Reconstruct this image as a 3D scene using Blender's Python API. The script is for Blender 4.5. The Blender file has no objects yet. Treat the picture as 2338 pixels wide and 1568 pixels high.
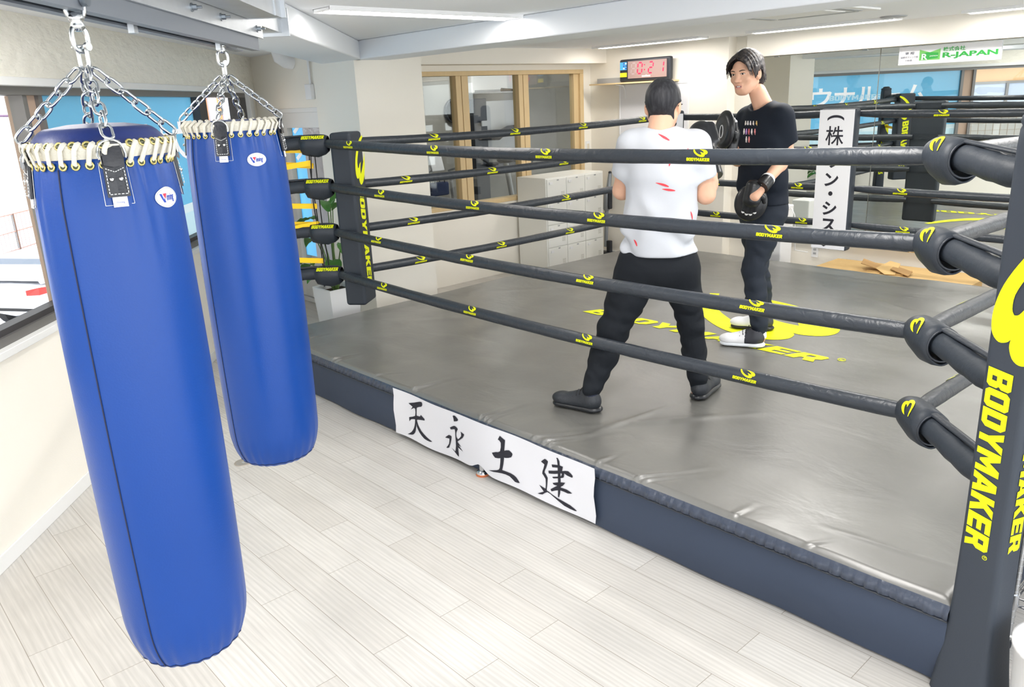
import bpy, bmesh, math, random
import numpy as np
from mathutils import Vector, Matrix
from mathutils.geometry import tessellate_polygon
random.seed(7)
sc = bpy.context.scene
COL = sc.collection
# ------------------------------------------------------------------ camera
cam_d = bpy.data.cameras.new('camera')
cam = bpy.data.objects.new('camera', cam_d)
COL.objects.link(cam)
cam_d.sensor_fit = 'HORIZONTAL'
cam_d.sensor_width = 36.0
cam_d.lens = 1820.876 / 2338.0 * 36.0
cam_d.clip_start = 0.05
cam_d.clip_end = 200
_R = ((0.67696154, 0.18805309, -0.71158914), (0.73476816, -0.22899791, 0.63849488), (-0.04288149, -0.95508952, -0.2931982))
m4 = Matrix.Identity(4)
for _i in range(3):
    m4[_i][0] = _R[_i][0]; m4[_i][1] = -_R[_i][1]; m4[_i][2] = -_R[_i][2]
m4[0][3], m4[1][3], m4[2][3] = 0.0, 0.0, 1.899
cam.matrix_world = m4
sc.camera = cam
# ------------------------------------------------------------------ view and world
sc.view_settings.view_transform = 'Standard'
sc.view_settings.look = 'None'
sc.view_settings.gamma = 1.0
sc.view_settings.use_curve_mapping = False
sc.view_settings.exposure = 0.9
world = bpy.data.worlds.new('world'); sc.world = world
world.use_nodes = True
_bg = world.node_tree.nodes['Background']
_bg.inputs['Color'].default_value = (0.93, 0.965, 1.0, 1)
_bg.inputs['Strength'].default_value = 2.1
# unseen lamps added to light the room (over the near half of the ring and over the camera)
def area(name, loc, sx, sy, power, color=(1, 0.97, 0.93), rot=(0, 0, 0)):
    l = bpy.data.lights.new(name, 'AREA'); l.shape = 'RECTANGLE'; l.size = sx; l.size_y = sy
    l.energy = power; l.color = color
    o = bpy.data.objects.new(name, l); o.location = loc; o.rotation_euler = rot
    COL.objects.link(o); return o
area('added_ceiling_lamp', (-2.7, 5.0, 2.36), 1.25, 0.16, 24)
area('added_ceiling_lamp.001', (-0.7, 5.0, 2.36), 1.25, 0.16, 24)
area('added_ceiling_lamp.002', (-1.5, 2.2, 2.36), 0.16, 1.25, 17)
area('added_ceiling_lamp.005', (-3.55, 0.93, 2.37), 1.25, 0.16, 7, rot=(0, 0, -0.7))  # added between beam and window wall to brighten the plaster header
area('added_ceiling_lamp.003', (-2.2, -0.6, 2.36), 0.16, 1.25, 17)
area('added_ceiling_lamp.004', (0.6, 0.4, 2.36), 0.16, 1.25, 17)

# ------------------------------------------------------------------ materials
def rgb(r, g, b):
    f = lambda c: (c / 255.0 / 12.92) if c <= 10.3 else ((c / 255.0 + 0.055) / 1.055) ** 2.4
    return (f(r), f(g), f(b), 1)
MATS = {}
def mat(name, col, rough=0.5, metal=0.0, spec=0.5, bump=0.0, bscale=40.0, emit=None, estr=0.0, var=0.0, vscale=6.0, coat=0.0, stretch=None, detail=3.0):
    if name in MATS: return MATS[name]
    m = bpy.data.materials.new(name); m.use_nodes = True
    nt = m.node_tree; p = nt.nodes['Principled BSDF']
    if len(col) == 3: col = rgb(*col)
    p.inputs['Base Color'].default_value = col
    p.inputs['Roughness'].default_value = rough
    p.inputs['Metallic'].default_value = metal
    p.inputs['Specular IOR Level'].default_value = spec
    p.inputs['Coat Weight'].default_value = coat
    tc = None
    if bump or var:
        tc = nt.nodes.new('ShaderNodeTexCoord')
        mp = nt.nodes.new('ShaderNodeMapping'); nt.links.new(tc.outputs['Object'], mp.inputs['Vector'])
        if stretch: mp.inputs['Scale'].default_value = stretch
    if bump:
        n = nt.nodes.new('ShaderNodeTexNoise'); n.inputs['Scale'].default_value = bscale; n.inputs['Detail'].default_value = detail
        nt.links.new(mp.outputs['Vector'], n.inputs['Vector'])
        b = nt.nodes.new('ShaderNodeBump'); b.inputs['Strength'].default_value = bump; b.inputs['Distance'].default_value = 0.01
        nt.links.new(n.outputs['Fac'], b.inputs['Height']); nt.links.new(b.outputs['Normal'], p.inputs['Normal'])
    if var:
        n2 = nt.nodes.new('ShaderNodeTexNoise'); n2.inputs['Scale'].default_value = vscale; n2.inputs['Detail'].default_value = 4
        nt.links.new(mp.outputs['Vector'], n2.inputs['Vector'])
        mr = nt.nodes.new('ShaderNodeMapRange'); mr.inputs['To Min'].default_value = 1 - var; mr.inputs['To Max'].default_value = 1 + var
        nt.links.new(n2.outputs['Fac'], mr.inputs['Value'])
        mx = nt.nodes.new('ShaderNodeVectorMath'); mx.operation = 'SCALE'; mx.inputs[0].default_value = col[:3]
        nt.links.new(mr.outputs['Result'], mx.inputs['Scale']); nt.links.new(mx.outputs['Vector'], p.inputs['Base Color'])
    if emit is not None:
        if len(emit) == 3: emit = rgb(*emit)
        p.inputs['Emission Color'].default_value = emit; p.inputs['Emission Strength'].default_value = estr
    MATS[name] = m; return m

def glass_mat(name, tint=(1, 1, 1, 1), gloss=0.08, rough=0.0):
    if name in MATS: return MATS[name]
    m = bpy.data.materials.new(name); m.use_nodes = True; nt = m.node_tree; nt.nodes.clear()
    out = nt.nodes.new('ShaderNodeOutputMaterial'); t = nt.nodes.new('ShaderNodeBsdfTransparent'); t.inputs['Color'].default_value = tint
    g = nt.nodes.new('ShaderNodeBsdfGlossy'); g.inputs['Roughness'].default_value = rough
    x = nt.nodes.new('ShaderNodeMixShader'); x.inputs['Fac'].default_value = gloss
    nt.links.new(t.outputs[0], x.inputs[1]); nt.links.new(g.outputs[0], x.inputs[2]); nt.links.new(x.outputs[0], out.inputs['Surface'])
    MATS[name] = m; return m

def film_mat(name, col, trans=0.45):
    """printed film on a window: diffuse light from both sides, partly translucent"""
    if name in MATS: return MATS[name]
    m = bpy.data.materials.new(name); m.use_nodes = True; nt = m.node_tree; nt.nodes.clear()
    out = nt.nodes.new('ShaderNodeOutputMaterial')
    d = nt.nodes.new('ShaderNodeBsdfDiffuse'); d.inputs['Color'].default_value = rgb(*col)
    t = nt.nodes.new('ShaderNodeBsdfTranslucent'); t.inputs['Color'].default_value = rgb(*col)
    x = nt.nodes.new('ShaderNodeMixShader'); x.inputs['Fac'].default_value = trans
    nt.links.new(d.outputs[0], x.inputs[1]); nt.links.new(t.outputs[0], x.inputs[2]); nt.links.new(x.outputs[0], out.inputs['Surface'])
    MATS[name] = m; return m

# ------------------------------------------------------------------ objects
def props(o, label=None, cat=None, group=None, kind=None):
    if label: o['label'] = label
    if cat: o['category'] = cat
    if group: o['group'] = group
    if kind: o['kind'] = kind
    return o
def empty(name, loc=(0, 0, 0), label=None, cat=None, group=None, kind=None, rz=0.0):
    o = bpy.data.objects.new(name, None); COL.objects.link(o); o.location = loc; o.rotation_euler = (0, 0, rz)
    o.empty_display_size = 0.1
    return props(o, label, cat, group, kind)
def copy_tree(o, parent=None):
    c = o.copy(); COL.objects.link(c)
    if parent is not None: c.parent = parent
    for ch in [k for k in bpy.data.objects if k.parent == o]:
        copy_tree(ch, c)
    return c

class MB:
    """collects geometry for ONE mesh object"""
    def __init__(s): s.v = []; s.f = []; s.sm = []; s.mi = []; s.cur = 0
    def add(s, vs, fs, smooth=False):
        b = len(s.v); s.v += [tuple(v) for v in vs]
        for f in fs: s.f.append([i + b for i in f]); s.sm.append(smooth); s.mi.append(s.cur)
        return s
    def box(s, c, size, rz=0.0, M=None):
        hx, hy, hz = size[0] / 2, size[1] / 2, size[2] / 2
        if M is None: M = Matrix.Rotation(rz, 3, 'Z')
        c = Vector(c)
        vs = [c + M @ Vector((x * hx, y * hy, z * hz)) for z in (-1, 1) for y in (-1, 1) for x in (-1, 1)]
        return s.add(vs, [(0, 2, 3, 1), (4, 5, 7, 6), (0, 1, 5, 4), (2, 6, 7, 3), (0, 4, 6, 2), (1, 3, 7, 5)])
    def span(s, a, b):
        a = Vector(a); b = Vector(b)
        return s.box((a + b) / 2, (abs(b.x - a.x), abs(b.y - a.y), abs(b.z - a.z)))
    def quad(s, *p): return s.add(p, [tuple(range(len(p)))])
    def tube(s, pts, r, n=12, caps=True, closed=False, flat=None, smooth=True):
        """tube through pts; r number or list; flat=(vec,k) squashes along a direction"""
        P = [Vector(p) for p in pts]; k = len(P)
        rs = r if isinstance(r, (list, tuple)) else [r] * k
        T = []
        for i in range(k):
            if closed: t = P[(i + 1) % k] - P[i - 1]
            else: t = P[min(i + 1, k - 1)] - P[max(i - 1, 0)]
            T.append(t.normalized() if t.length > 1e-9 else Vector((0, 0, 1)))
        up = Vector((0, 0, 1)) if abs(T[0].z) < 0.9 else Vector((1, 0, 0))
        u = (up - T[0] * up.dot(T[0])).normalized(); rings = []
        for i in range(k):
            u = (u - T[i] * u.dot(T[i]))
            if u.length < 1e-6: u = T[i].orthogonal()
            u.normalize(); w = T[i].cross(u)
            ring = []
            for j in range(n):
                a = 2 * math.pi * j / n
                q = u * math.cos(a) * rs[i] + w * math.sin(a) * rs[i]
                if flat is not None:
                    fv = flat[0]; q = q + fv * (q.dot(fv) * (flat[1] - 1))
                ring.append(P[i] + q)
            rings.append(ring)
        vs = [p for rg in rings for p in rg]; fs = []
        for i in range(k if closed else k - 1):
            a = i * n; b = ((i + 1) % k) * n
            for j in range(n): fs.append((a + j, a + (j + 1) % n, b + (j + 1) % n, b + j))
        s.add(vs, fs, smooth)
        if caps and not closed:
            s.add(rings[0], [tuple(reversed(range(n)))]); s.add(rings[-1], [tuple(range(n))])
        return s
    def lathe(s, prof, c=(0, 0, 0), n=32, ax='Z', smooth=True, capb=True, capt=True):
        vs = []; k = len(prof); c = Vector(c)
        for r, z in prof:
            for j in range(n):
                a = 2 * math.pi * j / n; q = (r * math.cos(a), r * math.sin(a), z)
                if ax == 'X': q = (q[2], q[0], q[1])
                if ax == 'Y': q = (q[1], q[2], q[0])
                vs.append(c + Vector(q))
        fs = []
        for i in range(k - 1):
            for j in range(n): fs.append((i * n + j, i * n + (j + 1) % n, (i + 1) * n + (j + 1) % n, (i + 1) * n + j))
        s.add(vs, fs, smooth)
        if capb and prof[0][0] > 1e-5: s.add(vs[:n], [tuple(reversed(range(n)))])
        if capt and prof[-1][0] > 1e-5: s.add(vs[-n:], [tuple(range(n))])
        return s
    def poly(s, outer, fn, holes=(), depth=0.0, nrm=None):
        """flat polygon (2D) mapped by fn(x,y)->Vector, optional thickness along nrm"""
        loops = [[Vector((x, y, 0)) for x, y in outer]] + [[Vector((x, y, 0)) for x, y in h] for h in holes]
        pts = [p for l in loops for p in l]
        tris = tessellate_polygon(loops)
        top = [fn(p.x, p.y) for p in pts]
        s.add(top, [tuple(t) for t in tris])
        if depth and nrm is not None:
            d = Vector(nrm) * -depth
            s.add([p + d for p in top], [tuple(reversed(t)) for t in tris])
            b = 0
            for l in loops:
                k = len(l)
                s.add([top[b + i] for i in range(k)] + [top[b + i] + d for i in range(k)], [(i, (i + 1) % k, k + (i + 1) % k, k + i) for i in range(k)])
                b += k
        return s
    def build(s, name, m, parent=None, label=None, bevel=0.0, seg=2, subsurf=0, fix=True):
        me = bpy.data.meshes.new(name)
        me.from_pydata([tuple(v) for v in s.v], [], s.f); me.update()
        me.polygons.foreach_set('use_smooth', s.sm)
        ms = m if isinstance(m, (list, tuple)) else [m]
        for q in ms: me.materials.append(q)
        if len(ms) > 1: me.polygons.foreach_set('material_index', s.mi)
        if fix:
            bm = bmesh.new(); bm.from_mesh(me); bmesh.ops.recalc_face_normals(bm, faces=bm.faces); bm.to_mesh(me); bm.free()
        o = bpy.data.objects.new(name, me); COL.objects.link(o)
        if parent is not None:
            o.parent = parent
            if parent.type == 'EMPTY': here(parent, o)
        if label: o['label'] = label
        if bevel:
            b = o.modifiers.new('bevel', 'BEVEL'); b.width = bevel; b.segments = seg; b.limit_method = 'ANGLE'; b.angle_limit = math.radians(40)
            b.harden_normals = False
            for p in me.polygons: p.use_smooth = True
            w = o.modifiers.new('wn', 'WEIGHTED_NORMAL'); w.keep_sharp = True
        if subsurf:
            q = o.modifiers.new('sub', 'SUBSURF'); q.levels = subsurf; q.render_levels = subsurf
        return o
def here(parent, o):
    """keep world placement of a mesh built in world coordinates under an Empty placed elsewhere"""
    o.parent = parent
    o.matrix_parent_inverse = Matrix.Translation(-Vector(parent.location)) if parent.rotation_euler[2] == 0 else (Matrix.Translation(parent.location) @ Matrix.Rotation(parent.rotation_euler[2], 4, 'Z')).inverted()
    return o
def structure(name, mb, m, **k): return props(mb.build(name, m, **k), kind='structure')

# text -> flat polygons as a mesh (built-in font only)
def text_mesh(txt, size=1.0, offset=0.0, shear=0.0, align='LEFT', spacing=1.0, vertical=False):
    cu = bpy.data.curves.new('lettering', 'FONT')
    cu.body = '\n'.join(txt) if vertical else txt
    cu.size = size; cu.offset = offset; cu.shear = shear; cu.align_x = align; cu.space_character = spacing
    cu.resolution_u = 3; cu.fill_mode = 'BOTH'
    o = bpy.data.objects.new('lettering', cu); COL.objects.link(o)
    dg = bpy.context.evaluated_depsgraph_get(); dg.update()
    me = bpy.data.meshes.new_from_object(o.evaluated_get(dg))
    vs = [v.co.copy() for v in me.vertices]; fs = [tuple(p.vertices) for p in me.polygons]
    bpy.data.objects.remove(o); bpy.data.curves.remove(cu); bpy.data.meshes.remove(me)
    return vs, fs
def add_text(mb, txt, fn, box=None, **k):
    """box=(x0,y0,x1,y1): the lettering is stretched to fill it, then mapped by fn(x,y)"""
    vs, fs = text_mesh(txt, **k)
    if not vs: return
    if box:
        xs = [v.x for v in vs]; ys = [v.y for v in vs]
        sx = (box[2] - box[0]) / max(1e-6, max(xs) - min(xs)); sy = (box[3] - box[1]) / max(1e-6, max(ys) - min(ys))
        x0, y0 = min(xs), min(ys)
        vs = [Vector((box[0] + (v.x - x0) * sx, box[1] + (v.y - y0) * sy, 0)) for v in vs]
    mb.add([fn(v.x, v.y) for v in vs], fs)

# block lettering and swoosh emblem used all over the ring equipment: (outer, holes, width)
LET = {
 'B': ([(0, 0), (.74, 0), (.86, .12), (.86, .4), (.76, .5), (.86, .6), (.86, .88), (.74, 1), (0, 1)], [[(.32, .2), (.32, .39), (.54, .39), (.54, .2)], [(.32, .61), (.32, .8), (.54, .8), (.54, .61)]], .86),
 'O': ([(.14, 0), (.74, 0), (.88, .14), (.88, .86), (.74, 1), (.14, 1), (0, .86), (0, .14)], [[(.32, .22), (.32, .78), (.56, .78), (.56, .22)]], .88),
 'D': ([(0, 0), (.7, 0), (.88, .18), (.88, .82), (.7, 1), (0, 1)], [[(.32, .22), (.32, .78), (.56, .78), (.56, .22)]], .88),
 'Y': ([(.3, 0), (.62, 0), (.62, .38), (.96, 1), (.62, 1), (.46, .66), (.3, 1), (-.04, 1), (.3, .38)], [], .92),
 'M': ([(0, 0), (.3, 0), (.3, .52), (.5, .16), (.62, .16), (.82, .52), (.82, 0), (1.12, 0), (1.12, 1), (.8, 1), (.56, .58), (.32, 1), (0, 1)], [], 1.12),
 'A': ([(0, 0), (.33, 0), (.38, .18), (.6, .18), (.65, 0), (.98, 0), (.68, 1), (.3, 1)], [[(.43, .36), (.49, .68), (.55, .36)]], .96),
 'K': ([(0, 0), (.32, 0), (.32, .34), (.4, .43), (.62, 0), (.98, 0), (.62, .6), (.95, 1), (.56, 1), (.32, .68), (.32, 1), (0, 1)], [], .94),
 'E': ([(0, 0), (.8, 0), (.8, .23), (.32, .23), (.32, .4), (.74, .4), (.74, .61), (.32, .61), (.32, .77), (.8, .77), (.8, 1), (0, 1)], [], .8),
 'R': ([(0, 0), (.32, 0), (.32, .33), (.44, .33), (.58, 0), (.92, 0), (.74, .37), (.86, .5), (.86, .86), (.74, 1), (0, 1)], [[(.32, .56), (.32, .79), (.54, .79), (.54, .56)]], .88),
}
SWOOSH = [(0.2167, 0.4458), (0.2444, 0.356), (0.2722, 0.29), (0.3389, 0.1891), (0.4167, 0.1106), (0.5167, 0.0394), (0.6111, 0.0029), (0.6944, -0.0057), (0.7556, 0.0114), (0.7889, 0.0561), (0.7833, 0.1062), (0.7667, 0.1287), (0.8056, 0.1259), (0.8556, 0.1516), (0.8806, 0.1991), (0.8722, 0.257), (0.8278, 0.3327), (0.75, 0.3971), (0.6111, 0.4605), (0.4444, 0.4845), (0.5278, 0.4299), (0.6111, 0.366), (0.6944, 0.2838), (0.7389, 0.2227), (0.6833, 0.224), (0.6311, 0.2402), (0.5722, 0.2738), (0.6, 0.2052), (0.6444, 0.1574), (0.65, 0.1287), (0.6222, 0.1118), (0.5556, 0.1174), (0.4722, 0.1691), (0.3889, 0.2435), (0.3056, 0.36), (0.25, 0.4645)]
def word_polys(word, gap=.07, slant=.22):
    x = 0; out = []
    for ch in word:
        o, h, w = LET[ch]
        sh = lambda p: (p[0] + x + p[1] * slant, p[1])
        out.append(([sh(p) for p in o], [[sh(p) for p in q] for q in h])); x += w + gap
    return out, x - gap + slant
def word(mb, w, fn, box, slant=.22):
    ps, W = word_polys(w, slant=slant)
    sx = (box[2] - box[0]) / W; sy = box[3] - box[1]
    f2 = lambda x, y: fn(box[0] + x * sx, box[1] + y * sy)
    for o, h in ps: mb.poly(o, f2, h)
def smooth_loop(pts, n=3):
    """closed Catmull-Rom, keeps sharp tips"""
    k = len(pts); out = []
    for i in range(k):
        p0, p1, p2, p3 = [np.array(pts[(i + j) % k]) for j in (-1, 0, 1, 2)]
        def sharp(a, b, c):
            u = (b - a) / (np.linalg.norm(b - a) + 1e-9); v = (c - b) / (np.linalg.norm(c - b) + 1e-9)
            return u @ v < 0.35
        s1 = sharp(p0, p1, p2); s2 = sharp(p1, p2, p3)
        m1 = np.zeros(2) + (p2 - p1) * .5 if s1 else (p2 - p0) / 2
        m2 = np.zeros(2) + (p2 - p1) * .5 if s2 else (p3 - p1) / 2
        for j in range(n):
            t = j / n
            q = (2 * t**3 - 3 * t**2 + 1) * p1 + (t**3 - 2 * t**2 + t) * m1 + (-2 * t**3 + 3 * t**2) * p2 + (t**3 - t**2) * m2
            out.append((float(q[0]), float(q[1])))
    return out
SWOOSH_S = smooth_loop(SWOOSH, 3)
def curved(mb_fn, fn, cuts, axis=1):
    """build flat geometry with mb_fn(identity map), slice it at the values in cuts along axis, map by fn: lets decals hug a curved surface"""
    t = MB(); mb_fn(t)
    bm = bmesh.new(); vs = [bm.verts.new(v) for v in t.v]
    for f in t.f:
        try: bm.faces.new([vs[i] for i in f])
        except ValueError: pass
    for c in cuts:
        co = [0, 0, 0]; co[axis] = c; no = [0, 0, 0]; no[axis] = 1
        bmesh.ops.bisect_plane(bm, geom=bm.verts[:] + bm.edges[:] + bm.faces[:], plane_co=co, plane_no=no)
    bm.verts.index_update()
    V = [fn(v.co.x, v.co.y) for v in bm.verts]; F = [tuple(v.index for v in f.verts) for f in bm.faces]
    bm.free(); return V, F
FLAT = lambda x, y: Vector((x, y, 0))
# ================================================================== the setting
WD = Vector((-0.765, 0.644, 0)); WN = Vector((0.644, 0.765, 0)); W0 = Vector((-3.828, 0.353, 0))   # slanted window wall: along, inward, a point on it
def ww(s, z, off=0.0): return W0 + WD * s + WN * off + Vector((0, 0, z))
ROTW = math.atan2(WD.y, WD.x)
def wbox(mb, s0, s1, z0, z1, o0, o1):
    """box given along the window wall: s range, z range, range of offset (negative = outwards)"""
    return mb.box(ww((s0 + s1) / 2, (z0 + z1) / 2, (o0 + o1) / 2), (abs(s1 - s0), abs(o1 - o0), abs(z1 - z0)), rz=ROTW)

def plank_mat():
    m = bpy.data.materials.new('pale_oak_planks'); m.use_nodes = True; nt = m.node_tree; p = nt.nodes['Principled BSDF']
    N = nt.nodes.new; L = nt.links.new
    tc = N('ShaderNodeTexCoord')
    br = N('ShaderNodeTexBrick'); br.offset = 0.37; br.inputs['Scale'].default_value = 1.0
    br.inputs['Brick Width'].default_value = 0.92; br.inputs['Row Height'].default_value = 0.152; br.inputs['Mortar Size'].default_value = 0.0012
    br.inputs['Mortar Smooth'].default_value = 0.2; br.inputs['Bias'].default_value = 0.0
    br.inputs['Color1'].default_value = rgb(196, 192, 186); br.inputs['Color2'].default_value = rgb(204, 201, 196); br.inputs['Mortar'].default_value = rgb(142, 134, 122)
    L(tc.outputs['Object'], br.inputs['Vector'])
    # grain: long streaks with cathedral rings, offset per plank by its own colour
    mp = N('ShaderNodeMapping'); mp.inputs['Scale'].default_value = (1.1, 13, 1); L(tc.outputs['Object'], mp.inputs['Vector'])
    sep = N('ShaderNodeVectorMath'); sep.operation = 'MULTIPLY_ADD'; L(br.outputs['Color'], sep.inputs[0]); sep.inputs[1].default_value = (90, 40, 60); L(mp.outputs['Vector'], sep.inputs[2])
    wv = N('ShaderNodeTexWave'); wv.wave_type = 'RINGS'; wv.inputs['Scale'].default_value = 1.5; wv.inputs['Distortion'].default_value = 9.0; wv.inputs['Detail'].default_value = 3.0; wv.inputs['Detail Scale'].default_value = 0.7
    L(sep.outputs['Vector'], wv.inputs['Vector'])
    mp2 = N('ShaderNodeMapping'); mp2.inputs['Scale'].default_value = (5, 130, 1); L(tc.outputs['Object'], mp2.inputs['Vector'])
    n2 = N('ShaderNodeTexNoise'); n2.inputs['Scale'].default_value = 1.0; n2.inputs['Detail'].default_value = 5; L(mp2.outputs['Vector'], n2.inputs['Vector'])
    n3 = N('ShaderNodeTexNoise'); n3.inputs['Scale'].default_value = 2.2; n3.inputs['Detail'].default_value = 3; L(tc.outputs['Object'], n3.inputs['Vector'])
    r1 = N('ShaderNodeMapRange'); r1.inputs['To Min'].default_value = 0.94; r1.inputs['To Max'].default_value = 1.05; L(wv.outputs['Fac'], r1.inputs['Value'])
    r2 = N('ShaderNodeMapRange'); r2.inputs['From Min'].default_value = .3; r2.inputs['From Max'].default_value = .7; r2.inputs['To Min'].default_value = 0.94; r2.inputs['To Max'].default_value = 1.06; L(n2.outputs['Fac'], r2.inputs['Value'])
    r3 = N('ShaderNodeMapRange'); r3.inputs['From Min'].default_value = .3; r3.inputs['From Max'].default_value = .7; r3.inputs['To Min'].default_value = 0.93; r3.inputs['To Max'].default_value = 1.05; L(n3.outputs['Fac'], r3.inputs['Value'])
    m1 = N('ShaderNodeMath'); m1.operation = 'MULTIPLY'; L(r1.outputs[0], m1.inputs[0]); L(r2.outputs[0], m1.inputs[1])
    m2 = N('ShaderNodeMath'); m2.operation = 'MULTIPLY'; L(m1.outputs[0], m2.inputs[0]); L(r3.outputs[0], m2.inputs[1])
    sc_ = N('ShaderNodeVectorMath'); sc_.operation = 'SCALE'; L(br.outputs['Color'], sc_.inputs[0]); L(m2.outputs[0], sc_.inputs['Scale'])
    L(sc_.outputs['Vector'], p.inputs['Base Color'])
    p.inputs['Roughness'].default_value = 0.42; p.inputs['Specular IOR Level'].default_value = 0.45
    b = N('ShaderNodeBump'); b.inputs['Strength'].default_value = 0.12; b.inputs['Distance'].default_value = 0.004; L(m1.outputs[0], b.inputs['Height']); L(b.outputs['Normal'], p.inputs['Normal'])
    return m
M_floor = plank_mat()
M_wall = mat('cream_wallpaper', (247, 242, 231), 0.85, bump=0.08, bscale=180, spec=.2)
M_white = mat('white_paint', (238, 238, 236), 0.6, bump=0.05, bscale=60, spec=.3)
M_ceil = mat('ceiling_white', (245, 247, 250), 0.9, bump=0.04, bscale=90, spec=.1)
M_beam = mat('beam_paint', (240, 243, 247), 0.7, bump=0.1, bscale=25, spec=.3)
M_plaster = mat('rough_plaster', (246, 242, 230), 0.9, bump=0.9, bscale=9, stretch=(1, 1, 2.2), detail=9, spec=.15)
for _n in M_plaster.node_tree.nodes:
    if _n.type == 'BUMP': _n.inputs['Distance'].default_value = .03
M_alu = mat('window_aluminium', (128, 126, 124), 0.45, 0.4)
M_dark = mat('dark_frame', (66, 64, 66), 0.5)
M_tanpost = mat('tan_painted_post', (196, 170, 150), 0.6)
M_wood = mat('pale_pine', (222, 196, 150), 0.5, bump=.15, bscale=30, stretch=(1, 1, .1), var=.08, vscale=20)
M_glass = glass_mat('clear_glass', (0.98, 0.99, 0.985, 1), 0.03)
M_mirror = mat('mirror_silver', (242, 246, 243), 0.0, 1.0)

structure('floor', MB().quad((-9, -4, 0), (3, -4, 0), (3, 9.9, 0), (-9.1, 9.9, 0)), M_floor)
structure('ceiling', MB().quad((-9.2, -4, 2.4), (-9.2, 11, 2.4), (3, 11, 2.4), (3, -4, 2.4)), M_ceil)
# slanted window wall on the left
mb = MB()
wbox(mb, -6, 5.5, 0, 0.87, -0.16, 0.0)
wbox(mb, 5.14, 5.5, 0.87, 2.09, -0.16, 0.0)
structure('wall_left', mb, M_wall)
mb = MB(); wbox(mb, -6, 5.5, 2.09, 2.75, -0.16, 0.0)
structure('wall_left_header', mb, M_plaster)
mb = MB(); wbox(mb, -6, 5.2, 0.868, 0.905, -0.16, 0.012); wbox(mb, -6, 5.2, 2.06, 2.10, -0.16, 0.02); wbox(mb, 5.06, 5.2, .9, 2.07, -0.16, 0.012)
structure('trim_1', mb, M_white, bevel=.004)
mb = MB(); wbox(mb, -6, 5.3, 0, 0.075, 0, 0.01)
structure('baseboard_left', mb, M_white, bevel=.003)
win = props(empty('window_1', ww(2, .9)), kind='structure')
mb = MB(); wbox(mb, -6, 5.06, .905, .945, -.15, -.03); wbox(mb, -6, 5.06, 2.02, 2.06, -.15, -.03)
mb.build('window_frame', M_alu, win)
mb = MB(); wbox(mb, 3.74, 3.93, .945, 2.02, -.14, -.05); wbox(mb, 4.86, 5.06, .945, 2.02, -.14, -.03); wbox(mb, -6, 5.0, .945, .975, -.12, -.05)
mb.build('window_sash', M_dark, win)
mb = MB(); wbox(mb, 1.10, 1.14, .945, 2.02, -.12, -.05); wbox(mb, 1.27, 1.31, .945, 2.02, -.13, -.06); wbox(mb, -1.4, -1.3, .945, 2.02, -.12, -.05)
mb.build('window_stile', M_alu, win)
mb = MB(); wbox(mb, 1.14, 1.27, .945, 2.02, -.16, -.08)
mb.build('window_post', M_tanpost, win)
for a, b in ((-1.3, 1.10), (1.31, 3.74), (3.93, 4.86)):
    mb = MB(); wbox(mb, a, b, .975, 2.02, -.106, -.100); mb.build('pane', M_glass, win)
# far wall with the glazed door, wide column, recess with the interior window
mb = MB(); mb.span((-8.2, 3.78, 0), (-7.54, 3.94, 2.4)); mb.span((-7.54, 3.78, 1.90), (-6.5, 3.94, 2.4))
structure('wall_back_left', mb, M_wall)
structure('wall_column', MB().span((-6.63, 3.74, 0), (-5.95, 4.42, 2.4)), M_wall)
structure('baseboard_column', MB().span((-6.635, 3.73, 0), (-5.94, 4.43, .06)), M_white)
mb = MB()
mb.span((-6.86, 4.3, 0), (-6.70, 7.6, .80)); mb.span((-6.86, 4.3, 2.19), (-6.70, 7.6, 2.4)); mb.span((-6.86, 7.32, .80), (-6.70, 7.6, 2.19)); mb.span((-6.86, 4.3, .8), (-6.70, 4.56, 2.19))
structure('wall_recess', mb, M_wall)
structure('wall_recess_soffit', MB().span((-6.86, 4.42, 2.245), (-6.45, 7.46, 2.4)), M_wall)
win2 = props(empty('window_2', (-6.7, 5.9, .8)), kind='structure')
mb = MB()
for y0, y1, z0, z1 in ((4.56, 7.32, .80, .845), (4.56, 7.32, 2.145, 2.19), (7.26, 7.32, .845, 2.145), (4.56, 4.62, .845, 2.145)): mb.span((-6.83, y0, z0), (-6.69, y1, z1))
mb.build('window_frame', M_wood, win2, bevel=.004)
for y0, y1 in ((5.40, 5.55), (6.28, 6.42)):
    mb = MB(); mb.span((-6.80, y0, .845), (-6.70, (y0 + y1) / 2 - .006, 2.145)); mb.span((-6.80, (y0 + y1) / 2 + .006, .845), (-6.705, y1, 2.145)); mb.build('window_mullion', M_wood, win2, bevel=.004)
mb = MB(); mb.span((-6.79, 7.18, .845), (-6.72, 7.26, 2.145)); mb.span((-6.79, 5.55, .845), (-6.72, 5.58, 2.145)); mb.span((-6.79, 6.42, .845), (-6.72, 6.45, 2.145)); mb.build('window_stile', M_wood, win2, bevel=.003)
M_glass2 = glass_mat('interior_glass', (.93, .95, .94, 1), 0.07)
for y0, y1 in ((4.62, 5.40), (5.58, 6.28), (6.45, 7.18)):
    MB().span((-6.762, y0, .845), (-6.756, y1, 2.145)).build('pane', M_glass2, win2)
# wall with the timer, its short return, the wall behind the mirror
structure('wall_back', MB().span((-6.86, 7.45, 0), (-4.82, 7.75, 2.4)), M_wall)
structure('wall_mirror', MB().span((-4.82, 7.59, 0), (3, 7.75, 2.4)), M_wall)
structure('wall_mirror_soffit', MB().span((-4.62, 7.46, 2.19), (3, 7.60, 2.4)), M_wall)
structure('baseboard_back', MB().span((-6.7, 7.435, 0), (-4.81, 7.452, .06)), M_white)
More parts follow.
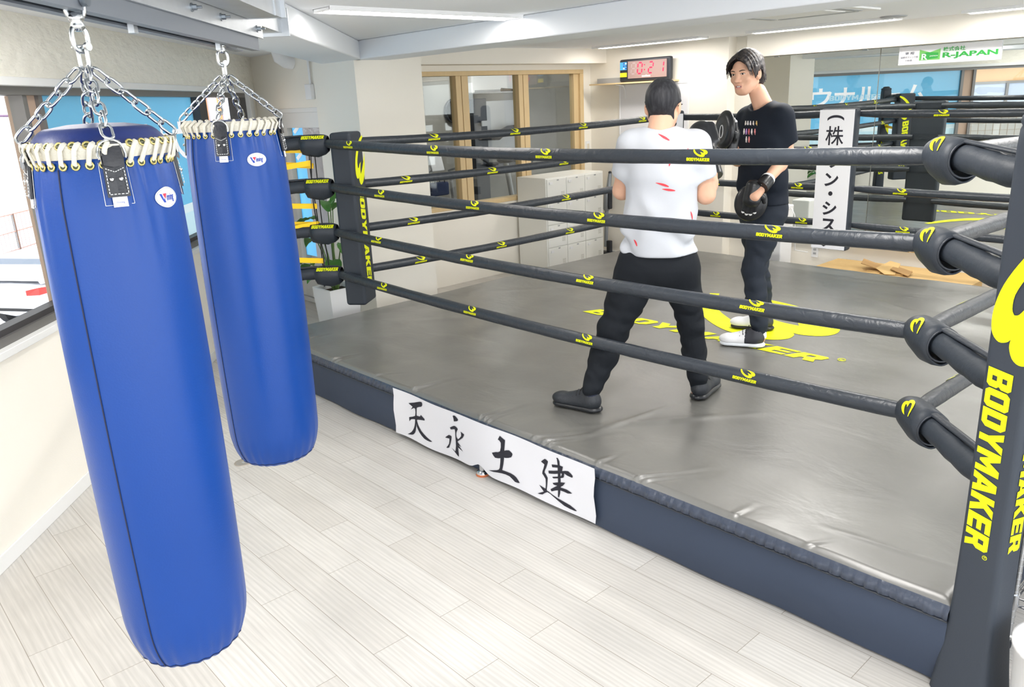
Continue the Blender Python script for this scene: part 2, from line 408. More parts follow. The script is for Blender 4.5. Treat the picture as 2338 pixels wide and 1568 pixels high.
# beams under the ceiling
def wallquad(n0, n1, s0, s1, z0, z1):
    m_ = MB(); wbox(m_, s0, s1, z0, z1, n0, n1); return m_
BN = -0.905 - (WN.dot(W0))          # beam inner face, as offset from the window wall
structure('trim_beam_window', wallquad(BN - .41, BN, -4.0, 4.35, 2.255, 2.4), M_beam, bevel=.012)
structure('trim_beam_ring', MB().span((-6.0, 3.74, 2.255), (3, 4.10, 2.4)), M_beam, bevel=.01)
# the training room behind the interior window
M_conc = mat('grey_concrete', (158, 156, 150), .85, bump=.1, bscale=30, var=.12, vscale=5)
mb = MB(); mb.span((-9.1, 4.2, 0), (-9.0, 9.9, 2.4)); mb.span((-9.0, 9.8, 0), (-6.6, 9.9, 2.4)); mb.span((-9.0, 4.7, 0), (-6.86, 4.75, 2.4))
structure('wall_training_room', mb, M_conc)
# ================================================================== the boxing ring
ZP = 0.318; YF, YB, XL, XR = 2.862, 6.70, -5.034, -1.03
PX0, PX1, PY0, PY1 = -5.45, -0.70, 2.446, 6.89
ROPE_Z = (1.661, 1.367, 1.053, 0.748)
M_canvas = None
def canvas_mat():
    m = mat('black_canvas', (106, 105, 101), 0.36, spec=1.0, coat=.35); m.node_tree.nodes['Principled BSDF'].inputs['Coat Roughness'].default_value = .32
    nt = m.node_tree; p = nt.nodes['Principled BSDF']; N = nt.nodes.new; L = nt.links.new
    tc = N('ShaderNodeTexCoord'); mp = N('ShaderNodeMapping'); mp.inputs['Rotation'].default_value = (0, 0, .6); mp.inputs['Scale'].default_value = (1, 1.5, 1); L(tc.outputs['Object'], mp.inputs['Vector'])
    n1 = N('ShaderNodeTexNoise'); n1.inputs['Scale'].default_value = 2.4; n1.inputs['Detail'].default_value = 4; n1.inputs['Distortion'].default_value = .5; L(mp.outputs['Vector'], n1.inputs['Vector'])
    n2 = N('ShaderNodeTexNoise'); n2.inputs['Scale'].default_value = 60; n2.inputs['Detail'].default_value = 3; L(tc.outputs['Object'], n2.inputs['Vector'])
    a = N('ShaderNodeMath'); a.operation = 'MULTIPLY_ADD'; a.inputs[1].default_value = .03; L(n2.outputs['Fac'], a.inputs[0]); L(n1.outputs['Fac'], a.inputs[2])
    b = N('ShaderNodeBump'); b.inputs['Strength'].default_value = .3; b.inputs['Distance'].default_value = .03; L(a.outputs[0], b.inputs['Height']); L(b.outputs['Normal'], p.inputs['Normal'])
    r = N('ShaderNodeMapRange'); r.inputs['From Min'].default_value = .3; r.inputs['From Max'].default_value = .7; r.inputs['To Min'].default_value = .30; r.inputs['To Max'].default_value = .44; L(n1.outputs['Fac'], r.inputs['Value']); L(r.outputs[0], p.inputs['Roughness'])
    return m
M_canvas = canvas_mat()
M_skirt = mat('navy_black_skirt', (54, 64, 82), .55, bump=.12, bscale=14, spec=.35)
M_vinyl = mat('black_vinyl', (42, 47, 55), .38, spec=.55, bump=.2, bscale=45)
M_vinyl2 = mat('black_padded_vinyl', (46, 52, 60), .5, spec=.4, bump=.12, bscale=70)
M_rope = None
def rope_mat():
    m = mat('rope_cover', (44, 50, 58), .38, spec=.55)
    nt = m.node_tree; p = nt.nodes['Principled BSDF']; N = nt.nodes.new; L = nt.links.new
    tc = N('ShaderNodeTexCoord'); n1 = N('ShaderNodeTexNoise'); n1.inputs['Scale'].default_value = 16; n1.inputs['Detail'].default_value = 3; n1.inputs['Distortion'].default_value = 1.5; L(tc.outputs['Object'], n1.inputs['Vector'])
    b = N('ShaderNodeBump'); b.inputs['Strength'].default_value = .35; b.inputs['Distance'].default_value = .012; L(n1.outputs['Fac'], b.inputs['Height']); L(b.outputs['Normal'], p.inputs['Normal'])
    return m
M_rope = rope_mat()
M_yel = mat('yellow_print', (226, 232, 18), .5, spec=.3)
M_pad = mat('black_pad', (48, 54, 62), .55, bump=.05, bscale=120, spec=.35)
M_whiteprint = mat('white_cloth', (222, 222, 227), .8, bump=.15, bscale=7, spec=.15)
M_ink = mat('black_ink', (46, 46, 54), .7, spec=.2)

M_hem = mat('dark_hem', (56, 64, 80), .32, spec=.6, bump=.5, bscale=26, stretch=(1, 1, .25))
ring = empty('boxing_ring_platform', ((PX0 + PX1) / 2, (PY0 + PY1) / 2, 0), 'low black boxing ring platform with a grey-black vinyl canvas and dark skirt', 'boxing ring platform')
# canvas: a fine grid with gathers along the front hem, soft tension creases, one moving seam
def vn(x, y, s=0):
    return math.sin(x * 3.1 + s) * math.cos(y * 2.3 - s) + .5 * math.sin(x * 7.3 - y * 4.1 + s * 2)
random.seed(5)
creases = [(-5.32, .12, .016), (-5.10, .16, .022), (-4.52, .10, .014), (-4.47, .08, .012), (-4.02, .09, .009), (-3.62, .16, .016), (-3.60, .1, .010), (-3.02, .12, .010), (-2.98, .16, .012), (-2.95, .10, .010), (-2.62, .14, .010), (-2.55, .18, .013), (-2.51, .12, .010), (-2.20, .1, .009), (-1.98, .16, .012), (-1.94, .12, .010), (-1.5, .08, .006), (-1.2, .08, .005)]
def canvas_h(x, y):
    h = .0022 * vn(x * .8, y * .8) + .0016 * vn(x * 2.1 + y, y * 1.7 - x, 1.3)
    dy = y - PY0
    for cx, ln, amp in creases:
        if dy < ln * 2:
            xc = cx + dy * (.35 + .3 * math.sin(cx * 9))
            q_ = (x - xc) / (.011 + .05 * dy); h += amp * (math.exp(-q_ * q_) - .55 * math.exp(-(q_ - 1.5) ** 2)) * (.35 + min(1, dy / .03)) * math.exp(-dy / ln * 1.6)
    # long folds
    for (ax, ay, bx, by, wd, am) in ((-2.6, 2.6, -1.9, 3.5, .03, .006), (-2.45, 2.5, -2.35, 3.3, .022, .006), (-2.0, 6.1, -0.9, 5.9, .06, .008), (-3.2, 6.25, -1.6, 5.6, .05, .006), (-1.25, 2.60, -0.72, 2.66, .012, .005), (-5.2, 4.3, -4.2, 5.3, .05, .004), (-4.9, 3.3, -4.4, 3.9, .06, .004)):
        ux, uy = bx - ax, by - ay; L2 = ux * ux + uy * uy
        t = ((x - ax) * ux + (y - ay) * uy) / L2
        if 0 < t < 1:
            d = abs((x - ax) * uy - (y - ay) * ux) / math.sqrt(L2)
            h += 1.1 * am * math.exp(-(d / wd) ** 2) * math.sin(math.pi * t)
    return h
mb = MB()
NX, NY = 620, 230
xs = np.linspace(PX0, PX1, NX); ys = PY0 + (PY1 - PY0) * (np.linspace(0, 1, NY) ** 1.35)
vs = []
for j, y in enumerate(ys):
    for i, x in enumerate(xs):
        e = min(y - PY0, PY1 - y, x - PX0, PX1 - x)
        drop = .018 * (1 - min(1, e / .03)) ** 2
        vs.append((x, y, ZP + (canvas_h(x, y) if e > 0.004 else canvas_h(x, y) * .4) - drop))
fs = [(j * NX + i, j * NX + i + 1, (j + 1) * NX + i + 1, (j + 1) * NX + i) for j in range(NY - 1) for i in range(NX - 1)]
mb.add(vs, fs, True)
mb.build('canvas', M_canvas, ring, fix=True)
mb = MB()
# canvas hem turned down over the edge
hem = []
def hem_strip(pts, nx, ny):
    k = len(pts)
    vs = []
    for q, (px, py, pz) in enumerate(pts):
        w = .007 * math.sin(q * .9 + math.sin(q * .13) * 3) + .005 * math.sin(q * 2.3)
        vs += [(px, py, pz), (px + nx * (.016 + w * .3), py + ny * (.016 + w * .3), pz - .016), (px + nx * (.022 + w * .5), py + ny * (.022 + w * .5), ZP - .058), (px + nx * .010, py + ny * .010, ZP - .064)]
    mb.add(vs, [(4 * a + b, 4 * (a + 1) + b, 4 * (a + 1) + b + 1, 4 * a + b + 1) for a in range(k - 1) for b in range(3)], True)
hem_strip([vs[i] for i in range(NX)], 0, -1)
hem_strip([vs[j * NX + NX - 1] for j in range(NY)], 1, 0)
hem_strip([vs[j * NX] for j in range(NY)][::-1], -1, 0)
hem_strip([vs[(NY - 1) * NX + i] for i in range(NX)][::-1], 0, 1)
mb.build('gathered_hem', M_hem, ring, label='dark gathered hem of the canvas')
# skirt: hanging cloth all round, front bulging a little, folded towards the near right post
mb = MB()
def skirt(p0, p1, n, ny, amp=.012):
    p0 = Vector(p0); p1 = Vector(p1); d = p1 - p0; nn = Vector((d.y, -d.x, 0)).normalized(); vs = []
    for i in range(n + 1):
        t = i / n; p = p0 + d * t; L_ = d.length * t
        for j in range(ny + 1):
            z = .256 * (1 - j / ny) + .010
            k = j / ny
            o = .004 + amp * k * (math.sin(L_ * 5.1 + k * 1.5) * .5 + .5 * math.sin(L_ * 11.7)) * .6 + .014 * math.sin(k * math.pi) + .006 * math.sin(L_ * 2.7 + k * 5)
            vs.append(p + nn * o + Vector((0, 0, z)))
    mb.add(vs, [(i * (ny + 1) + j, (i + 1) * (ny + 1) + j, (i + 1) * (ny + 1) + j + 1, i * (ny + 1) + j + 1) for i in range(n) for j in range(ny)], True)
skirt((PX0, PY0, 0), (PX1, PY0, 0), 160, 8); skirt((PX1, PY0, 0), (PX1, PY1, 0), 60, 5); skirt((PX1, PY1, 0), (PX0, PY1, 0), 60, 5); skirt((PX0, PY1, 0), (PX0, PY0, 0), 60, 5)
mb.build('skirt', M_skirt, ring)
MB().span((PX0 + .03, PY0 + .03, .05), (PX1 - .03, PY1 - .03, ZP - .03)).build('deck', M_skirt, ring)
mb = MB(); mb.tube([(PX0, PY0 - .017, ZP - .066), (PX1, PY0 - .017, ZP - .066)], .004, 6); mb.tube([(PX1 + .012, PY0, ZP - .062), (PX1 + .012, PY1, ZP - .062)], .004, 6)
mb.build('piping', M_vinyl, ring)
# adjustable foot peeping out under the front banner
M_chrome = mat('chrome', (200, 202, 205), .18, 1.0)
M_rust = mat('orange_rubber', (190, 110, 70), .6)
ft = MB().lathe([(.016, .03), (.016, .06)], (-2.985, 2.428, 0), 16).lathe([(.034, .012), (.03, .024), (.012, .032)], (-2.985, 2.428, 0), 20).build('levelling_foot', M_chrome, ring, label='chrome levelling foot')
MB().lathe([(.034, 0), (.036, .006), (.034, .013)], (-2.985, 2.428, 0), 20).build('foot_pad', M_rust, ft)
# printing on the canvas
mb = MB()
cz = lambda x, y: Vector((x, y, ZP + canvas_h(x, y) + .0025))
def decal_canvas(fn, c0, c1):
    V, F = curved(fn, cz, np.arange(c0, c1, .05), 1)
    return V, F
V, F = decal_canvas(lambda t: word(t, 'BODYMAKER', FLAT, (-4.02, 4.345, -2.10, 4.48), slant=.3), 4.3, 4.6); mb.add(V, F)
V, F = curved(lambda t: t.poly([(-4.02 + 1.93 * x, 4.56 + 1.93 * y) for x, y in SWOOSH_S], FLAT), cz, np.arange(4.4, 5.7, .04), 1); mb.add(V, F)
mb.tube([(-2.045 + .022 * math.cos(a * .35), 4.48 + .022 * math.sin(a * .35), ZP + .003) for a in range(18)], .0022, 4, closed=True)
add_text(mb, 'R', cz, (-2.055, 4.469, -2.036, 4.491), size=1)
mb.build('canvas_print', M_yel, ring, label='yellow emblem and lettering printed on the canvas')

# ---- white banner with brushed characters on the front skirt
CALLIGRAPHY = [[[(0.1483,0.2232),(0.2031,0.2401),(0.2707,0.2642),(0.2897,0.2643),(0.2902,0.2509),(0.2778,0.2361),(0.2328,0.2188),(0.2249,0.1995),(0.2206,0.1659),(0.2567,0.1701),(0.2636,0.1823),(0.299,0.1679),(0.2999,0.1578),(0.2782,0.1539),(0.2341,0.1445),(0.2203,0.138),(0.2302,0.1143),(0.2588,0.084),(0.3092,0.0603),(0.3581,0.047),(0.3384,0.0398),(0.2858,0.043),(0.2406,0.0683),(0.2171,0.0966),(0.2143,0.1168),(0.2052,0.0722),(0.1887,0.0462),(0.1648,0.0322),(0.1188,0.0224),(0.1615,0.049),(0.1878,0.0813),(0.1996,0.1127),(0.2029,0.1381),(0.1607,0.1265),(0.1438,0.1077),(0.1439,0.1254),(0.1477,0.137),(0.2057,0.1597),(0.2113,0.2029),(0.1987,0.2065),(0.1655,0.1873),(0.1861,0.2101),(0.1565,0.2184)]],[[(0.5689,0.2613),(0.5886,0.2666),(0.6138,0.2508),(0.6051,0.24),(0.5754,0.2305),(0.5741,0.2464)],[(0.5347,0.1829),(0.5728,0.2035),(0.5919,0.2023),(0.6054,0.193),(0.5886,0.1686),(0.5859,0.1414),(0.5995,0.1322),(0.6309,0.1611),(0.6286,0.1866),(0.659,0.1791),(0.6446,0.1553),(0.5985,0.122),(0.5929,0.1137),(0.6245,0.0934),(0.6702,0.0744),(0.7059,0.054),(0.6823,0.0518),(0.6367,0.0707),(0.5962,0.0981),(0.5919,0.1034),(0.5922,0.0569),(0.5922,0.0268),(0.5799,0.0296),(0.5291,0.061),(0.5621,0.0476),(0.5736,0.0846),(0.5773,0.1521),(0.5793,0.1725),(0.5757,0.1846),(0.5406,0.1733)],[(0.4813,0.1074),(0.5168,0.1332),(0.5412,0.1316),(0.5337,0.106),(0.5086,0.0548),(0.4829,0.0469),(0.5112,0.0792),(0.5195,0.1119),(0.4994,0.1093)]],[[(0.9293,0.2296),(0.9437,0.2537),(0.9807,0.2387),(0.9727,0.1807),(1.007,0.1925),(1.0311,0.1803),(1.0215,0.1588),(0.9829,0.1435),(0.9702,0.1426),(0.9633,0.1028),(0.9525,0.0678),(1.0161,0.0699),(1.0571,0.0618),(1.0822,0.0392),(1.0472,0.0334),(1.0065,0.051),(0.9469,0.0482),(0.8853,0.036),(0.8498,0.034),(0.9128,0.0547),(0.9358,0.0749),(0.9439,0.1312),(0.9045,0.1219),(0.8826,0.1435),(0.9112,0.1555),(0.9422,0.1682),(0.9497,0.2171)]],[[(1.2393,0.2067),(1.2669,0.2302),(1.2877,0.2221),(1.2726,0.1849),(1.2601,0.157),(1.2804,0.1341),(1.2718,0.0713),(1.283,0.0631),(1.3388,0.0471),(1.4193,0.0378),(1.4621,0.0243),(1.4477,0.0188),(1.3824,0.0212),(1.3163,0.045),(1.2751,0.0574),(1.2434,0.034),(1.2097,0.0281),(1.2519,0.0522),(1.2221,0.0781),(1.2642,0.0716),(1.2663,0.1233),(1.2443,0.1458),(1.2531,0.1726),(1.2618,0.1991)],[(1.3447,0.2606),(1.3641,0.2494),(1.3633,0.1151),(1.3502,0.0542),(1.3428,0.0545),(1.3509,0.2279)],[(1.3113,0.2151),(1.3523,0.2254),(1.3851,0.2274),(1.3771,0.2016),(1.4171,0.2148),(1.4451,0.1983),(1.4413,0.1884),(1.4092,0.1891),(1.3913,0.1947),(1.3872,0.1789),(1.3796,0.1676),(1.3199,0.1445),(1.3127,0.1509),(1.3688,0.1727),(1.373,0.1886),(1.3283,0.1708),(1.289,0.1607),(1.2873,0.1749),(1.3587,0.1985),(1.3629,0.2144),(1.3145,0.2015)],[(1.3115,0.1179),(1.3567,0.1364),(1.3935,0.1461),(1.3783,0.1262),(1.3558,0.1095),(1.3998,0.1132),(1.4356,0.1053),(1.4065,0.095),(1.3553,0.0946),(1.3021,0.0699),(1.2965,0.0799),(1.3411,0.1133),(1.3187,0.1115)]]]
ban = empty('banner', (-2.965, PY0 - .035, .17), 'white cloth banner with four black brushed characters fixed to the ring skirt', 'banner')
def bsurf(x, z):
    return Vector((x, PY0 - .034 - .004 * math.sin(x * 6.3 + z * 9) - .003 * math.sin(x * 14.1 - z * 4), z))
mb = MB(); n = 60; vs = []
for i in range(n + 1):
    for j in range(7):
        u = i / n; v = j / 6
        x = -3.756 + 1.58 * u; z = .027 + .283 * v
        if v == 0: z += .042 * math.exp(-((u - .49) / .035) ** 2) + .004 * math.sin(u * 20)
        if u in (0, 1): x += .006 * math.sin(v * 9)
        vs.append(bsurf(x, z))
mb.add(vs, [(i * 7 + j, (i + 1) * 7 + j, (i + 1) * 7 + j + 1, i * 7 + j + 1) for i in range(n) for j in range(6)], True)
o = mb.build('cloth', M_whiteprint, ban); 
for ch in CALLIGRAPHY:
    mb = MB()
    for pl in ch:
        V, F = curved(lambda t: t.poly(smooth_loop(pl, 2), FLAT), lambda x, y: bsurf(-3.756 + x, .027 + y) + Vector((0, -.0022, 0)), np.arange(.03, .3, .03), 1)
        mb.add(V, F)
    mb.build('brushed_character', M_ink, ban, label='black brushed character')

# ---- ropes
def emblem(fn_place, sx, mirror=False):
    """swoosh above word, width sx; fn_place(x,y) with x,y in metres centred on the emblem"""
    def make(t):
        pl = [((x - .5) * sx, (y + .015) * sx * .66) for x, y in SWOOSH_S]
        t.poly(pl, FLAT)
        word(t, 'BODYMAKER', FLAT, (-.5 * sx, -.15 * sx, .5 * sx, -.03 * sx))
    return make
def rope(name, a, b, sag, logo_ts, label, group, face, r=.0315, up_tilt=.55, lsize=.115, ends=(True, True)):
    """covered rope from a to b; face = horizontal unit vector the emblems look to"""
    a = Vector(a); b = Vector(b); n = 90; pts = []; rs = []
    rnd = random.Random(hash((round(a.x, 2), round(a.z, 2))) & 0xffff)
    for i in range(n + 1):
        t = i / n
        p = a.lerp(b, t); p.z -= sag * 4 * t * (1 - t)
        rr = r * (1 + .02 * math.sin(t * 47 + a.z * 9) + .015 * rnd.uniform(-1, 1))
        e = min(t if ends[0] else 1, (1 - t) if ends[1] else 1) * (b - a).length
        if e < .14: rr *= .72 + .28 * (e / .14) ** .7
        pts.append(p); rs.append(rr)
    root = empty(name, a.lerp(b, .5), label, 'ring rope', group)
    mb = MB(); mb.tube(pts, rs, 20); mb.build('rope_cover', M_rope, root)
    d = (b - a).normalized(); L = (b - a).length
    sgn = 1 if d.cross(Vector((0, 0, 1))).dot(face) > 0 else -1      # so that writing reads left to right seen from the face side
    for t in logo_ts:
        c = a.lerp(b, t); c.z -= sag * 4 * t * (1 - t)
        mb = MB()
        ln = lsize
        def place(x, y):
            ang = (y - .01) / (r + .002) + up_tilt
            return c + d * (x * sgn) + (face * math.cos(ang) + Vector((0, 0, 1)) * math.sin(ang)) * (r * 1.035 + .0012)
        V, F = curved(emblem(None, ln), place, np.arange(-.03, .08, .006), 1)
        mb.add(V, F); mb.build('rope_emblem', M_yel, root, label='small yellow swoosh emblem above a word')
    return root
W4 = ('top', 'second', 'third', 'bottom')
fx = [(-4.67, -3.76, -2.86, -1.96), (-4.35, -3.43, -2.52, -1.62), (-4.44, -3.51, -2.6, -1.68), (-4.42, -3.51, -2.61, -1.70)]
FY = Vector((0, -1, 0)); FXp = Vector((1, 0, 0))
T4 = ((.42), (.55), (.75), (.85))
for i in range(4):
    z = ROPE_Z[i]
    rope('ring_rope', (XL, YF, z), (XR + .06, YF, z), .035, [(x - XL) / (XR + .06 - XL) for x in fx[i]], '%s of the four black near side ring ropes, crossing in front of the boxers' % W4[i], 'near side ring ropes', FY, up_tilt=(.35, .5, .8, .6)[i])
    ly = [(3.79, 4.63, 5.46), (3.5, 4.36, 5.2), (3.54, 4.38, 5.22), (3.58, 4.42, 5.26)][i]
    rope('ring_rope', (XL, YF, z), (XL, YB, z), .03, [(y - YF) / (YB - YF) for y in ly] + [(6.3 - YF) / (YB - YF)], '%s of the four black left side ring ropes, before the interior window' % W4[i], 'left side ring ropes', FXp, up_tilt=.3)
    bx = [(-4.3, -2.43, -1.5), (-4.36, -3.5, -2.6, -1.7), (-4.42, -3.57, -2.68, -1.8), (-4.40, -3.51, -2.63, -1.75)][i]
    rope('ring_rope', (XL, YB, z), (-3.32, YB, z), .012, [(x - XL) / (-3.32 - XL) for x in bx if x < -3.32], '%s of the four black far ropes left of the white sign pad' % W4[i], 'back ring ropes left of the sign', FY, up_tilt=.3)
    rope('ring_rope', (-3.08, YB, z), (XR, YB, z), .015, [(x + 3.08) / (XR + 3.08) for x in bx if x > -3.08], '%s of the four black far ropes right of the white sign pad' % W4[i], 'back ring ropes right of the sign', FY, up_tilt=.3)
    rope('ring_rope', (XR, YF + .05, z), (XR, YB, z), .03, [.10, .33, .6, .85], '%s of the four black right side ropes beside the big near post' % W4[i], 'right side ring ropes', Vector((-1, 0, 0)), up_tilt=.5)

# ---- turnbuckle covers: from the post to the rope corner, with a broad wrap
def turnbuckle(corner, post, z, label, group, wrap_logo=True, big=True, zpost=0.0):
    c = Vector((corner[0], corner[1], z)); p = Vector((post[0], post[1], z + zpost)); d = (p - c); L = d.length; d.normalize()
    root = empty('turnbuckle_cover', c, label, 'turnbuckle cover', group)
    R1 = .043
    side = Vector((-d.y, d.x, 0))
    mb = MB(); pts = [c + d * (L * t) + Vector((0, 0, .006 * math.sin(t * 6))) for t in np.linspace(.10, 1, 14)]
    mb.tube(pts, [R1 * (1 + .04 * math.sin(q * 2.1)) * (.86 if q > 11 else 1) for q in range(14)], 22)
    mb.build('sleeve', M_vinyl2, root)
    # wrap: a slightly flared band with an open lower corner
    mb = MB(); n = 44; vs = []
    prof = [(-.045, .044), (-.02, .053), (.03, .057), (.09, .056), (.135, .054)]
    for k, (s_, r_) in enumerate(prof):
        for j in range(n):
            a = 2 * math.pi * j / n
            down = max(0, -math.sin(a)) ** 3
            q = side * math.cos(a) * r_ + Vector((0, 0, 1)) * math.sin(a) * r_ * (1 + .55 * down * (1 - abs(k - 2.2) / 3))
            vs.append(c + d * s_ + q)
    mb.add(vs, [(k * n + j, k * n + (j + 1) % n, (k + 1) * n + (j + 1) % n, (k + 1) * n + j) for k in range(len(prof) - 1) for j in range(n)], True)
    w = mb.build('corner_wrap', M_vinyl2, root); q = w.modifiers.new('thick', 'SOLIDIFY'); q.thickness = .006; q.offset = 1
    mb = MB(); ring_ = [c + d * .137 + side * math.cos(2 * math.pi * j / n) * .055 + Vector((0, 0, 1)) * math.sin(2 * math.pi * j / n) * .055 for j in range(n)]
    mb.tube(ring_, .004, 6, closed=True); mb.build('wrap_edging', M_vinyl, root)
    mb = MB(); mb.tube([c + d * .13 + Vector((0, 0, .055)) + side * .0, c + d * (.13 + (L - .13) * .5) + Vector((0, 0, .049)) + side * .012, c + d * (L - .03) + Vector((0, 0, .044)) + side * .02], .007, 8, flat=(side, 2.4)); mb.build('closing_flap', M_vinyl, root)
    return root, c, d, side, L
for i in range(4):
    z = ROPE_Z[i]
    root, c, d, side, L = turnbuckle((XR + .01, YF - .01), (-.665, 2.535), z, '%s of four black turnbuckle covers at the big near right post' % W4[i], 'turnbuckle covers at the near right post', zpost=-.02)
    mb = MB()
    def place(x, y):
        ang = (y) / .059 + .85; v = -side if side.y > 0 else side
        return c + d * (.035 + x) + (v * math.cos(ang) + Vector((0, 0, 1)) * math.sin(ang)) * .0655
    pl = [((.58 - x) * .105, (.22 - y) * .115) for x, y in SWOOSH_S]
    V, F = curved(lambda t: t.poly(pl, FLAT), place, np.arange(-.06, .06, .008), 1); mb.add(V, F)
    mb.build('wrap_emblem', M_yel, root, label='yellow swoosh emblem')
    root, c, d, side, L = turnbuckle((XL - .01, YF - .01), (-5.40, 2.50), z, '%s of four black turnbuckle covers at the left ring corner behind the far blue bag' % W4[i], 'turnbuckle covers at the left corner')
    mb = MB()
    def place2(x, y):
        ang = y / .059 + .75; v = side if side.dot(Vector((-c.x, -c.y, 0))) > 0 else -side
        return c + d * (.045 - x) + (v * math.cos(ang) + Vector((0, 0, 1)) * math.sin(ang)) * .0655
    V, F = curved(lambda t: word(t, 'BODYMAKER', FLAT, (-.08, -.013, .08, .013)), place2, np.arange(-.02, .02, .006), 1); mb.add(V, F)
    mb.build('wrap_lettering', M_yel, root, label='yellow printed word')
    # far corners, mostly behind the boxers
    turnbuckle((XR + .01, YB + .01), (-.66, 7.0), z, '%s black turnbuckle cover at the far right ring corner' % W4[i], 'turnbuckle covers at the far right corner')
    turnbuckle((XL - .01, YB + .01), (-5.33, 6.98), z, '%s black turnbuckle cover at the far left ring corner behind the man in white' % W4[i], 'turnbuckle covers at the far left corner')

# ---- posts
M_post = mat('post_pad', (52, 58, 67), .55, bump=.06, bscale=150, spec=.35)
def post(cx, cy, rot, label, lettered, hw=.0625):
    root = empty('ring_post', (cx, cy, 0), label, 'ring post', rz=0)
    R = Matrix.Rotation(rot, 3, 'Z'); h = hw; mb = MB(); rr = .018
    def ring_at(z, s, lean=0.0):
        out = []
        for q, (sx, sy) in enumerate(((1, 1), (-1, 1), (-1, -1), (1, -1))):
            for k in range(5):
                a = math.pi / 2 * (q + k / 4)
                out.append(Vector((cx, cy, z)) + R @ Vector(((sx * (h - rr) + rr * math.cos(a)) * s, (sy * (h - rr) + rr * math.sin(a)) * s, 0)))
        return out
    zs = [(0.004, 1.45), (.10, 1.3), (.22, 1.14), (.34, 1.05), (.6, 1.0), (1.0, .99), (1.4, .985), (1.72, .98), (1.765, .95), (1.775, .90), (1.785, .97), (1.80, .93), (1.808, .82)]
    rings = [ring_at(*q) for q in zs]; n = len(rings[0])
    mb.add([p for r in rings for p in r], [(i * n + j, i * n + (j + 1) % n, (i + 1) * n + (j + 1) % n, (i + 1) * n + j) for i in range(len(rings) - 1) for j in range(n)], True)
    mb.add(rings[-1], [tuple(range(n))])
    mb.build('post_pad', M_post, root)
    MB().lathe([(.045, 1.80), (.05, 1.82), (.03, 1.83)], (cx, cy, 0), 16).build('post_cap', M_vinyl, root)
    if lettered:
        c0 = Vector((cx, cy, 0)); n1 = R @ Vector((0, -1, 0)); t1 = R @ Vector((1, 0, 0))
        e = h - .011
        def pl(x, y, o=.0018):
            # writing runs downwards (x = -z), its upper side to the right; it goes round the padded corner
            up = Vector((0, 0, -x))
            if y <= e: return c0 + n1 * (h + o) + t1 * y + up
            a = min((y - e) / .017, math.pi / 2)
            rest = max(0, y - e - .017 * math.pi / 2)
            return c0 + n1 * (e + (.011 + o) * math.cos(a) - rest) + t1 * (e + (.011 + o) * math.sin(a)) + up
        cuts = list(np.arange(e - .002, e + .034, .004))
        for y0 in (-.047, 2 * h - .028):
            mb = MB()
            V, F = curved(lambda t: word(t, 'BODYMAKER', FLAT, (-1.115, y0, -.535, y0 + .068), slant=.2), pl, cuts if y0 < 0 else [], 1); mb.add(V, F)
            if y0 < 0:
                V, F = curved(lambda t: t.poly([((x - .88) * .60 - 1.135, y * .42 - .054) for x, y in SWOOSH_S], FLAT), pl, cuts, 1); mb.add(V, F)
                mb.tube([pl(-.522 + .0065 * math.cos(a * .5), .016 + .0065 * math.sin(a * .5)) for a in range(12)], .001, 4, closed=True)
                add_text(mb, 'R', pl, (-.525, .0125, -.519, .0195), size=1)
            mb.build('post_lettering', M_yel, root, label='yellow lettering running down the post')
    return root
post(-.628, 2.488, math.radians(-9), 'big black padded ring post at the right with yellow lettering, nearest the camera', True)
post(-5.45, 2.45, math.radians(45), 'black padded ring post behind the far blue punch bag', True)
post(-5.38, 7.02, math.radians(45), 'black padded ring post at the far left corner behind the man in white', False)

post(-.62, 7.05, math.radians(45), 'black padded ring post at the far right corner beyond the edge of the photo', False)

# ---- corner pads hung inside the ropes
def corner_pad(cx, cy, rot, w, dpt, z0, z1, label, front=None):
    """front face looks along local -y after rotation"""
    root = empty('corner_pad', (cx, cy, z0), label, 'corner pad')
    R = Matrix.Rotation(rot, 3, 'Z')
    MB().box((cx, cy, (z0 + z1) / 2), (w, dpt, z1 - z0), rz=rot).build('pad_body', M_pad, root, bevel=.022, seg=4)
    mb = MB()
    for zz in ROPE_Z:
        c = Vector((cx, cy, zz)) + R @ Vector((0, dpt / 2 + .004, 0))
        mb.box(c, (w * .9, .008, .05), rz=rot)
    mb.build('rope_strap', M_vinyl, root)
    return root, R
rp = math.radians(128)
root, R = corner_pad(-4.945, 2.985, rp, .235, .15, .53, 1.73, 'tall black corner pad with yellow lettering down its edge at the left ring corner')
mb = MB(); fc = Vector((-4.945, 2.985, 0)); nx = R @ Vector((0, -1, 0)); tx = R @ Vector((1, 0, 0))
pl = lambda x, y: fc + nx * .0765 + tx * y + Vector((0, 0, -x))
word(mb, 'BODYMAKER', pl, (-1.36, -.045, -.64, .045), slant=.2)
mb.poly([((x - .9) * .5 - 1.36, y * .42 - .07) for x, y in SWOOSH_S], pl)
mb.build('pad_lettering', M_yel, root, label='yellow swoosh emblem and word')
root, R = corner_pad(-4.93, 6.60, math.radians(45), .30, .13, .53, 1.72, 'black corner pad with white front at the far corner behind the man in white')
MB().box(Vector((-4.93, 6.60, 1.125)) + R @ Vector((0, -.0665, 0)), (.275, .004, 1.13), rz=math.radians(45)).build('pad_cover', M_whiteprint, root, label='white front cover')
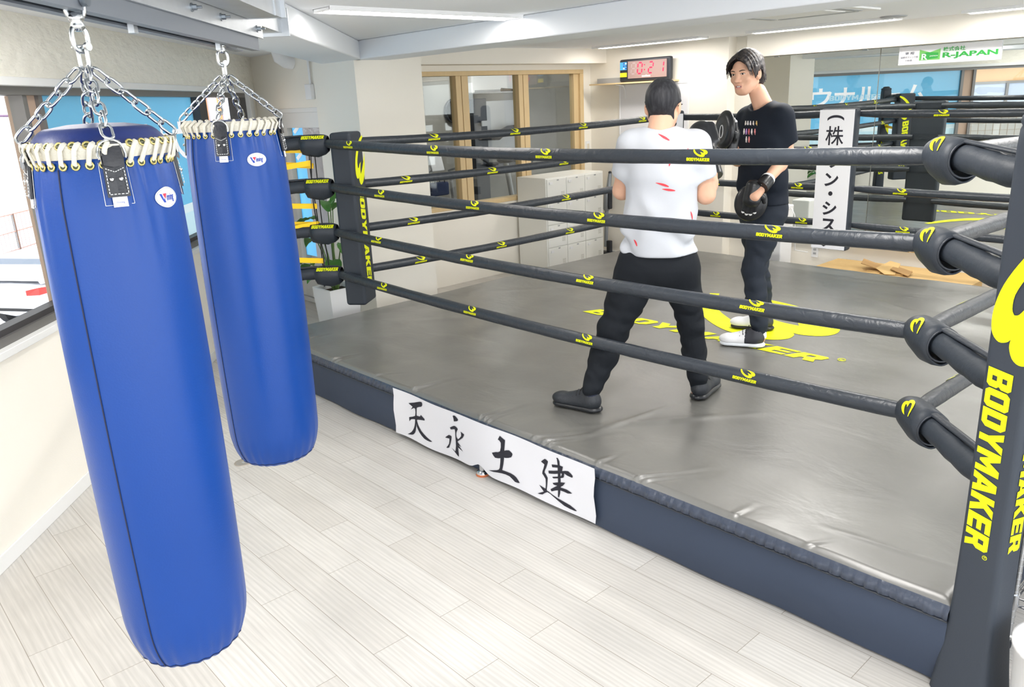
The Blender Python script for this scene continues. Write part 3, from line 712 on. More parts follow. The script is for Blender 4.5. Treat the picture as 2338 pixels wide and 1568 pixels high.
# the white sign pad in the middle of the far ropes
root, R = corner_pad(-3.21, 6.64, 0, .31, .09, .535, 1.705, 'tall white sign pad with black vertical Japanese lettering on the far ring ropes')
MB().box((-3.216, 6.593, 1.12), (.295, .006, 1.155)).build('sign_face', M_whiteprint, root, label='white printed front')
mb = MB()
sg = lambda x, y: Vector((-3.222 + x, 6.5885, y))
def glyph(ch, cx, cz, w, h, off=.03):
    add_text(mb, ch, sg, (cx - w / 2, cz - h / 2, cx + w / 2, cz + h / 2), size=1, offset=off)
arc = lambda cz, s: [(.078 * math.sin(a), cz + s * .045 * math.cos(a)) for a in np.linspace(-1.15, 1.15, 13)]
def strip(ps, w): 
    for a, b in zip(ps[:-1], ps[1:]): mb.add([sg(a[0], a[1] - w), sg(b[0], b[1] - w), sg(b[0], b[1] + w), sg(a[0], a[1] + w)], [(0, 1, 2, 3)])
strip(arc(1.600, 1), .010); strip(arc(1.398, -1), .010)
glyph('株', 0, 1.49, .155, .155, .008)
glyph('サ', 0, 1.285, .14, .115); glyph('ン', 0, 1.13, .12, .11); glyph('・', 0, 1.015, .038, .038); glyph('シ', 0, .89, .125, .115); glyph('ス', 0, .745, .13, .115); glyph('テ', 0, .612, .125, .105)
mb.build('sign_lettering', M_ink, root, label='black vertical Japanese lettering')
# ================================================================== steel rail, punch bags
M_galv = mat('galvanised_steel', (198, 202, 206), .38, .75, bump=.1, bscale=18, var=.12, vscale=14)
M_steel = mat('grey_steel', (120, 128, 136), .4, .8)
M_boltm = mat('zinc_bolt', (150, 156, 162), .3, .9)
RAIL = ROTW
def along(s, nabs, z): return WD * s + WN * (nabs) + Vector((0, 0, z)) + (W0 - WN * WN.dot(W0) - WD * 0)
# positions given by distance s along the window wall and by n = p.WN (n of the wall itself is -2.195)
def P_sn(s, n, z):
    base = W0 + WD * s
    return base + WN * (n - WN.dot(base)) + Vector((0, 0, z))
def sbox(mb, s0, s1, n0, n1, z0, z1): return mb.box(P_sn((s0 + s1) / 2, (n0 + n1) / 2, (z0 + z1) / 2), (s1 - s0, abs(n1 - n0), z1 - z0), rz=ROTW)
def bolt(mb, s, n, z, axis='n', r=.008):
    p = P_sn(s, n, z); d = WN if axis == 'n' else (WD if axis == 's' else Vector((0, 0, -1)))
    mb.tube([p - d * .004, p + d * .004], r * 1.5, 16); mb.tube([p + d * .004, p + d * .016], r, 6, smooth=False); mb.tube([p + d * .016, p + d * .03], r * .45, 8)
rail = empty('bag_rail', P_sn(-1.0, -.82, 2.11), 'galvanised steel channel rail under the ceiling beam carrying both punch bags', 'rail')
mb = MB()
sbox(mb, -3.2, .02, -.872, -.866, 2.108, 2.158); sbox(mb, -3.2, .02, -.79, -.784, 2.108, 2.158); sbox(mb, -3.2, .02, -.872, -.784, 2.152, 2.158)
sbox(mb, -3.2, .02, -.866, -.845, 2.108, 2.113); sbox(mb, -3.2, .02, -.811, -.79, 2.108, 2.113)
mb.build('channel', mat('dull_steel', (134, 140, 148), .5, .6), rail)
mb = MB(); sbox(mb, -3.2, .06, -.783, -.774, 2.152, 2.205); sbox(mb, -3.2, .06, -.872, -.774, 2.198, 2.205)
mb.build('angle_bar', M_galv, rail)
for s_ in (-1.25, -.72, -.45, -.02):
    mb = MB(); bolt(mb, s_, -.774, 2.180); mb.build('bolt', M_boltm, rail)
for s_ in (-1.02, -.33):
    mb = MB(); sbox(mb, s_ - .012, s_ + .012, -.835, -.82, 2.092, 2.118); mb.build('rail_clip', M_galv, rail)
brk = empty('steel_bracket', P_sn(-.6, -.7, 2.2), 'upper galvanised steel box bracket ending in a bolted plate, nearer the camera', 'bracket', 'steel brackets')
mb = MB(); sbox(mb, -3.2, -.14, -.77, -.66, 2.203, 2.29); mb.build('box_section', M_galv, brk)
mb = MB(); sbox(mb, -.14, -.128, -.79, -.64, 2.202, 2.32); sbox(mb, -.22, -.128, -.66, -.655, 2.202, 2.3); mb.build('end_plate', M_galv, brk)
mb = MB(); bolt(mb, -.128, -.70, 2.262, 's', .011); mb.build('bolt', M_boltm, brk)
brk = empty('steel_bracket', P_sn(.1, -.8, 2.2), 'lower galvanised steel box bracket with an end plate against the white beam', 'bracket', 'steel brackets')
mb = MB(); sbox(mb, -1.6, .46, -.90, -.79, 2.203, 2.255); mb.build('box_section', M_galv, brk)
mb = MB(); sbox(mb, .46, .472, -.90, -.76, 2.19, 2.30); mb.build('end_plate', M_galv, brk)
mb = MB(); bolt(mb, .472, -.80, 2.25, 's', .011); mb.build('bolt', M_boltm, brk)

M_blue = mat('blue_vinyl', (0, 60, 138), .36, spec=.4, bump=.05, bscale=220, var=.05, vscale=3)
M_bluelid = mat('blue_lid', (22, 42, 104), .4, spec=.5, bump=.05, bscale=200)
M_lace = mat('lace_webbing', (214, 210, 196), .85, bump=.3, bscale=200)
M_brass = mat('brass_eyelet', (205, 188, 120), .3, .9)
M_hole = mat('eyelet_hole', (70, 74, 50), .8)
M_link = mat('zinc_chain', (206, 210, 212), .2, 1.0)
M_link_dark = mat('dark_steel', (70, 78, 88), .4, .8)
M_leather = mat('black_leather', (36, 38, 44), .35, spec=.5, bump=.1, bscale=90)
M_stitch = mat('white_stitch', (226, 228, 228), .8)
M_blackline = mat('seam_black', (16, 26, 60), .6)
M_patch = mat('white_patch', (240, 240, 240), .6)
M_pblue = mat('print_blue', (20, 60, 160), .6)
M_pred = mat('print_red', (214, 40, 70), .6)
M_suede = mat('leather_back', (190, 160, 150), .8)

def link(mb, a, b, twist, r=.0032, wid=.011):
    """one chain link whose long axis runs a->b"""
    a = Vector(a); b = Vector(b); d = (b - a).normalized(); u = d.orthogonal().normalized(); w = d.cross(u)
    v = u * math.cos(twist) + w * math.sin(twist); L = (b - a).length; pts = []
    for k in range(7):
        t = math.pi * k / 6; pts.append(b - d * wid + v * math.cos(t) * wid + d * math.sin(t) * wid)
    for k in range(7):
        t = math.pi * k / 6; pts.append(a + d * wid - v * math.cos(t) * wid - d * math.sin(t) * wid)
    mb.tube(pts, r, 8, closed=True)
def chain(a, b, parent, m, name='chain', pitch=.031):
    a = Vector(a); b = Vector(b); L = (b - a).length; n = max(2, round(L / pitch)); mb = MB(); d = (b - a) / n
    for k in range(n):
        lo = a + d * k - d.normalized() * .0035; hi = a + d * (k + 1) + d.normalized() * .0035
        link(mb, lo, hi, .5 + k * math.pi / 2)
    return mb.build(name, m, parent)

def punch_bag(cx, cy, R, z0, z1, strap0, seam_az, patch_az, patch_z, lid_h, lid_r, two_rows, rail_z, label, lean=0.0):
    """heavy bag hanging from the rail; angles in radians, absolute"""
    root = empty('punch_bag', (cx, cy, z0), label, 'punch bag', 'blue punch bags')
    c = Vector((cx, cy, 0)); H = z1 - z0
    lace_z = z1
    def rad(z, a=0.0):
        t = (z - z0) / H
        r = R * (1 - .05 * (2 * t - 1) ** 2 - .015 * t)
        if t < .10: r *= 1 - .16 * ((.10 - t) / .10) ** 2.4
        # gathers under the lacing, between straps, and over the bottom seam
        if t > .75:
            k = ((t - .75) / .25) ** 1.6
            r -= .0095 * k * (.5 + .5 * math.sin(a * 21 + 1.3 * math.sin(a * 5))) * (.55 + .45 * math.sin(a * 3 + 1))
            if t > .9: r *= 1 - .075 * ((t - .9) / .1) ** 1.5
        if t < .14:
            k = ((.14 - t) / .14) ** 1.5
            r -= .0045 * k * (.5 + .5 * math.sin(a * 26 + math.sin(a * 7)))
        return r
    def S(a, z, o=0.0): r = rad(z, a) + o; return c + Vector((math.cos(a) * r, math.sin(a) * r, z))
    # body
    mb = MB(); n = 160; nz = 90
    zs = [z0 + H * (t ** 1.0) for t in np.linspace(0, 1, nz)]
    vs = [S(2 * math.pi * j / n, z) for z in zs for j in range(n)]
    fs = [(i * n + j, i * n + (j + 1) % n, (i + 1) * n + (j + 1) % n, (i + 1) * n + j) for i in range(nz - 1) for j in range(n)]
    mb.add(vs, fs, True)
    rb = [rad(z0, 2 * math.pi * j / n) for j in range(n)]
    bot = []
    for k, (f, dz) in enumerate(((.97, -.004), (.9, -.010), (.7, -.017), (.35, -.02))):
        bot.append([c + Vector((math.cos(2 * math.pi * j / n) * rb[j] * f, math.sin(2 * math.pi * j / n) * rb[j] * f, z0 + dz)) for j in range(n)])
    allr = [vs[:n]] + bot
    mb.add([p for r in allr for p in r] + [c + Vector((0, 0, z0 - .021))], [(i * n + j, (i + 1) * n + j, (i + 1) * n + (j + 1) % n, i * n + (j + 1) % n) for i in range(4) for j in range(n)] + [(4 * n + j, 5 * n, 4 * n + (j + 1) % n) for j in range(n)], True)
    mb.build('bag_body', M_blue, root)
    # lid: soft cone up to a flat top
    mb = MB(); prof = []
    r1 = R * .90
    for t in np.linspace(0, 1, 12):
        prof.append((r1 + (lid_r - r1) * (t ** 1.25), lace_z - .006 + (lid_h) * math.sin(t * math.pi / 2)))
    prof += [(lid_r * .6, lace_z + lid_h), (0.001, lace_z + lid_h + .002)]
    mb.lathe(prof, c, 72); mb.build('lid', M_bluelid, root)
    # flat woven band between the two eyelet rows, and the lace wound round it
    lid_off = .024 if two_rows else .012
    def upper(a): 
        if two_rows: return c + Vector((math.cos(a) * (r1 + .004), math.sin(a) * (r1 + .004), lace_z + .004))
        return c + Vector((math.cos(a) * (r1 - .008), math.sin(a) * (r1 - .008), lace_z + .008))
    mb = MB(); n2 = 96; vs = []
    for j in range(n2):
        a = 2 * math.pi * j / n2; w = .0012 * math.sin(a * 17)
        vs += [S(a, lace_z - .022, .002 + w), c + Vector((math.cos(a) * (r1 + .006 + w), math.sin(a) * (r1 + .006 + w), lace_z - .002)), upper(a) + Vector((math.cos(a), math.sin(a), .3)) * .004]
    mb.add(vs, [(3 * j + b, 3 * ((j + 1) % n2) + b, 3 * ((j + 1) % n2) + b + 1, 3 * j + b + 1) for j in range(n2) for b in range(2)], True)
    o = mb.build('lacing_band', M_lace, root)
    NE = 34; lace = MB()
    for j in range(NE):
        a = 2 * math.pi * (j + .5) / NE
        if min(abs((a - strap0 - q * math.pi / 2 + math.pi) % (2 * math.pi) - math.pi) for q in range(4)) < .11: continue
        low = S(a, lace_z - .034, .003); nr = Vector((math.cos(a), math.sin(a), 0)); t_ = Vector((-math.sin(a), math.cos(a), 0))
        def ringo(p, nn):
            u = t_; w = nn.cross(u).normalized()
            eye = MB(); eye.tube([p + (u * math.cos(q * math.pi / 5) + w * math.sin(q * math.pi / 5)) * .0072 for q in range(10)], .0022, 6, closed=True)
            eo = eye.build('eyelet', M_brass, root, label='brass eyelet'); hole = MB(); hole.add([p + nn * .0006 + (u * math.cos(q * math.pi / 5) + w * math.sin(q * math.pi / 5)) * .006 for q in range(10)], [tuple(range(10))]); hole.build('eyelet_hole', M_hole, eo)
        ringo(low, nr)
        if two_rows:
            up = upper(a + .02); nn = (nr + Vector((0, 0, .55))).normalized(); ringo(up + nn * .003, nn)
        a2 = a + .09
        top = upper(a2) + Vector((math.cos(a2), math.sin(a2), .5)) * .007
        mid = c + Vector((math.cos(a + .045), math.sin(a + .045), 0)) * (r1 + .012) + Vector((0, 0, lace_z - .002))
        lace.tube([low - nr * .004, low + nr * .004 + Vector((0, 0, .006)), mid, top, top - nr * .008], .0055, 6, flat=(nr, .4))
    lace.build('lace', M_lace, root)
    # seams
    mb = MB(); pts = [S(seam_az, z, .0006) for z in np.linspace(z0 + .002, lace_z - .04, 60)]; mb.tube(pts, .0017, 6)
    pts2 = [S(2 * math.pi * j / 120, z0 + .004, .0004) for j in range(120)]; mb.tube(pts2, .0012, 5, closed=True)
    mb.build('seam', M_blackline, root, label='dark stitched seam')
    # four leather tabs with D rings, tags, stitched outline
    top_pt = c + Vector((0, 0, z1 + .165))
    for q in range(4):
        a = strap0 + q * math.pi / 2; nr = Vector((math.cos(a), math.sin(a), 0)); t_ = Vector((-math.sin(a), math.cos(a), 0))
        def T(x, z, o): return S(a + x / R, z, o) if z < lace_z - .01 else c + Vector((math.cos(a + x / R), math.sin(a + x / R), 0)) * (rad(lace_z - .01, a) + o + .0) + Vector((0, 0, z))
        zt, zb = lace_z + .012, lace_z - .098; hw = .0215
        tab = MB(); g = 10; vs = []
        for o in (.004, .0095):
            for k in range(g + 1):
                z = zt + (zb - zt) * k / g
                for x in (-hw, -hw / 2, 0, hw / 2, hw): vs.append(T(x, z, o + (.006 if k < 4 else .002 * (4 - min(k, 8)) / 4 + .002)))
        m5 = 5 * (g + 1)
        fs = [(k * 5 + x, k * 5 + x + 1, (k + 1) * 5 + x + 1, (k + 1) * 5 + x) for k in range(g) for x in range(4)]
        fs2 = [tuple(m5 + i for i in reversed(f)) for f in fs]
        rim = [k * 5 for k in range(g + 1)] + [g * 5 + x for x in range(1, 5)] + [k * 5 + 4 for k in range(g - 1, -1, -1)] + [x for x in (3, 2, 1)]
        fs3 = [(rim[i], rim[(i + 1) % len(rim)], m5 + rim[(i + 1) % len(rim)], m5 + rim[i]) for i in range(len(rim))]
        tab.add(vs, fs + fs2 + fs3, False)
        to = tab.build('leather_tab', M_leather, root, label='black leather hanging tab')
        o2 = .0145
        # upper doubled flap with scalloped edge
        fl = MB(); vs = []
        for k, (z, hw2) in enumerate(((lace_z + .008, .019), (lace_z - .02, .019), (lace_z - .034, .019))):
            for x in (-hw2, 0, hw2): vs.append(T(x, z - (.006 if (x == 0 and k == 2) else 0), .0185 if k else .014))
        fl.add(vs, [(0, 1, 4, 3), (1, 2, 5, 4), (3, 4, 7, 6), (4, 5, 8, 7)], True)
        fl.build('tab_flap', M_leather, to)
        st = MB()
        def dash(p0, p1, nn=7):
            for i in range(nn):
                u0 = (i + .15) / nn; u1 = (i + .8) / nn
                x0, z0_, x1, z1_ = p0[0] + (p1[0] - p0[0]) * u0, p0[1] + (p1[1] - p0[1]) * u0, p0[0] + (p1[0] - p0[0]) * u1, p0[1] + (p1[1] - p0[1]) * u1
                st.tube([T(x0, z0_, .0125), T(x1, z1_, .0125)], .0009, 4)
        dash((-.017, lace_z - .046), (-.017, zb + .006)); dash((.017, lace_z - .046), (.017, zb + .006)); dash((-.017, zb + .006), (.017, zb + .006), 5)
        dash((-.018, lace_z - .041), (0, lace_z - .049), 4); dash((0, lace_z - .049), (.018, lace_z - .041), 4)
        st.build('tab_stitching', M_stitch, to)
        for x in (-.0085, .0085):
            p = T(x, lace_z - .063, .013); rv = MB(); rv.tube([p, p + nr * .002, p + nr * .0035], [.0048, .0042, .002], 14); rv.build('rivet', M_chrome, to)
        ol = MB(); pts = [T(-.029, lace_z - .03, .0015), T(-.029, zb - .016, .0015), T(.029, zb - .016, .0015), T(.029, lace_z - .03, .0015)]
        for p, q2 in zip(pts[:-1], pts[1:]): ol.tube([p.lerp(q2, t) + nr * .0008 for t in np.linspace(0, 1, 5)], .0006, 4)
        ol.build('stitched_outline', M_stitch, root)
        tg = MB(); vs = []
        for z in (zb + .003, zb - .020):
            for x in (-.014, 0, .014): vs.append(T(x, z, .006))
        tg.add(vs, [(0, 1, 4, 3), (1, 2, 5, 4)], True)
        tgo = tg.build('care_tag', M_patch, root, label='small white tag')
        tl = MB(); add_text(tl, 'Winning', lambda x, y: T(x, y, .0068), (-.008, zb - .014, .008, zb - .0085), size=1); tl.build('tag_print', M_pblue, tgo)
        # D ring
        dr = MB(); pts = []
        for k in range(15):
            t = math.pi * (1.28 * k / 14 - .14)
            pts.append(T(math.cos(t) * .0265, lace_z - .012 + math.sin(t) * .026, .021 - .004 * abs(math.cos(t))))
        dr.tube(pts, .0027, 8); dr.build('d_ring', M_link, root)
        ringtop = T(0, lace_z + .012, .020)
        a_top = c + nr * .014 + Vector((0, 0, top_pt.z - c.z - .01))
        chain(Vector((a_top.x, a_top.y, z1 + .152)), ringtop + Vector((0, 0, .006)), root, M_link)
    # gathering shackle, swivel, trolley
    mb = MB(); pz = z1 + .168
    for k in range(9): pass
    ushape = [c + Vector((math.cos(strap0) * 0, 0, 0)) + t2 for t2 in ()]
    e1 = Vector((math.cos(strap0 + .6), math.sin(strap0 + .6), 0))
    pts = [c + e1 * .012 + Vector((0, 0, pz + .026)), c + e1 * .012 + Vector((0, 0, pz))] + [c + e1 * (.012 * math.cos(t)) + Vector((0, 0, pz - .014 * math.sin(t) - .006)) for t in np.linspace(0, math.pi, 8)] + [c - e1 * .012 + Vector((0, 0, pz)), c - e1 * .012 + Vector((0, 0, pz + .026))]
    mb.tube(pts, .0045, 10)
    mb.tube([c + e1 * .02 + Vector((0, 0, pz + .028)), c - e1 * .024 + Vector((0, 0, pz + .028))], .0048, 10)
    mb.tube([c + e1 * .014 + Vector((0, 0, pz + .028)), c + e1 * .021 + Vector((0, 0, pz + .028))], .0085, 12)
    mb.build('shackle', M_link, root)
    def eye_loop(zlo, zhi, flip, tw):
        m_ = MB(); v = Vector((math.cos(tw), math.sin(tw), 0)); w2 = .0165; zt, zb = (zhi, zlo)
        L2 = zt - zb; pts = []
        for t in np.linspace(0, 1, 20, endpoint=False):
            an = 2 * math.pi * t; ex = .75
            cx_, sx_ = math.cos(an), math.sin(an)
            pts.append(c + v * (w2 * abs(cx_) ** ex * (1 if cx_ > 0 else -1)) + Vector((0, 0, (zt + zb) / 2 + L2 / 2 * abs(sx_) ** ex * (1 if sx_ > 0 else -1))))
        m_.tube(pts, .0052, 10, closed=True); return m_
    zs0 = pz + .020
    m_ = eye_loop(zs0, zs0 + .047, 0, strap0 + 2.0); m_.build('swivel_eye', M_link, root)
    mb = MB().lathe([(.007, zs0 + .038), (.013, zs0 + .043), (.015, zs0 + .050), (.011, zs0 + .056), (.015, zs0 + .060), (.0155, zs0 + .068), (.009, zs0 + .074)], c, 20); mb.build('swivel_barrel', M_link, root)
    m_ = eye_loop(zs0 + .062, zs0 + .104, 0, strap0 + 1.6); m_.build('swivel_eye', M_link, root)
    zt = zs0 + .098
    mb = MB()
    for sgn in (-1, 1): mb.box(c + WN * (.012 * sgn) + Vector((0, 0, (zt + rail_z) / 2 + .012)), (.024, .004, max(.03, rail_z + .03 - zt)), rz=ROTW)
    mb.build('trolley_hanger', M_link_dark, root)
    mb = MB(); mb.tube([c - WN * .03 + Vector((0, 0, zt)), c + WN * .026 + Vector((0, 0, zt))], .006, 10); mb.tube([c - WN * .032 + Vector((0, 0, zt)), c - WN * .022 + Vector((0, 0, zt))], .013, 18); mb.tube([c + WN * .018 + Vector((0, 0, zt)), c + WN * .030 + Vector((0, 0, zt))], .014, 18)
    mb.build('trolley_bolt', M_steel, root)
    # oval maker's patch
    pa = MB(); vs = []
    ew, eh = .034, .0215
    def PT(x, y, o): return S(patch_az + x / R, patch_z + y, o)
    vs = [PT(0, 0, .0022)]
    for k in (1, 2, 3):
        for j in range(40): vs.append(PT(ew * k / 3 * math.cos(j * math.pi / 20), eh * k / 3 * math.sin(j * math.pi / 20), .0022))
    fs = [(0, 1 + j, 1 + (j + 1) % 40) for j in range(40)] + [(1 + k * 40 + j, 1 + (k + 1) * 40 + j, 1 + (k + 1) * 40 + (j + 1) % 40, 1 + k * 40 + (j + 1) % 40) for k in range(2) for j in range(40)]
    pa.add(vs, fs, True); po = pa.build('maker_patch', M_patch, root, label='white oval maker patch')
    ln = MB(); ln.tube([PT(ew * .93 * math.cos(j * math.pi / 20), eh * .9 * math.sin(j * math.pi / 20), .0026) for j in range(40)], .00035, 4, closed=True); ln.build('patch_border', M_steel, po)
    pr = MB(); f = lambda x, y: PT(x, y, .0034)
    V, F = curved(lambda t: (t.poly([(-.024, .0085), (-.0185, .0085), (-.0145, -.004), (-.0125, .000), (-.0095, -.010), (-.0155, -.010)], FLAT), t.poly([(-.0095, -.010), (-.0125, -.001), (-.0035, .0085), (-.006, .0085)], FLAT) if False else None), f, [], 1); pr.add(V, F)
    t_ = MB(); vs2, fs2 = text_mesh('inning', size=1, offset=.03, shear=.25)
    xs_ = [v.x for v in vs2]; ys_ = [v.y for v in vs2]; sx = .0275 / (max(xs_) - min(xs_)); sy = .019 / (max(ys_) - min(ys_))
    pr.add([f(-.005 + (v.x - min(xs_)) * sx, -.0115 + (v.y - min(ys_)) * sy) for v in vs2], fs2)
    pr.build('patch_lettering', M_pblue, po)
    rd = MB(); V, F = curved(lambda t: t.poly([(-.0155, .0085), (-.0035, .0085), (-.0095, -.003)], FLAT), f, [], 1); rd.add(V, F); rd.build('patch_triangle', M_pred, po, label='red triangle')
    return root
rd_ = math.radians
punch_bag(-1.880, .536, .1515, .612, 1.842, rd_(-9), rd_(-53), rd_(33), 1.731, .044, .092, True, 2.112, 'large blue punch bag in front, nearest the camera, hanging by chains')
punch_bag(-2.740, 1.214, .170, .634, 1.858, rd_(-38), rd_(-83), rd_(-1), 1.742, .012, .135, False, 2.112, 'farther blue punch bag between the front bag and the boxing ring')
# ================================================================== ceiling fixtures
M_fix = mat('fixture_white', (240, 240, 240), .5)
M_tube = mat('lit_tube', (255, 255, 255), .5, emit=(255, 250, 244), estr=15)
def ceiling_light(x, y, along_x, label, L=1.25, W=.15):
    root = empty('ceiling_light', (x, y, 2.4), label, 'ceiling light', 'ceiling tube lights')
    S_ = (lambda a, b, c: (a, b, c)) if along_x else (lambda a, b, c: (b, a, c))
    mb = MB()
    mb.box((x, y, 2.397), S_(L + .10, W + .03, .008))
    for q in (-1, 1):
        d = S_(0, q * (W / 2 + .008), 0); mb.box((x + d[0], y + d[1], 2.388), S_(L + .10, .012, .022))
        d = S_(q * (L / 2 + .04), 0, 0); mb.box((x + d[0], y + d[1], 2.390), S_(.02, W + .02, .018))
    mb.build('housing', M_fix, root, bevel=.002)
    prof = [(-W / 2 + .012, 2.391), (-W / 4, 2.381), (0, 2.378), (W / 4, 2.381), (W / 2 - .012, 2.391)]
    mb = MB(); vs = []
    for e in (-L / 2, L / 2):
        for q, z in prof: a = S_(e, q, 0); vs.append((x + a[0], y + a[1], z))
    mb.add(vs, [(i, i + 1, 6 + i, 5 + i) for i in range(4)] + [(0, 1, 2, 3, 4), (9, 8, 7, 6, 5)]); mb.build('diffuser', M_tube, root, label='lit white diffuser')
    return root
ceiling_light(-3.99, 3.03, False, 'large lit tube light nearest the camera, in front of the long beam', 1.28)
ceiling_light(-5.52, 7.02, True, 'lit tube light above the wall timer, leftmost beyond the beam', 1.28)
ceiling_light(-3.66, 7.05, True, 'lit tube light above the mirror, between the timer light and the right edge', 1.25)
ceiling_light(-1.85, 7.18, True, 'lit tube light cut off by the right edge of the photo')
M_grey = mat('grey_plastic', (170, 172, 174), .5)
sp = empty('ceiling_speaker', (-2.98, 6.95, 2.4), 'round grey speaker grille in the ceiling above the mirror', 'ceiling speaker')
MB().lathe([(.001, 2.388), (.085, 2.388), (.10, 2.392), (.102, 2.399)], (-2.98, 6.95, 0), 40).build('grille', M_grey, sp, bevel=0)
acx = empty('ceiling_air_conditioner', (-3.1, 5.6, 2.4), 'flat white ceiling air conditioner panel with slots beyond the long beam', 'air conditioner')
mb = MB(); mb.box((-3.1, 5.6, 2.392), (.85, .85, .015)); mb.build('panel', M_fix, acx, bevel=.004)
for dx, dy, sx, sy in ((0, .33, .6, .05), (0, -.33, .6, .05), (.33, 0, .05, .6), (-.33, 0, .05, .6)):
    MB().box((-3.1 + dx, 5.6 + dy, 2.384), (sx, sy, .006)).build('louvre', M_grey, acx)
MB().box((-3.1, 5.6, 2.383), (.5, .5, .006)).build('intake_grille', M_fix, acx)

# ================================================================== mirror wall
for i, (a, b) in enumerate(((-4.49, -3.334), (-3.326, -1.6), (-1.592, .2))):
    mr = empty('wall_mirror_panel', ((a + b) / 2, 7.58, .39), ('left wall mirror panel, behind the trainer and left of the thin vertical joint', 'wide wall mirror panel right of the thin vertical joint', 'wall mirror panel beyond the right edge of the photo')[i], 'mirror', 'wall mirror panels')
    MB().span((a, 7.570, .39), (b, 7.580, 2.185)).build('mirror_glass', M_mirror, mr)
    MB().span((a, 7.5805, .39), (b, 7.589, 2.185)).build('mirror_backing', M_grey, mr)
    mb = MB()
    for q in (.12, .88): mb.box((a + (b - a) * q, 7.572, 2.182), (.05, .012, .012))
    mb.build('mirror_clip', M_chrome, mr)
# company board stuck on the mirror
M_board = mat('white_board', (236, 236, 240), .6); M_g1 = mat('print_green', (52, 170, 72), .6); M_g2 = mat('print_light_green', (122, 200, 104), .6); M_pg = mat('print_grey', (120, 122, 132), .7)
rj = empty('sponsor_board', (-2.757, 7.56, 2.03), 'white sponsor board with a green emblem and bold green lettering above the mirror', 'sign board')
MB().span((-3.163, 7.556, 2.032), (-2.352, 7.566, 2.18)).build('board', M_board, rj, bevel=.001)
RJ = lambda x, y: Vector((-3.163 + x, 7.5545, 2.032 + y))
mb = MB(); mb.poly([(.175, .03), (.175, .118), (.26, .092), (.345, .118), (.345, .03)], RJ); mb.build('emblem', M_g2, rj)
RJ2 = lambda x, y: Vector((-3.163 + x, 7.5535, 2.032 + y))
mb = MB(); mb.poly([(.19, .085), (.25, .094), (.33, .085), (.33, .045), (.25, .036), (.19, .045)], RJ2); add_text(mb, 'R-JAPAN', RJ2, (.365, .03, .79, .083), size=1, offset=.035); add_text(mb, '株式会社', RJ2, (.365, .092, .54, .127), size=1, offset=.02); mb.build('lettering', M_g1, rj, label='green lettering')
RJ3 = lambda x, y: Vector((-3.163 + x, 7.5525, 2.032 + y))
mb = MB(); add_text(mb, 'R', RJ3, (.195, .033, .245, .083), size=1, offset=.02); add_text(mb, 'JAPAN', RJ3, (.26, .055, .325, .066), size=1, offset=.02); mb.build('emblem_lettering', M_board, rj)
mb = MB(); add_text(mb, '寄 贈', RJ2, (.055, .083, .13, .105), size=1, offset=.02); add_text(mb, '興國ボクシング部', RJ2, (.02, .052, .165, .07), size=1, offset=.01); add_text(mb, 'OB会', RJ2, (.06, .028, .12, .044), size=1, offset=.01); mb.build('small_lettering', M_pg, rj)
# below the mirror
ol = empty('wall_outlet', (-3.827, 7.585, .307), 'small white wall outlet plate under the mirror', 'outlet')
MB().span((-3.86, 7.578, .24), (-3.79, 7.589, .36)).build('plate', M_fix, ol, bevel=.003)
mb = MB()
for z in (.28, .32): mb.box((-3.825, 7.577, z), (.03, .004, .02))
mb.build('socket', M_grey, ol)
M_card = mat('cardboard', (206, 172, 116), .85, var=.08, vscale=8, bump=.1, bscale=20); M_card2 = mat('cardboard_inside', (180, 142, 92), .85)
cb = empty('cardboard_sheet', (-2.8, 7.3, .25), 'long flattened cardboard sheet lying along the foot of the mirror', 'cardboard')
mb = MB(); mb.span((-3.55, 7.0, .262), (-2.2, 7.52, .27)); mb.build('sheet', M_card, cb)
mb = MB(); mb.add([(-3.45, 7.05, .272), (-2.95, 7.05, .272), (-2.95, 7.3, .30), (-3.42, 7.35, .285)], [(0, 1, 2, 3)]); mb.build('flap', M_card, cb)
MB().span((-3.5, 7.05, 0), (-2.25, 7.5, .262)).build('ledge_box', M_card, cb)
cb = empty('cardboard_box', (-2.93, 7.28, .27), 'torn open cardboard box with brown flaps on the flattened sheet', 'cardboard box')
mb = MB(); mb.add([(-3.16, 7.2, .36), (-2.98, 7.25, .30), (-2.93, 7.12, .285), (-3.12, 7.06, .345)], [(0, 1, 2, 3)]); mb.add([(-2.72, 7.2, .29), (-2.9, 7.25, .32), (-2.88, 7.12, .31), (-2.70, 7.06, .28)], [(0, 1, 2, 3)])
o = mb.build('flap', M_card2, cb); q = o.modifiers.new('t', 'SOLIDIFY'); q.thickness = .006
mb = MB(); mb.add([(-3.0, 7.1, .31), (-2.96, 7.3, .345), (-2.86, 7.28, .335), (-2.82, 7.08, .275), (-2.90, 7.05, .275)], [(0, 1, 2), (0, 2, 3, 4)]); o = mb.build('crumpled_paper', M_card, cb); q = o.modifiers.new('t', 'SOLIDIFY'); q.thickness = .004
mb = MB(); mb.span((-3.08, 7.1, .272), (-2.76, 7.3, .285)); mb.build('box_body', M_card, cb)
wb = empty('white_heater', (-4.05, 7.3, 0), 'white boxy appliance with a cable standing below the mirror behind the trainer', 'appliance')
MB().span((-4.18, 7.2, 0), (-3.99, 7.42, .78)).build('body', M_fix, wb, bevel=.012)
mb = MB(); mb.tube([(-3.99, 7.3, .74), (-3.94, 7.28, .76), (-3.90, 7.27, .70), (-3.885, 7.27, .55), (-3.89, 7.3, .35), (-3.86, 7.5, .30)], .005, 8); mb.build('cable', M_fix, wb)
mb = MB(); add_text(mb, 'm', lambda x, y: Vector((-4.16 + x, 7.199, .33 + y)), (0, 0, .1, .09), size=1); mb.build('lettering', M_grey, wb)

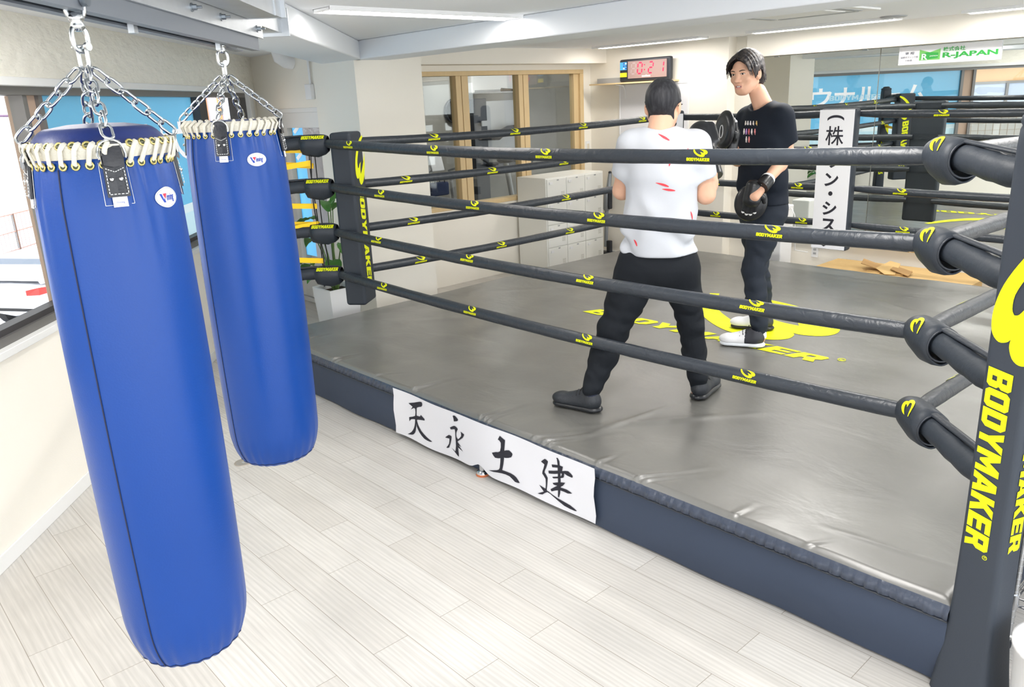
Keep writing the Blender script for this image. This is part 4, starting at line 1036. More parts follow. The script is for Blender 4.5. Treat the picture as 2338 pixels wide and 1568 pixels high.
# ================================================================== wall with the timer
M_black = mat('black_plastic', (38, 42, 50), .4); M_panel = mat('timer_screen', (150, 128, 124), .25, spec=.5); M_led = mat('red_led', (230, 20, 50), .5, emit=(255, 24, 60), estr=1.1); M_seg = mat('unlit_segment', (158, 140, 138), .4)
M_keyb = mat('key_blue', (70, 160, 220), .5); M_keyy = mat('key_yellow', (250, 230, 40), .5); M_cream = mat('cream_plastic', (228, 220, 200), .5)
tm = empty('digital_timer', (-5.81, 7.38, 2.02), 'black digital round timer with red digits on a shelf on the far wall', 'timer')
MB().span((-6.158, 7.335, 2.02), (-5.46, 7.40, 2.262)).build('casing', M_black, tm, bevel=.02, seg=3)
MB().span((-6.03, 7.329, 2.055), (-5.50, 7.337, 2.236)).build('screen', M_panel, tm)
SEG = {'a': ((0, 2), (1, 2)), 'b': ((1, 2), (1, 1)), 'c': ((1, 1), (1, 0)), 'd': ((0, 0), (1, 0)), 'e': ((0, 1), (0, 0)), 'f': ((0, 2), (0, 1)), 'g': ((0, 1), (1, 1))}
def digit(mb, segs, x0, w=.058, h=.056, z0=2.103, t=.0075):
    for s_ in segs:
        (ax, ay), (bx, by) = SEG[s_]; sh = .006
        A = Vector((x0 + ax * w + ay * sh, z0 + ay * h)); B = Vector((x0 + bx * w + by * sh, z0 + by * h)); d = (B - A).normalized(); n_ = Vector((-d.y, d.x)); A += d * .006; B -= d * .006
        mb.poly([A[:], (A + d * t + n_ * t)[:], (B - d * t + n_ * t)[:], B[:], (B - d * t - n_ * t)[:], (A + d * t - n_ * t)[:]], lambda x, y: Vector((x, 7.3275, y)))
mb = MB(); digit(mb, 'abcdefg', -5.985); mb.build('unlit_digit', M_seg, tm)
for dg, x0 in (('abcdef', -5.895), ('abged', -5.745), ('bc', -5.665 + .06)):
    mb = MB(); digit(mb, dg, x0); mb.build('digit', M_led, tm, label='lit red digit')
mb = MB()
for z in (2.14, 2.19): mb.box((-5.795, 7.327, z), (.012, .002, .012))
mb.build('colon', M_led, tm)
mb = MB(); add_text(mb, 'molten', lambda x, y: Vector((-5.83 + x, 7.3265, 2.066 + y)), (0, 0, .115, .022), size=1, offset=.03); mb.build('maker_lettering', M_fix, tm)
MB().span((-6.142, 7.329, 2.15), (-6.05, 7.336, 2.232)).build('keypad', M_keyb, tm)
MB().span((-6.142, 7.329, 2.075), (-6.05, 7.336, 2.12)).build('key_label', M_keyy, tm)
for i in range(6):
    MB().box((-6.086 + .03 * (i % 2), 7.327, 2.165 + .026 * (i // 2)), (.016, .004, .014)).build('key', M_fix if i in (0, 5) else mat('key_dark', (60, 60, 130), .5), tm)
sh = empty('wall_shelf', (-5.95, 7.35, 2.0), 'white wall shelf with a bracket carrying the digital timer', 'shelf')
MB().span((-6.548, 7.26, 2.003), (-5.42, 7.449, 2.018)).build('board', M_wood, sh)
MB().span((-6.548, 7.40, 2.018), (-6.17, 7.449, 2.075)).build('back_box', M_grey, sh)
mb = MB(); mb.tube([(-6.16, 7.27, 2.0), (-6.16, 7.40, 1.985), (-6.16, 7.435, 1.94), (-6.16, 7.437, 1.84)], .006, 8); mb.build('bracket', M_fix, sh)
wbd = empty('whiteboard', (-5.9, 7.44, 1.3), 'plain white board hung on the far wall under the timer shelf', 'whiteboard')
MB().span((-6.23, 7.436, 1.2), (-5.3, 7.448, 1.98)).build('board', M_board, wbd)
mb = MB(); mb.span((-6.245, 7.43, 1.185), (-6.23, 7.449, 1.995)); mb.span((-5.3, 7.43, 1.185), (-5.285, 7.449, 1.995)); mb.span((-6.23, 7.43, 1.98), (-5.3, 7.449, 1.995)); mb.span((-6.23, 7.43, 1.185), (-5.3, 7.449, 1.2)); mb.build('board_frame', M_fix, wbd)
sw = empty('light_switch', (-6.69, 7.385, 1.3), 'white light switch plate beside the interior window', 'switch')
MB().span((-6.70, 7.35, 1.25), (-6.692, 7.42, 1.37)).build('plate', M_fix, sw, bevel=.002); MB().span((-6.693, 7.365, 1.28), (-6.688, 7.405, 1.34)).build('rocker', M_cream, sw, bevel=.002)
# stick vacuum leaning on the far wall
M_vac = mat('grey_metallic', (150, 156, 162), .35, .4)
vc = empty('stick_vacuum', (-6.38, 7.36, 0), 'slim grey stick vacuum cleaner standing beside the white lockers', 'vacuum cleaner')
mb = MB(); mb.tube([(-6.39, 7.36, .56), (-6.385, 7.36, .58), (-6.375, 7.36, .78), (-6.36, 7.37, .82), (-6.345, 7.38, .99), (-6.345, 7.38, 1.0)], [.03, .043, .042, .030, .022, .02], 16); mb.build('body', M_vac, vc)
MB().span((-6.343, 7.33, .58), (-6.315, 7.39, .78)).build('battery', M_black, vc, bevel=.01)
MB().lathe([(.018, .995), (.02, 1.015), (.012, 1.025)], (-6.345, 7.38, 0), 14).build('handle_cap', M_black, vc)
MB().tube([(-6.385, 7.36, .56), (-6.395, 7.355, .12)], .024, 14).build('wand', M_vac, vc)
MB().span((-6.47, 7.29, 0), (-6.30, 7.40, .06)).build('floor_head', M_black, vc, bevel=.012); MB().span((-6.37, 7.33, .055), (-6.31, 7.38, .2)).build('hinge', M_black, vc, bevel=.01)

# ================================================================== lockers under the interior window
M_lock = mat('locker_white', (240, 240, 234), .4); M_lockline = mat('locker_gap', (196, 194, 184), .6)
lk = empty('locker_unit', (-6.4, 6.63, 0), 'white steel locker unit with twelve doors under the interior window', 'lockers')
MB().span((-6.66, 6.16, 0), (-6.212, 7.10, 1.06)).build('cabinet', M_lock, lk, bevel=.004)
for c_ in range(3):
    for r_ in range(4):
        y0 = 6.175 + c_ * .303; z0 = .05 + r_ * .25
        d = MB().span((-6.212, y0, z0), (-6.198, y0 + .297, z0 + .244)).build('locker_door', M_lock, lk, bevel=.003)
        mb = MB(); mb.span((-6.199, y0 + .03, z0 + .19), (-6.190, y0 + .075, z0 + .215)); mb.build('door_latch', M_fix, d)
        mb = MB()
        for q in range(5): mb.span((-6.199, y0 + .215, z0 + .05 + q * .011), (-6.1965, y0 + .265, z0 + .054 + q * .011))
        mb.build('vent_slots', M_lockline, d)
        MB().span((-6.199, y0 + .15, z0 + .222), (-6.1968, y0 + .18, z0 + .236)).build('number_plate', M_grey, d)

# ================================================================== far left: glazed door, sign outside, planter, pipes
dr = props(empty('door_1', (-7.1, 3.8, 0)), kind='structure')
mb = MB(); mb.span((-7.54, 3.79, 0), (-7.50, 3.93, 1.90)); mb.span((-7.54, 3.79, 1.86), (-6.5, 3.93, 1.90)); mb.span((-7.50, 3.80, 0), (-6.55, 3.9, .04)); mb.build('door_frame', M_white, dr, bevel=.003)
mb = MB(); mb.span((-7.48, 3.82, .05), (-7.39, 3.87, 1.86)); mb.span((-7.39, 3.82, .05), (-6.5, 3.87, .42)); mb.span((-7.39, 3.82, 1.72), (-6.5, 3.87, 1.86)); mb.span((-7.36, 3.815, .12), (-6.6, 3.82, .13)); mb.span((-7.36, 3.815, .36), (-6.6, 3.82, .37))
mb.build('door_leaf', M_white, dr, bevel=.003)
MB().span((-7.39, 3.842, .42), (-6.5, 3.848, 1.72)).build('pane', M_glass, dr)
MB().tube([(-7.42, 3.79, .85), (-7.42, 3.77, .86), (-7.42, 3.77, 1.04), (-7.42, 3.79, 1.05)], .008, 8).build('door_handle', M_chrome, dr)
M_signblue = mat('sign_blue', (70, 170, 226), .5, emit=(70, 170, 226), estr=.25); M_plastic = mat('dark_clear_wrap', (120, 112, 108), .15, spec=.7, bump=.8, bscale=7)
so = empty('standing_sign', (-7.85, 4.35, 0), 'blue and grey standing sign seen outside through the glazed door', 'standing sign')
MB().span((-8.27, 4.33, .3), (-8.03, 4.37, 1.84)).build('blue_panel', M_signblue, so)
MB().span((-8.03, 4.33, .3), (-7.45, 4.37, 1.80)).build('wrapped_panel', M_plastic, so)
mb = MB(); mb.span((-8.30, 4.32, 0), (-8.26, 4.38, 1.86)); mb.span((-7.46, 4.32, 0), (-7.42, 4.38, 1.86)); mb.build('sign_frame', M_white, so)
mb = MB()
for i in range(3): mb.poly([(-8.24, 1.66 - i * .14), (-8.1, 1.74 - i * .14), (-8.1, 1.69 - i * .14), (-8.2, 1.63 - i * .14)], lambda x, y: Vector((x, 4.328, y)))
mb.build('sign_marks', M_white, so)
pl_ = empty('planter', (-5.86, 3.33, 0), 'tall tapered white planter at the left ring corner in front of the column', 'planter')
mb = MB(); a = .145; b = .115; cx, cy = -5.80, 3.27
vs = [(cx + sx * b, cy + sy * b, 0.0) for sx, sy in ((-1, -1), (1, -1), (1, 1), (-1, 1))] + [(cx + sx * a, cy + sy * a, .475) for sx, sy in ((-1, -1), (1, -1), (1, 1), (-1, 1))]
vs += [(cx + sx * (a - .018), cy + sy * (a - .018), .475) for sx, sy in ((-1, -1), (1, -1), (1, 1), (-1, 1))] + [(cx + sx * (a - .025), cy + sy * (a - .025), .42) for sx, sy in ((-1, -1), (1, -1), (1, 1), (-1, 1))]
mb.add(vs, [(3, 2, 1, 0)] + [(i + 4 * k, (i + 1) % 4 + 4 * k, (i + 1) % 4 + 4 * k + 4, i + 4 * k + 4) for k in range(3) for i in range(4)]); mb.build('pot', M_fix, pl_, bevel=.004)
MB().box((cx, cy, .43), (.24, .24, .01)).build('soil', mat('soil', (60, 50, 40), .95), pl_)
M_leaf = mat('leaf_green', (66, 128, 42), .4, spec=.5, var=.25, vscale=5); M_stem = mat('stem_green', (90, 120, 60), .5)
pt = empty('leafy_plant', (cx, cy, .435), 'green broad-leaved plant growing in the tall white planter', 'plant')
rng = random.Random(11)
# (reach direction from the pot, leaf base height, length, rise at the tip)
for i, (az, zb, ln, out, drp) in enumerate(((200, 1.02, .36, .12, -.06), (175, .80, .42, .20, .02), (150, 1.08, .34, .06, .10), (20, 1.10, .3, .05, .1), (240, .95, .32, .14, -.10), (330, .72, .30, .16, -.1), (95, 1.15, .3, .03, .12), (215, .68, .26, .22, -.10), (350, .86, .30, .22, -.12), (120, .6, .3, .2, 0), (185, .62, .22, .3, -.06), (280, .60, .24, .1, .0))):
    A = math.radians(az); d = Vector((math.cos(A), math.sin(A), 0)); sd = Vector((-d.y, d.x, 0)); base = Vector((cx, cy, .44)) + d * .02; tip0 = Vector((cx, cy, zb)) + d * out
    st = MB(); st.tube([base, base.lerp(tip0, .5) - d * .02, tip0], [.007, .006, .004], 8); so_ = st.build('stem', M_stem, pt)
    lf = MB(); n = 12; vs = []
    for k in range(n + 1):
        t = k / n; w = .075 * math.sin(math.pi * min(1, t * .96 + .04)) ** .8 * (1 - .25 * t)
        cpos = tip0 + d * (ln * t * .8) + Vector((0, 0, ln * (.35 * t - .55 * t * t) + drp * t))
        for q in (-1, -.5, 0, .5, 1): vs.append(cpos + sd * (q * w) + Vector((0, 0, .35 * abs(q) * w + .004 * math.sin(t * 30 + q))))
    lf.add(vs, [(k * 5 + q, k * 5 + q + 1, (k + 1) * 5 + q + 1, (k + 1) * 5 + q) for k in range(n) for q in range(4)], True)
    lf.build('leaf', M_leaf, pt)
pp = empty('pipe_elbow', (-7.1, 3.75, 2.3), 'round white pipe elbow on the far left wall under the beam', 'pipe')
mb = MB(); mb.tube([(-7.06, 3.78, 2.30)] + [(-7.06 + .0 * k, 3.72, 2.31) for k in range(1)] + [(-7.06, 3.66, 2.345), (-7.06, 3.65, 2.40)], .06, 24); mb.build('elbow', M_fix, pp)
MB().lathe([(.06, 3.75), (.075, 3.755), (.075, 3.779)], (-7.06, 0, 2.30), 24, ax='Y').build('flange', M_fix, pp) if False else None
cd = empty('switch_box', (-6.745, 3.73, 2.03), 'white switch box with a conduit running up the column', 'switch box')
MB().span((-6.80, 3.735, 1.97), (-6.70, 3.779, 2.10)).build('box', M_fix, cd, bevel=.004)
MB().tube([(-6.735, 3.762, 2.10), (-6.735, 3.762, 2.4)], .011, 12).build('conduit', M_fix, cd)
# round floor outlet cover
fo = empty('floor_outlet', (-4.108, 1.61, 0), 'round metal cover plate set in the plank floor under the far blue bag', 'floor outlet')
MB().lathe([(.001, .005), (.042, .005), (.050, .003), (.052, 0)], (-4.108, 1.61, 0), 36).build('cover', mat('worn_metal', (176, 168, 158), .4, .5), fo)
MB().box((-4.100, 1.605, .0055), (.02, .012, .002)).build('latch', M_grey, fo)

# ================================================================== agility ladder hung behind the left turnbuckles
M_rung = mat('yellow_plastic', (255, 206, 0), .5); M_web = mat('black_webbing', (28, 28, 32), .8)
lad = empty('agility_ladder', (-5.1, 2.75, .7), 'agility ladder with yellow rungs and black straps hung at the left ring corner', 'agility ladder')
P0 = Vector((-5.085, 2.79, 0)); P1 = Vector((-5.39, 2.46, 0)); dl = (P1 - P0)
def rung(za, zb_, off, nm='rung'):
    a_ = P0 + dl * .02 + Vector((0, 0, za)); b_ = P0 + dl * 1.0 + Vector((0, 0, zb_)); a_ += Vector((-off, off, 0)) * .7; b_ += Vector((-off, off, 0)) * .7
    d = (b_ - a_).normalized(); up = Vector((0, 0, 1)); mb = MB()
    M = Matrix((d, d.cross(up).normalized() * -1, (d.cross(up)).cross(d).normalized())).transposed()
    mb.box((a_ + b_) / 2, ((b_ - a_).length, .006, .036), M=M); mb.box((a_ + b_) / 2 + M @ Vector((0, -.004, 0)), ((b_ - a_).length, .004, .010), M=M)
    mb.build(nm, M_rung, lad)
for za, zb_, of in ((1.615, 1.64, .03), (1.535, 1.48, .0), (1.51, 1.545, .045), (1.235, 1.255, .02), (1.115, 1.05, .0), (1.105, 1.12, .04), (.845, .875, .02)): rung(za, zb_, of)
for of, t in ((0.0, .03), (.03, -.03), (.05, .06)):
    mb = MB(); p = P0 + dl * t + Vector((-of, of, 0)) * .7
    pts = [p + Vector((.012 * math.sin(z * 9 + of * 60), .01 * math.cos(z * 7), z)) for z in np.linspace(.66, 1.66, 24)]
    mb.tube(pts, .011, 6, flat=(Vector((.7, .7, 0)), .25)); mb.build('strap', M_web, lad)

# ================================================================== near right: chrome rack and bin
rk = empty('wire_rack', (-.62, 2.85, 0), 'chrome wire shelving rack behind the big near right post', 'wire rack')
for x, y in ((-.615, 2.80), (-.615, 3.4), (.3, 2.80), (.3, 3.4)):
    mb = MB(); mb.tube([(x, y, .03), (x, y, 1.3)], .0125, 16)
    for z in np.arange(.1, 1.28, .025): mb.tube([(x, y, z), (x, y, z + .003)], .0134, 12)
    po = mb.build('rack_post', M_chrome, rk); MB().lathe([(.014, 0), (.016, .01), (.016, .032)], (x, y, 0), 16).build('foot_cap', M_black, po)
for z in (.17, .62, 1.1):
    mb = MB()
    for y in (2.80, 3.4):
        for dz in (0, .03): mb.tube([(-.615, y, z + dz), (.3, y, z + dz)], .003, 6)
        mb.tube([(-.6 + .06 * k, y, z + .03 * (k % 2)) for k in range(16)], .002, 5)
    for x in (-.615, .3):
        for dz in (0, .03): mb.tube([(x, 2.80, z + dz), (x, 3.4, z + dz)], .003, 6)
        mb.tube([(x, 2.80 + .06 * k, z + .03 * (k % 2)) for k in range(11)], .002, 5)
    for k in range(1, 24): mb.tube([(-.615 + .038 * k, 2.80, z + .032), (-.615 + .038 * k, 3.4, z + .032)], .0018, 4)
    for x in (-.615, .3):
        for y in (2.80, 3.4): mb.lathe([(.017, z - .008), (.0185, z), (.0175, z + .045)], (x, y, 0), 16)
    mb.build('wire_shelf', M_chrome, rk)
bn = empty('white_bin', (-.38, 2.44, 0), 'white plastic bin at the right edge by the wire rack', 'bin')
MB().lathe([(.11, 0), (.12, .02), (.135, .30), (.142, .302), (.142, .318), (.13, .318), (.118, .03), (.001, .03)], (-.38, 2.44, 0), 36).build('bucket', M_fix, bn)
MB().tube([(-.38 - .142 * math.cos(t), 2.44, .30 - .10 * math.sin(t)) for t in np.linspace(0, math.pi, 16)], .003, 6).build('bucket_handle', M_fix, bn) if False else MB().tube([(-.38 + .143 * math.cos(t), 2.44 - .03 + .0 * t, .305) for t in (2.6, 2.9, 3.2)], .004, 6).build('bucket_handle', M_fix, bn)
dk = empty('dark_panel', (.3, 3.7, 0), 'dark panel standing behind the wire rack', 'panel')
MB().span((-.55, 3.62, 0), (1.2, 3.65, .9)).build('board', mat('dark_board', (58, 58, 62), .6), dk)
# ================================================================== printed film on the window, street outside
M_film = film_mat('blue_film', (120, 196, 236), .75); M_film2 = film_mat('pale_blue_film', (200, 232, 244), .75); M_filmw = film_mat('white_film', (250, 250, 252), .8); M_films = film_mat('sky_film', (140, 206, 240), .75); M_filmr = film_mat('red_film', (226, 60, 90), .5); M_filmt = film_mat('greyblue_film', (112, 166, 196), .5)
fm = empty('window_banner', ww(2.5, 1.5, -.12), 'sky blue printed window film with big white Japanese letters, read from the street', 'window film')
def fq(s0, s1, z0, z1, off): return MB().quad(ww(s0, z0, off), ww(s1, z0, off), ww(s1, z1, off), ww(s0, z1, off))
OUT = lambda x, y: ww(-x, y, -.112)
GL = (('ウ', 3.215, 3.54, 1.555, 1.84), ('ナ', 2.86, 3.17, 1.555, 1.84), ('ル', 2.51, 2.83, 1.555, 1.84), ('ー', 2.18, 2.45, 1.68, 1.725), ('ム', 1.78, 2.12, 1.555, 1.84))
mb = MB()
for ch, s0, s1, z0, z1 in GL: add_text(mb, ch, OUT, (-s1, z0, -s0, z1), size=1, offset=.022)
lett = mb.build('film_lettering', M_filmw, fm, label='big white Japanese letters')
# the blue film leaves the letters free: cut them out of a thin sheet
cm = MB()
for ch, s0, s1, z0, z1 in GL:
    vs_, fs_ = text_mesh(ch, size=1, offset=.022); xs_ = [v.x for v in vs_]; ys_ = [v.y for v in vs_]
    fx_ = lambda v: (-s1 + (v.x - min(xs_)) / (max(xs_) - min(xs_)) * (s1 - s0), z0 + (v.y - min(ys_)) / (max(ys_) - min(ys_)) * (z1 - z0))
    b0 = len(vs_); cm.add([(*fx_(v), -.01) for v in vs_] + [(*fx_(v), .01) for v in vs_], [tuple(reversed(f)) for f in fs_] + [tuple(i + b0 for i in f) for f in fs_])
    from collections import Counter
    ec = Counter()
    for f in fs_:
        for a, b in zip(f, f[1:] + f[:1]): ec[(a, b)] += 1
    o_ = len(cm.v) - 2 * b0
    for (a, b) in ec:
        if (b, a) not in ec: cm.f.append([o_ + a, o_ + b, o_ + b + b0, o_ + a + b0]); cm.sm.append(False); cm.mi.append(0)
OUT2 = lambda x, y: ww(-x, y, -.112)
for f0 in (lambda x, y: Vector((x, y, .01)),):
    for o_, h_ in word_polys('BODYMAKER', slant=0)[0]:
        k_ = .8 / word_polys('BODYMAKER', slant=0)[1]
        cm.poly([(-3.25 + x * k_, 1.645 + y * .075) for x, y in o_], f0, [[(-3.25 + x * k_, 1.645 + y * .075) for x, y in q] for q in h_], depth=.02, nrm=(0, 0, 1))
co = cm.build('cutter', M_film); sh_ = MB().box((-(1.31 + 3.74) / 2, (1.215 + 2.02) / 2, 0), (2.43, .805, .002)).build('sheet', M_film)
bm = bmesh.new(); bm.from_mesh(co.data); bmesh.ops.remove_doubles(bm, verts=bm.verts, dist=1e-6); bmesh.ops.recalc_face_normals(bm, faces=bm.faces); bm.to_mesh(co.data); bm.free()
bo = sh_.modifiers.new('b', 'BOOLEAN'); bo.operation = 'DIFFERENCE'; bo.object = co; bo.solver = 'EXACT'; bo.use_self = True
dg = bpy.context.evaluated_depsgraph_get(); dg.update(); me_cut = bpy.data.meshes.new_from_object(sh_.evaluated_get(dg))
mb = MB(); mb.add([OUT(v.co.x, v.co.y) + WN * 0 for v in me_cut.vertices if True], [tuple(p.vertices) for p in me_cut.polygons if p.normal.z > .5])
bpy.data.objects.remove(sh_); bpy.data.objects.remove(co)
mb.build('film', M_film, fm)
fq(1.31, 3.74, .975, 1.15, -.112).build('lower_film', M_film2, fm); fq(1.31, 3.74, 1.15, 1.215, -.112).build('film_stripe', film_mat('pale_stripe', (220, 238, 244), .75), fm)
mb = MB()
for o_, h_ in word_polys('BODYMAKER', slant=0)[0]: mb.poly([(-3.25 + x * k_, 1.645 + y * .075) for x, y in o_], OUT2, [[(-3.25 + x * k_, 1.645 + y * .075) for x, y in q] for q in h_])
mb.build('small_film_lettering', film_mat('light_film', (190, 228, 246), .75), fm)
OUT2 = lambda x, y: ww(-x, y, -.1102)
mb = MB(); mb.poly([(-2.03 + .06 * math.cos(a * .3142), 1.30 + .06 * math.sin(a * .3142)) for a in range(20)], OUT2); mb.build('red_dot', M_filmr, fm)
mb = MB(); mb.poly([(-3.0, 1.3), (-2.8, 1.3), (-2.8, 1.45), (-3.0, 1.45)], OUT2); mb.build('white_block', M_filmw, fm)

M_asph = mat('sunlit_asphalt', (196, 198, 206), .9); M_bld = mat('white_building', (236, 234, 230), .8); M_tan = mat('tan_building', (226, 186, 140), .8); M_orange = mat('orange_building', (232, 140, 80), .8); M_bwin = mat('far_window', (170, 180, 196), .2); M_wire = mat('power_cable', (120, 90, 120), .7)
structure('ground', MB().quad((-70, -60, -2.1), (-3.2, -60, -2.1), (-3.2, 70, -2.1), (-70, 70, -2.1)), M_asph)
def osw(s, z, off): return ww(s, z, off)
pn = empty('tile_fence', ww(-1.2, 0, -2.2), 'white tiled boundary wall with a thin grid outside the window, seen in the mirror', 'wall outside')
mb = MB(); wbox(mb, -5.5, .55, -2.1, 1.42, -2.3, -2.2); mb.build('tiles', M_bld, pn)
mb = MB()
for k in range(48): wbox(mb, -5.4 + .125 * k, -5.392 + .125 * k, -.5, 1.42, -2.2, -2.196)
for k in range(15): wbox(mb, -5.5, .55, -.4 + .125 * k, -.394 + .125 * k, -2.2, -2.196)
mb.build('tile_joints', mat('tile_joint', (206, 190, 170), .8), pn)
hb = empty('building', ww(-4, -2.1, -7), 'tan house with a grey window across the street, seen in the mirror', 'building')
mb = MB(); wbox(mb, -9, 3.2, -2.1, 2.9, -9.5, -7); mb.build('wall', M_tan, hb)
mb = MB(); wbox(mb, -9.2, 3.4, 2.9, 3.1, -9.7, -6.5); wbox(mb, -9, 3.2, 2.1, 2.2, -7, -6.6); mb.build('roof', M_bld, hb)
for s_ in (-6.6, -3.2, .3):
    mb = MB(); wbox(mb, s_, s_ + 1.7, .3, 1.75, -7, -6.96); w_ = mb.build('window', M_bwin, hb); mb = MB(); wbox(mb, s_ - .06, s_, .25, 1.8, -7, -6.93); wbox(mb, s_ + 1.7, s_ + 1.76, .25, 1.8, -7, -6.93); wbox(mb, s_, s_ + 1.7, 1.75, 1.8, -7, -6.93); wbox(mb, s_ + .82, s_ + .88, .3, 1.75, -6.96, -6.93); mb.build('window_frame', M_alu, w_)
hb = empty('building', ww(20, -2.1, -6.5), 'orange and white building far down the street behind the farther blue bag', 'building')
mb = MB(); wbox(mb, 18.6, 25, -2.1, 6, -9, -5.6); mb.build('wall', M_orange, hb)
mb = MB(); wbox(mb, 16.6, 18.6, -2.1, 5.2, -8.4, -6.0); mb.build('side_wing', M_bld, hb)
for k in range(4):
    mb = MB(); wbox(mb, 18.9 + k * 1.3, 19.7 + k * 1.3, .8, 2.3, -5.6, -5.56); mb.build('window', M_bwin, hb)
hb = empty('building', ww(14, -2.1, -22), 'pale low building beyond the car park behind the left window pane', 'building')
mb = MB(); wbox(mb, 6, 42, -2.1, .6, -34, -27); mb.build('wall', M_bld, hb)
mb = MB(); wbox(mb, 5.6, 42.4, .6, .85, -34.4, -26.6); mb.build('roof', mat('red_roof', (214, 190, 196), .8), hb)
fc = empty('street_fence', ww(12, -2.1, -11), 'pale mesh fence along the car park outside the left window', 'fence')
for k in range(16):
    mb = MB(); wbox(mb, 4 + k * 2, 4.06 + k * 2, -2.1, -.6, -11.03, -10.97); mb.build('fence_post', M_alu, fc)
mb = MB()
for z in (-.62, -1.1, -1.6): wbox(mb, 4, 34, z, z + .03, -11.02, -10.98)
for k in range(150): wbox(mb, 4 + k * .2, 4.02 + k * .2, -1.9, -.62, -11.005, -10.995)
mb.build('fence_mesh', mat('fence_mesh', (190, 194, 200), .6), fc)
for i, (z0, z1, off, sag) in enumerate(((2.75, 2.45, -5.2, .1), (3.6, 3.7, -5.6, .12), (2.25, 1.9, -4.6, .1), (4.4, 4.3, -6, .1))):
    o = MB().tube([ww(s_, z0 + (z1 - z0) * (s_ + 12) / 42 - sag * math.sin(math.pi * (s_ + 12) / 42), off) for s_ in np.linspace(-12, 15, 22)], .025 if i < 2 else .018, 6).build('power_cable', M_wire)
    props(o, ('%s overhead power cable crossing the window view' % ('thick lower', 'thin upper', 'thin lowest', 'topmost')[i]), 'cable', 'overhead cables')
# white estate car seen from behind through the left pane
M_car = mat('white_car_paint', (232, 234, 240), .25, coat=.6); M_carglass = mat('car_glass', (90, 100, 116), .1, spec=.7); M_tail = mat('tail_light', (214, 40, 40), .25, emit=(230, 60, 40), estr=.5); M_tyre = mat('tyre', (40, 40, 42), .8)
cpos = ww(14.3, -2.1, -6.4); fwd = Vector((-.55, .83, 0)).normalized(); rgt = Vector((fwd.y, -fwd.x, 0))
car = empty('parked_car', cpos, 'white estate car with red tail lights parked outside the left window', 'car')
CP = lambda x, y, z: cpos + fwd * x + rgt * y + Vector((0, 0, z))
secs = [(-2.1, .62, .42, .95), (-2.15, .78, .36, 1.0), (-2.0, .86, .3, 1.02), (-1.0, .9, .25, 1.02), (.8, .9, .25, 1.0), (1.7, .86, .28, .9), (2.25, .7, .35, .75)]
mb = MB(); vs = []
for x, hw, zb, zt in secs: vs += [CP(x, -hw, zb), CP(x, -hw, zt - .1), CP(x, -hw + .1, zt), CP(x, hw - .1, zt), CP(x, hw, zt - .1), CP(x, hw, zb)]
mb.add(vs, [(6 * i + j, 6 * i + (j + 1) % 6, 6 * i + 6 + (j + 1) % 6, 6 * i + 6 + j) for i in range(6) for j in range(6)] + [tuple(range(6)), tuple(range(41, 35, -1))], True); mb.build('body', M_car, car, subsurf=1)
mb = MB(); cab = [(-2.05, .74, 1.0, .7, 1.06), (-1.55, .80, 1.0, .62, 1.46), (.1, .82, 1.0, .62, 1.50), (1.0, .80, .95, .6, 1.06)]; vs = []
for x, hb_, zb, ht, zt in cab: vs += [CP(x, -hb_, zb), CP(x, -ht, zt), CP(x, ht, zt), CP(x, hb_, zb)]
mb.add(vs, [(4 * i + j, 4 * i + j + 1, 4 * i + 5 + j, 4 * i + 4 + j) for i in range(3) for j in range(3)], True); mb.build('roof', M_car, car)
mb = MB(); mb.quad(CP(-2.03, -.62, 1.06), CP(-2.03, .62, 1.06), CP(-1.62, .55, 1.41), CP(-1.62, -.55, 1.41)); mb.build('rear_window', M_carglass, car)
for sg_ in (-1, 1):
    mb = MB(); mb.quad(CP(-1.45, sg_ * .79, 1.08), CP(-1.3, sg_ * .68, 1.38), CP(.1, sg_ * .68, 1.41), CP(.75, sg_ * .80, 1.06)); mb.build('side_window', M_carglass, car)
    mb = MB(); mb.add([CP(-2.19, sg_ * .5, .80), CP(-2.19, sg_ * .80, .82), CP(-1.85, sg_ * .90, .84), CP(-1.85, sg_ * .90, .94), CP(-2.17, sg_ * .80, .96), CP(-2.19, sg_ * .5, .90)], [(0, 1, 4, 5), (1, 2, 3, 4)]); mb.build('tail_light', M_tail, car, label='red tail light')
    for x in (-1.3, 1.4):
        mb = MB(); mb.tube([CP(x, sg_ * .74, .32), CP(x, sg_ * .92, .32)], .32, 24); wh = mb.build('wheel', M_tyre, car); mb = MB(); mb.tube([CP(x, sg_ * .90, .32), CP(x, sg_ * .935, .32)], .2, 16); mb.build('wheel_rim', M_grey, wh)
MB().tube([CP(-2.12, -.6, .5), CP(-2.12, .6, .5)], .03, 8).build('bumper', M_tyre, car)

# ================================================================== training room behind the interior window
area('training_room_fill', (-7.9, 7.0, 2.36), 1.6, .3, 9)  # added lamp without a fixture, lights the closed room
ck = empty('wall_clock', (-8.97, 7.17, 1.77), 'round white wall clock in the training room behind the interior window', 'clock')
MB().lathe([(.001, -8.985), (.165, -8.985), (.17, -8.95), (.15, -8.94), (.145, -8.955)], (0, 7.17, 1.77), 40, ax='X').build('clock_rim', M_black, ck); MB().lathe([(.001, -8.952), (.148, -8.952)], (0, 7.17, 1.77), 40, ax='X').build('dial', M_fix, ck)
for a_, l_ in ((.6, .08), (2.2, .12)): MB().box((-8.948, 7.17 + l_ / 2 * math.sin(a_), 1.77 + l_ / 2 * math.cos(a_)), (.004, .012, l_), M=Matrix.Rotation(-a_, 3, 'X')).build('hand', M_black, ck)
ac = empty('air_conditioner', (-8.9, 7.8, 2.05), 'white wall air conditioner in the training room behind the interior window', 'air conditioner')
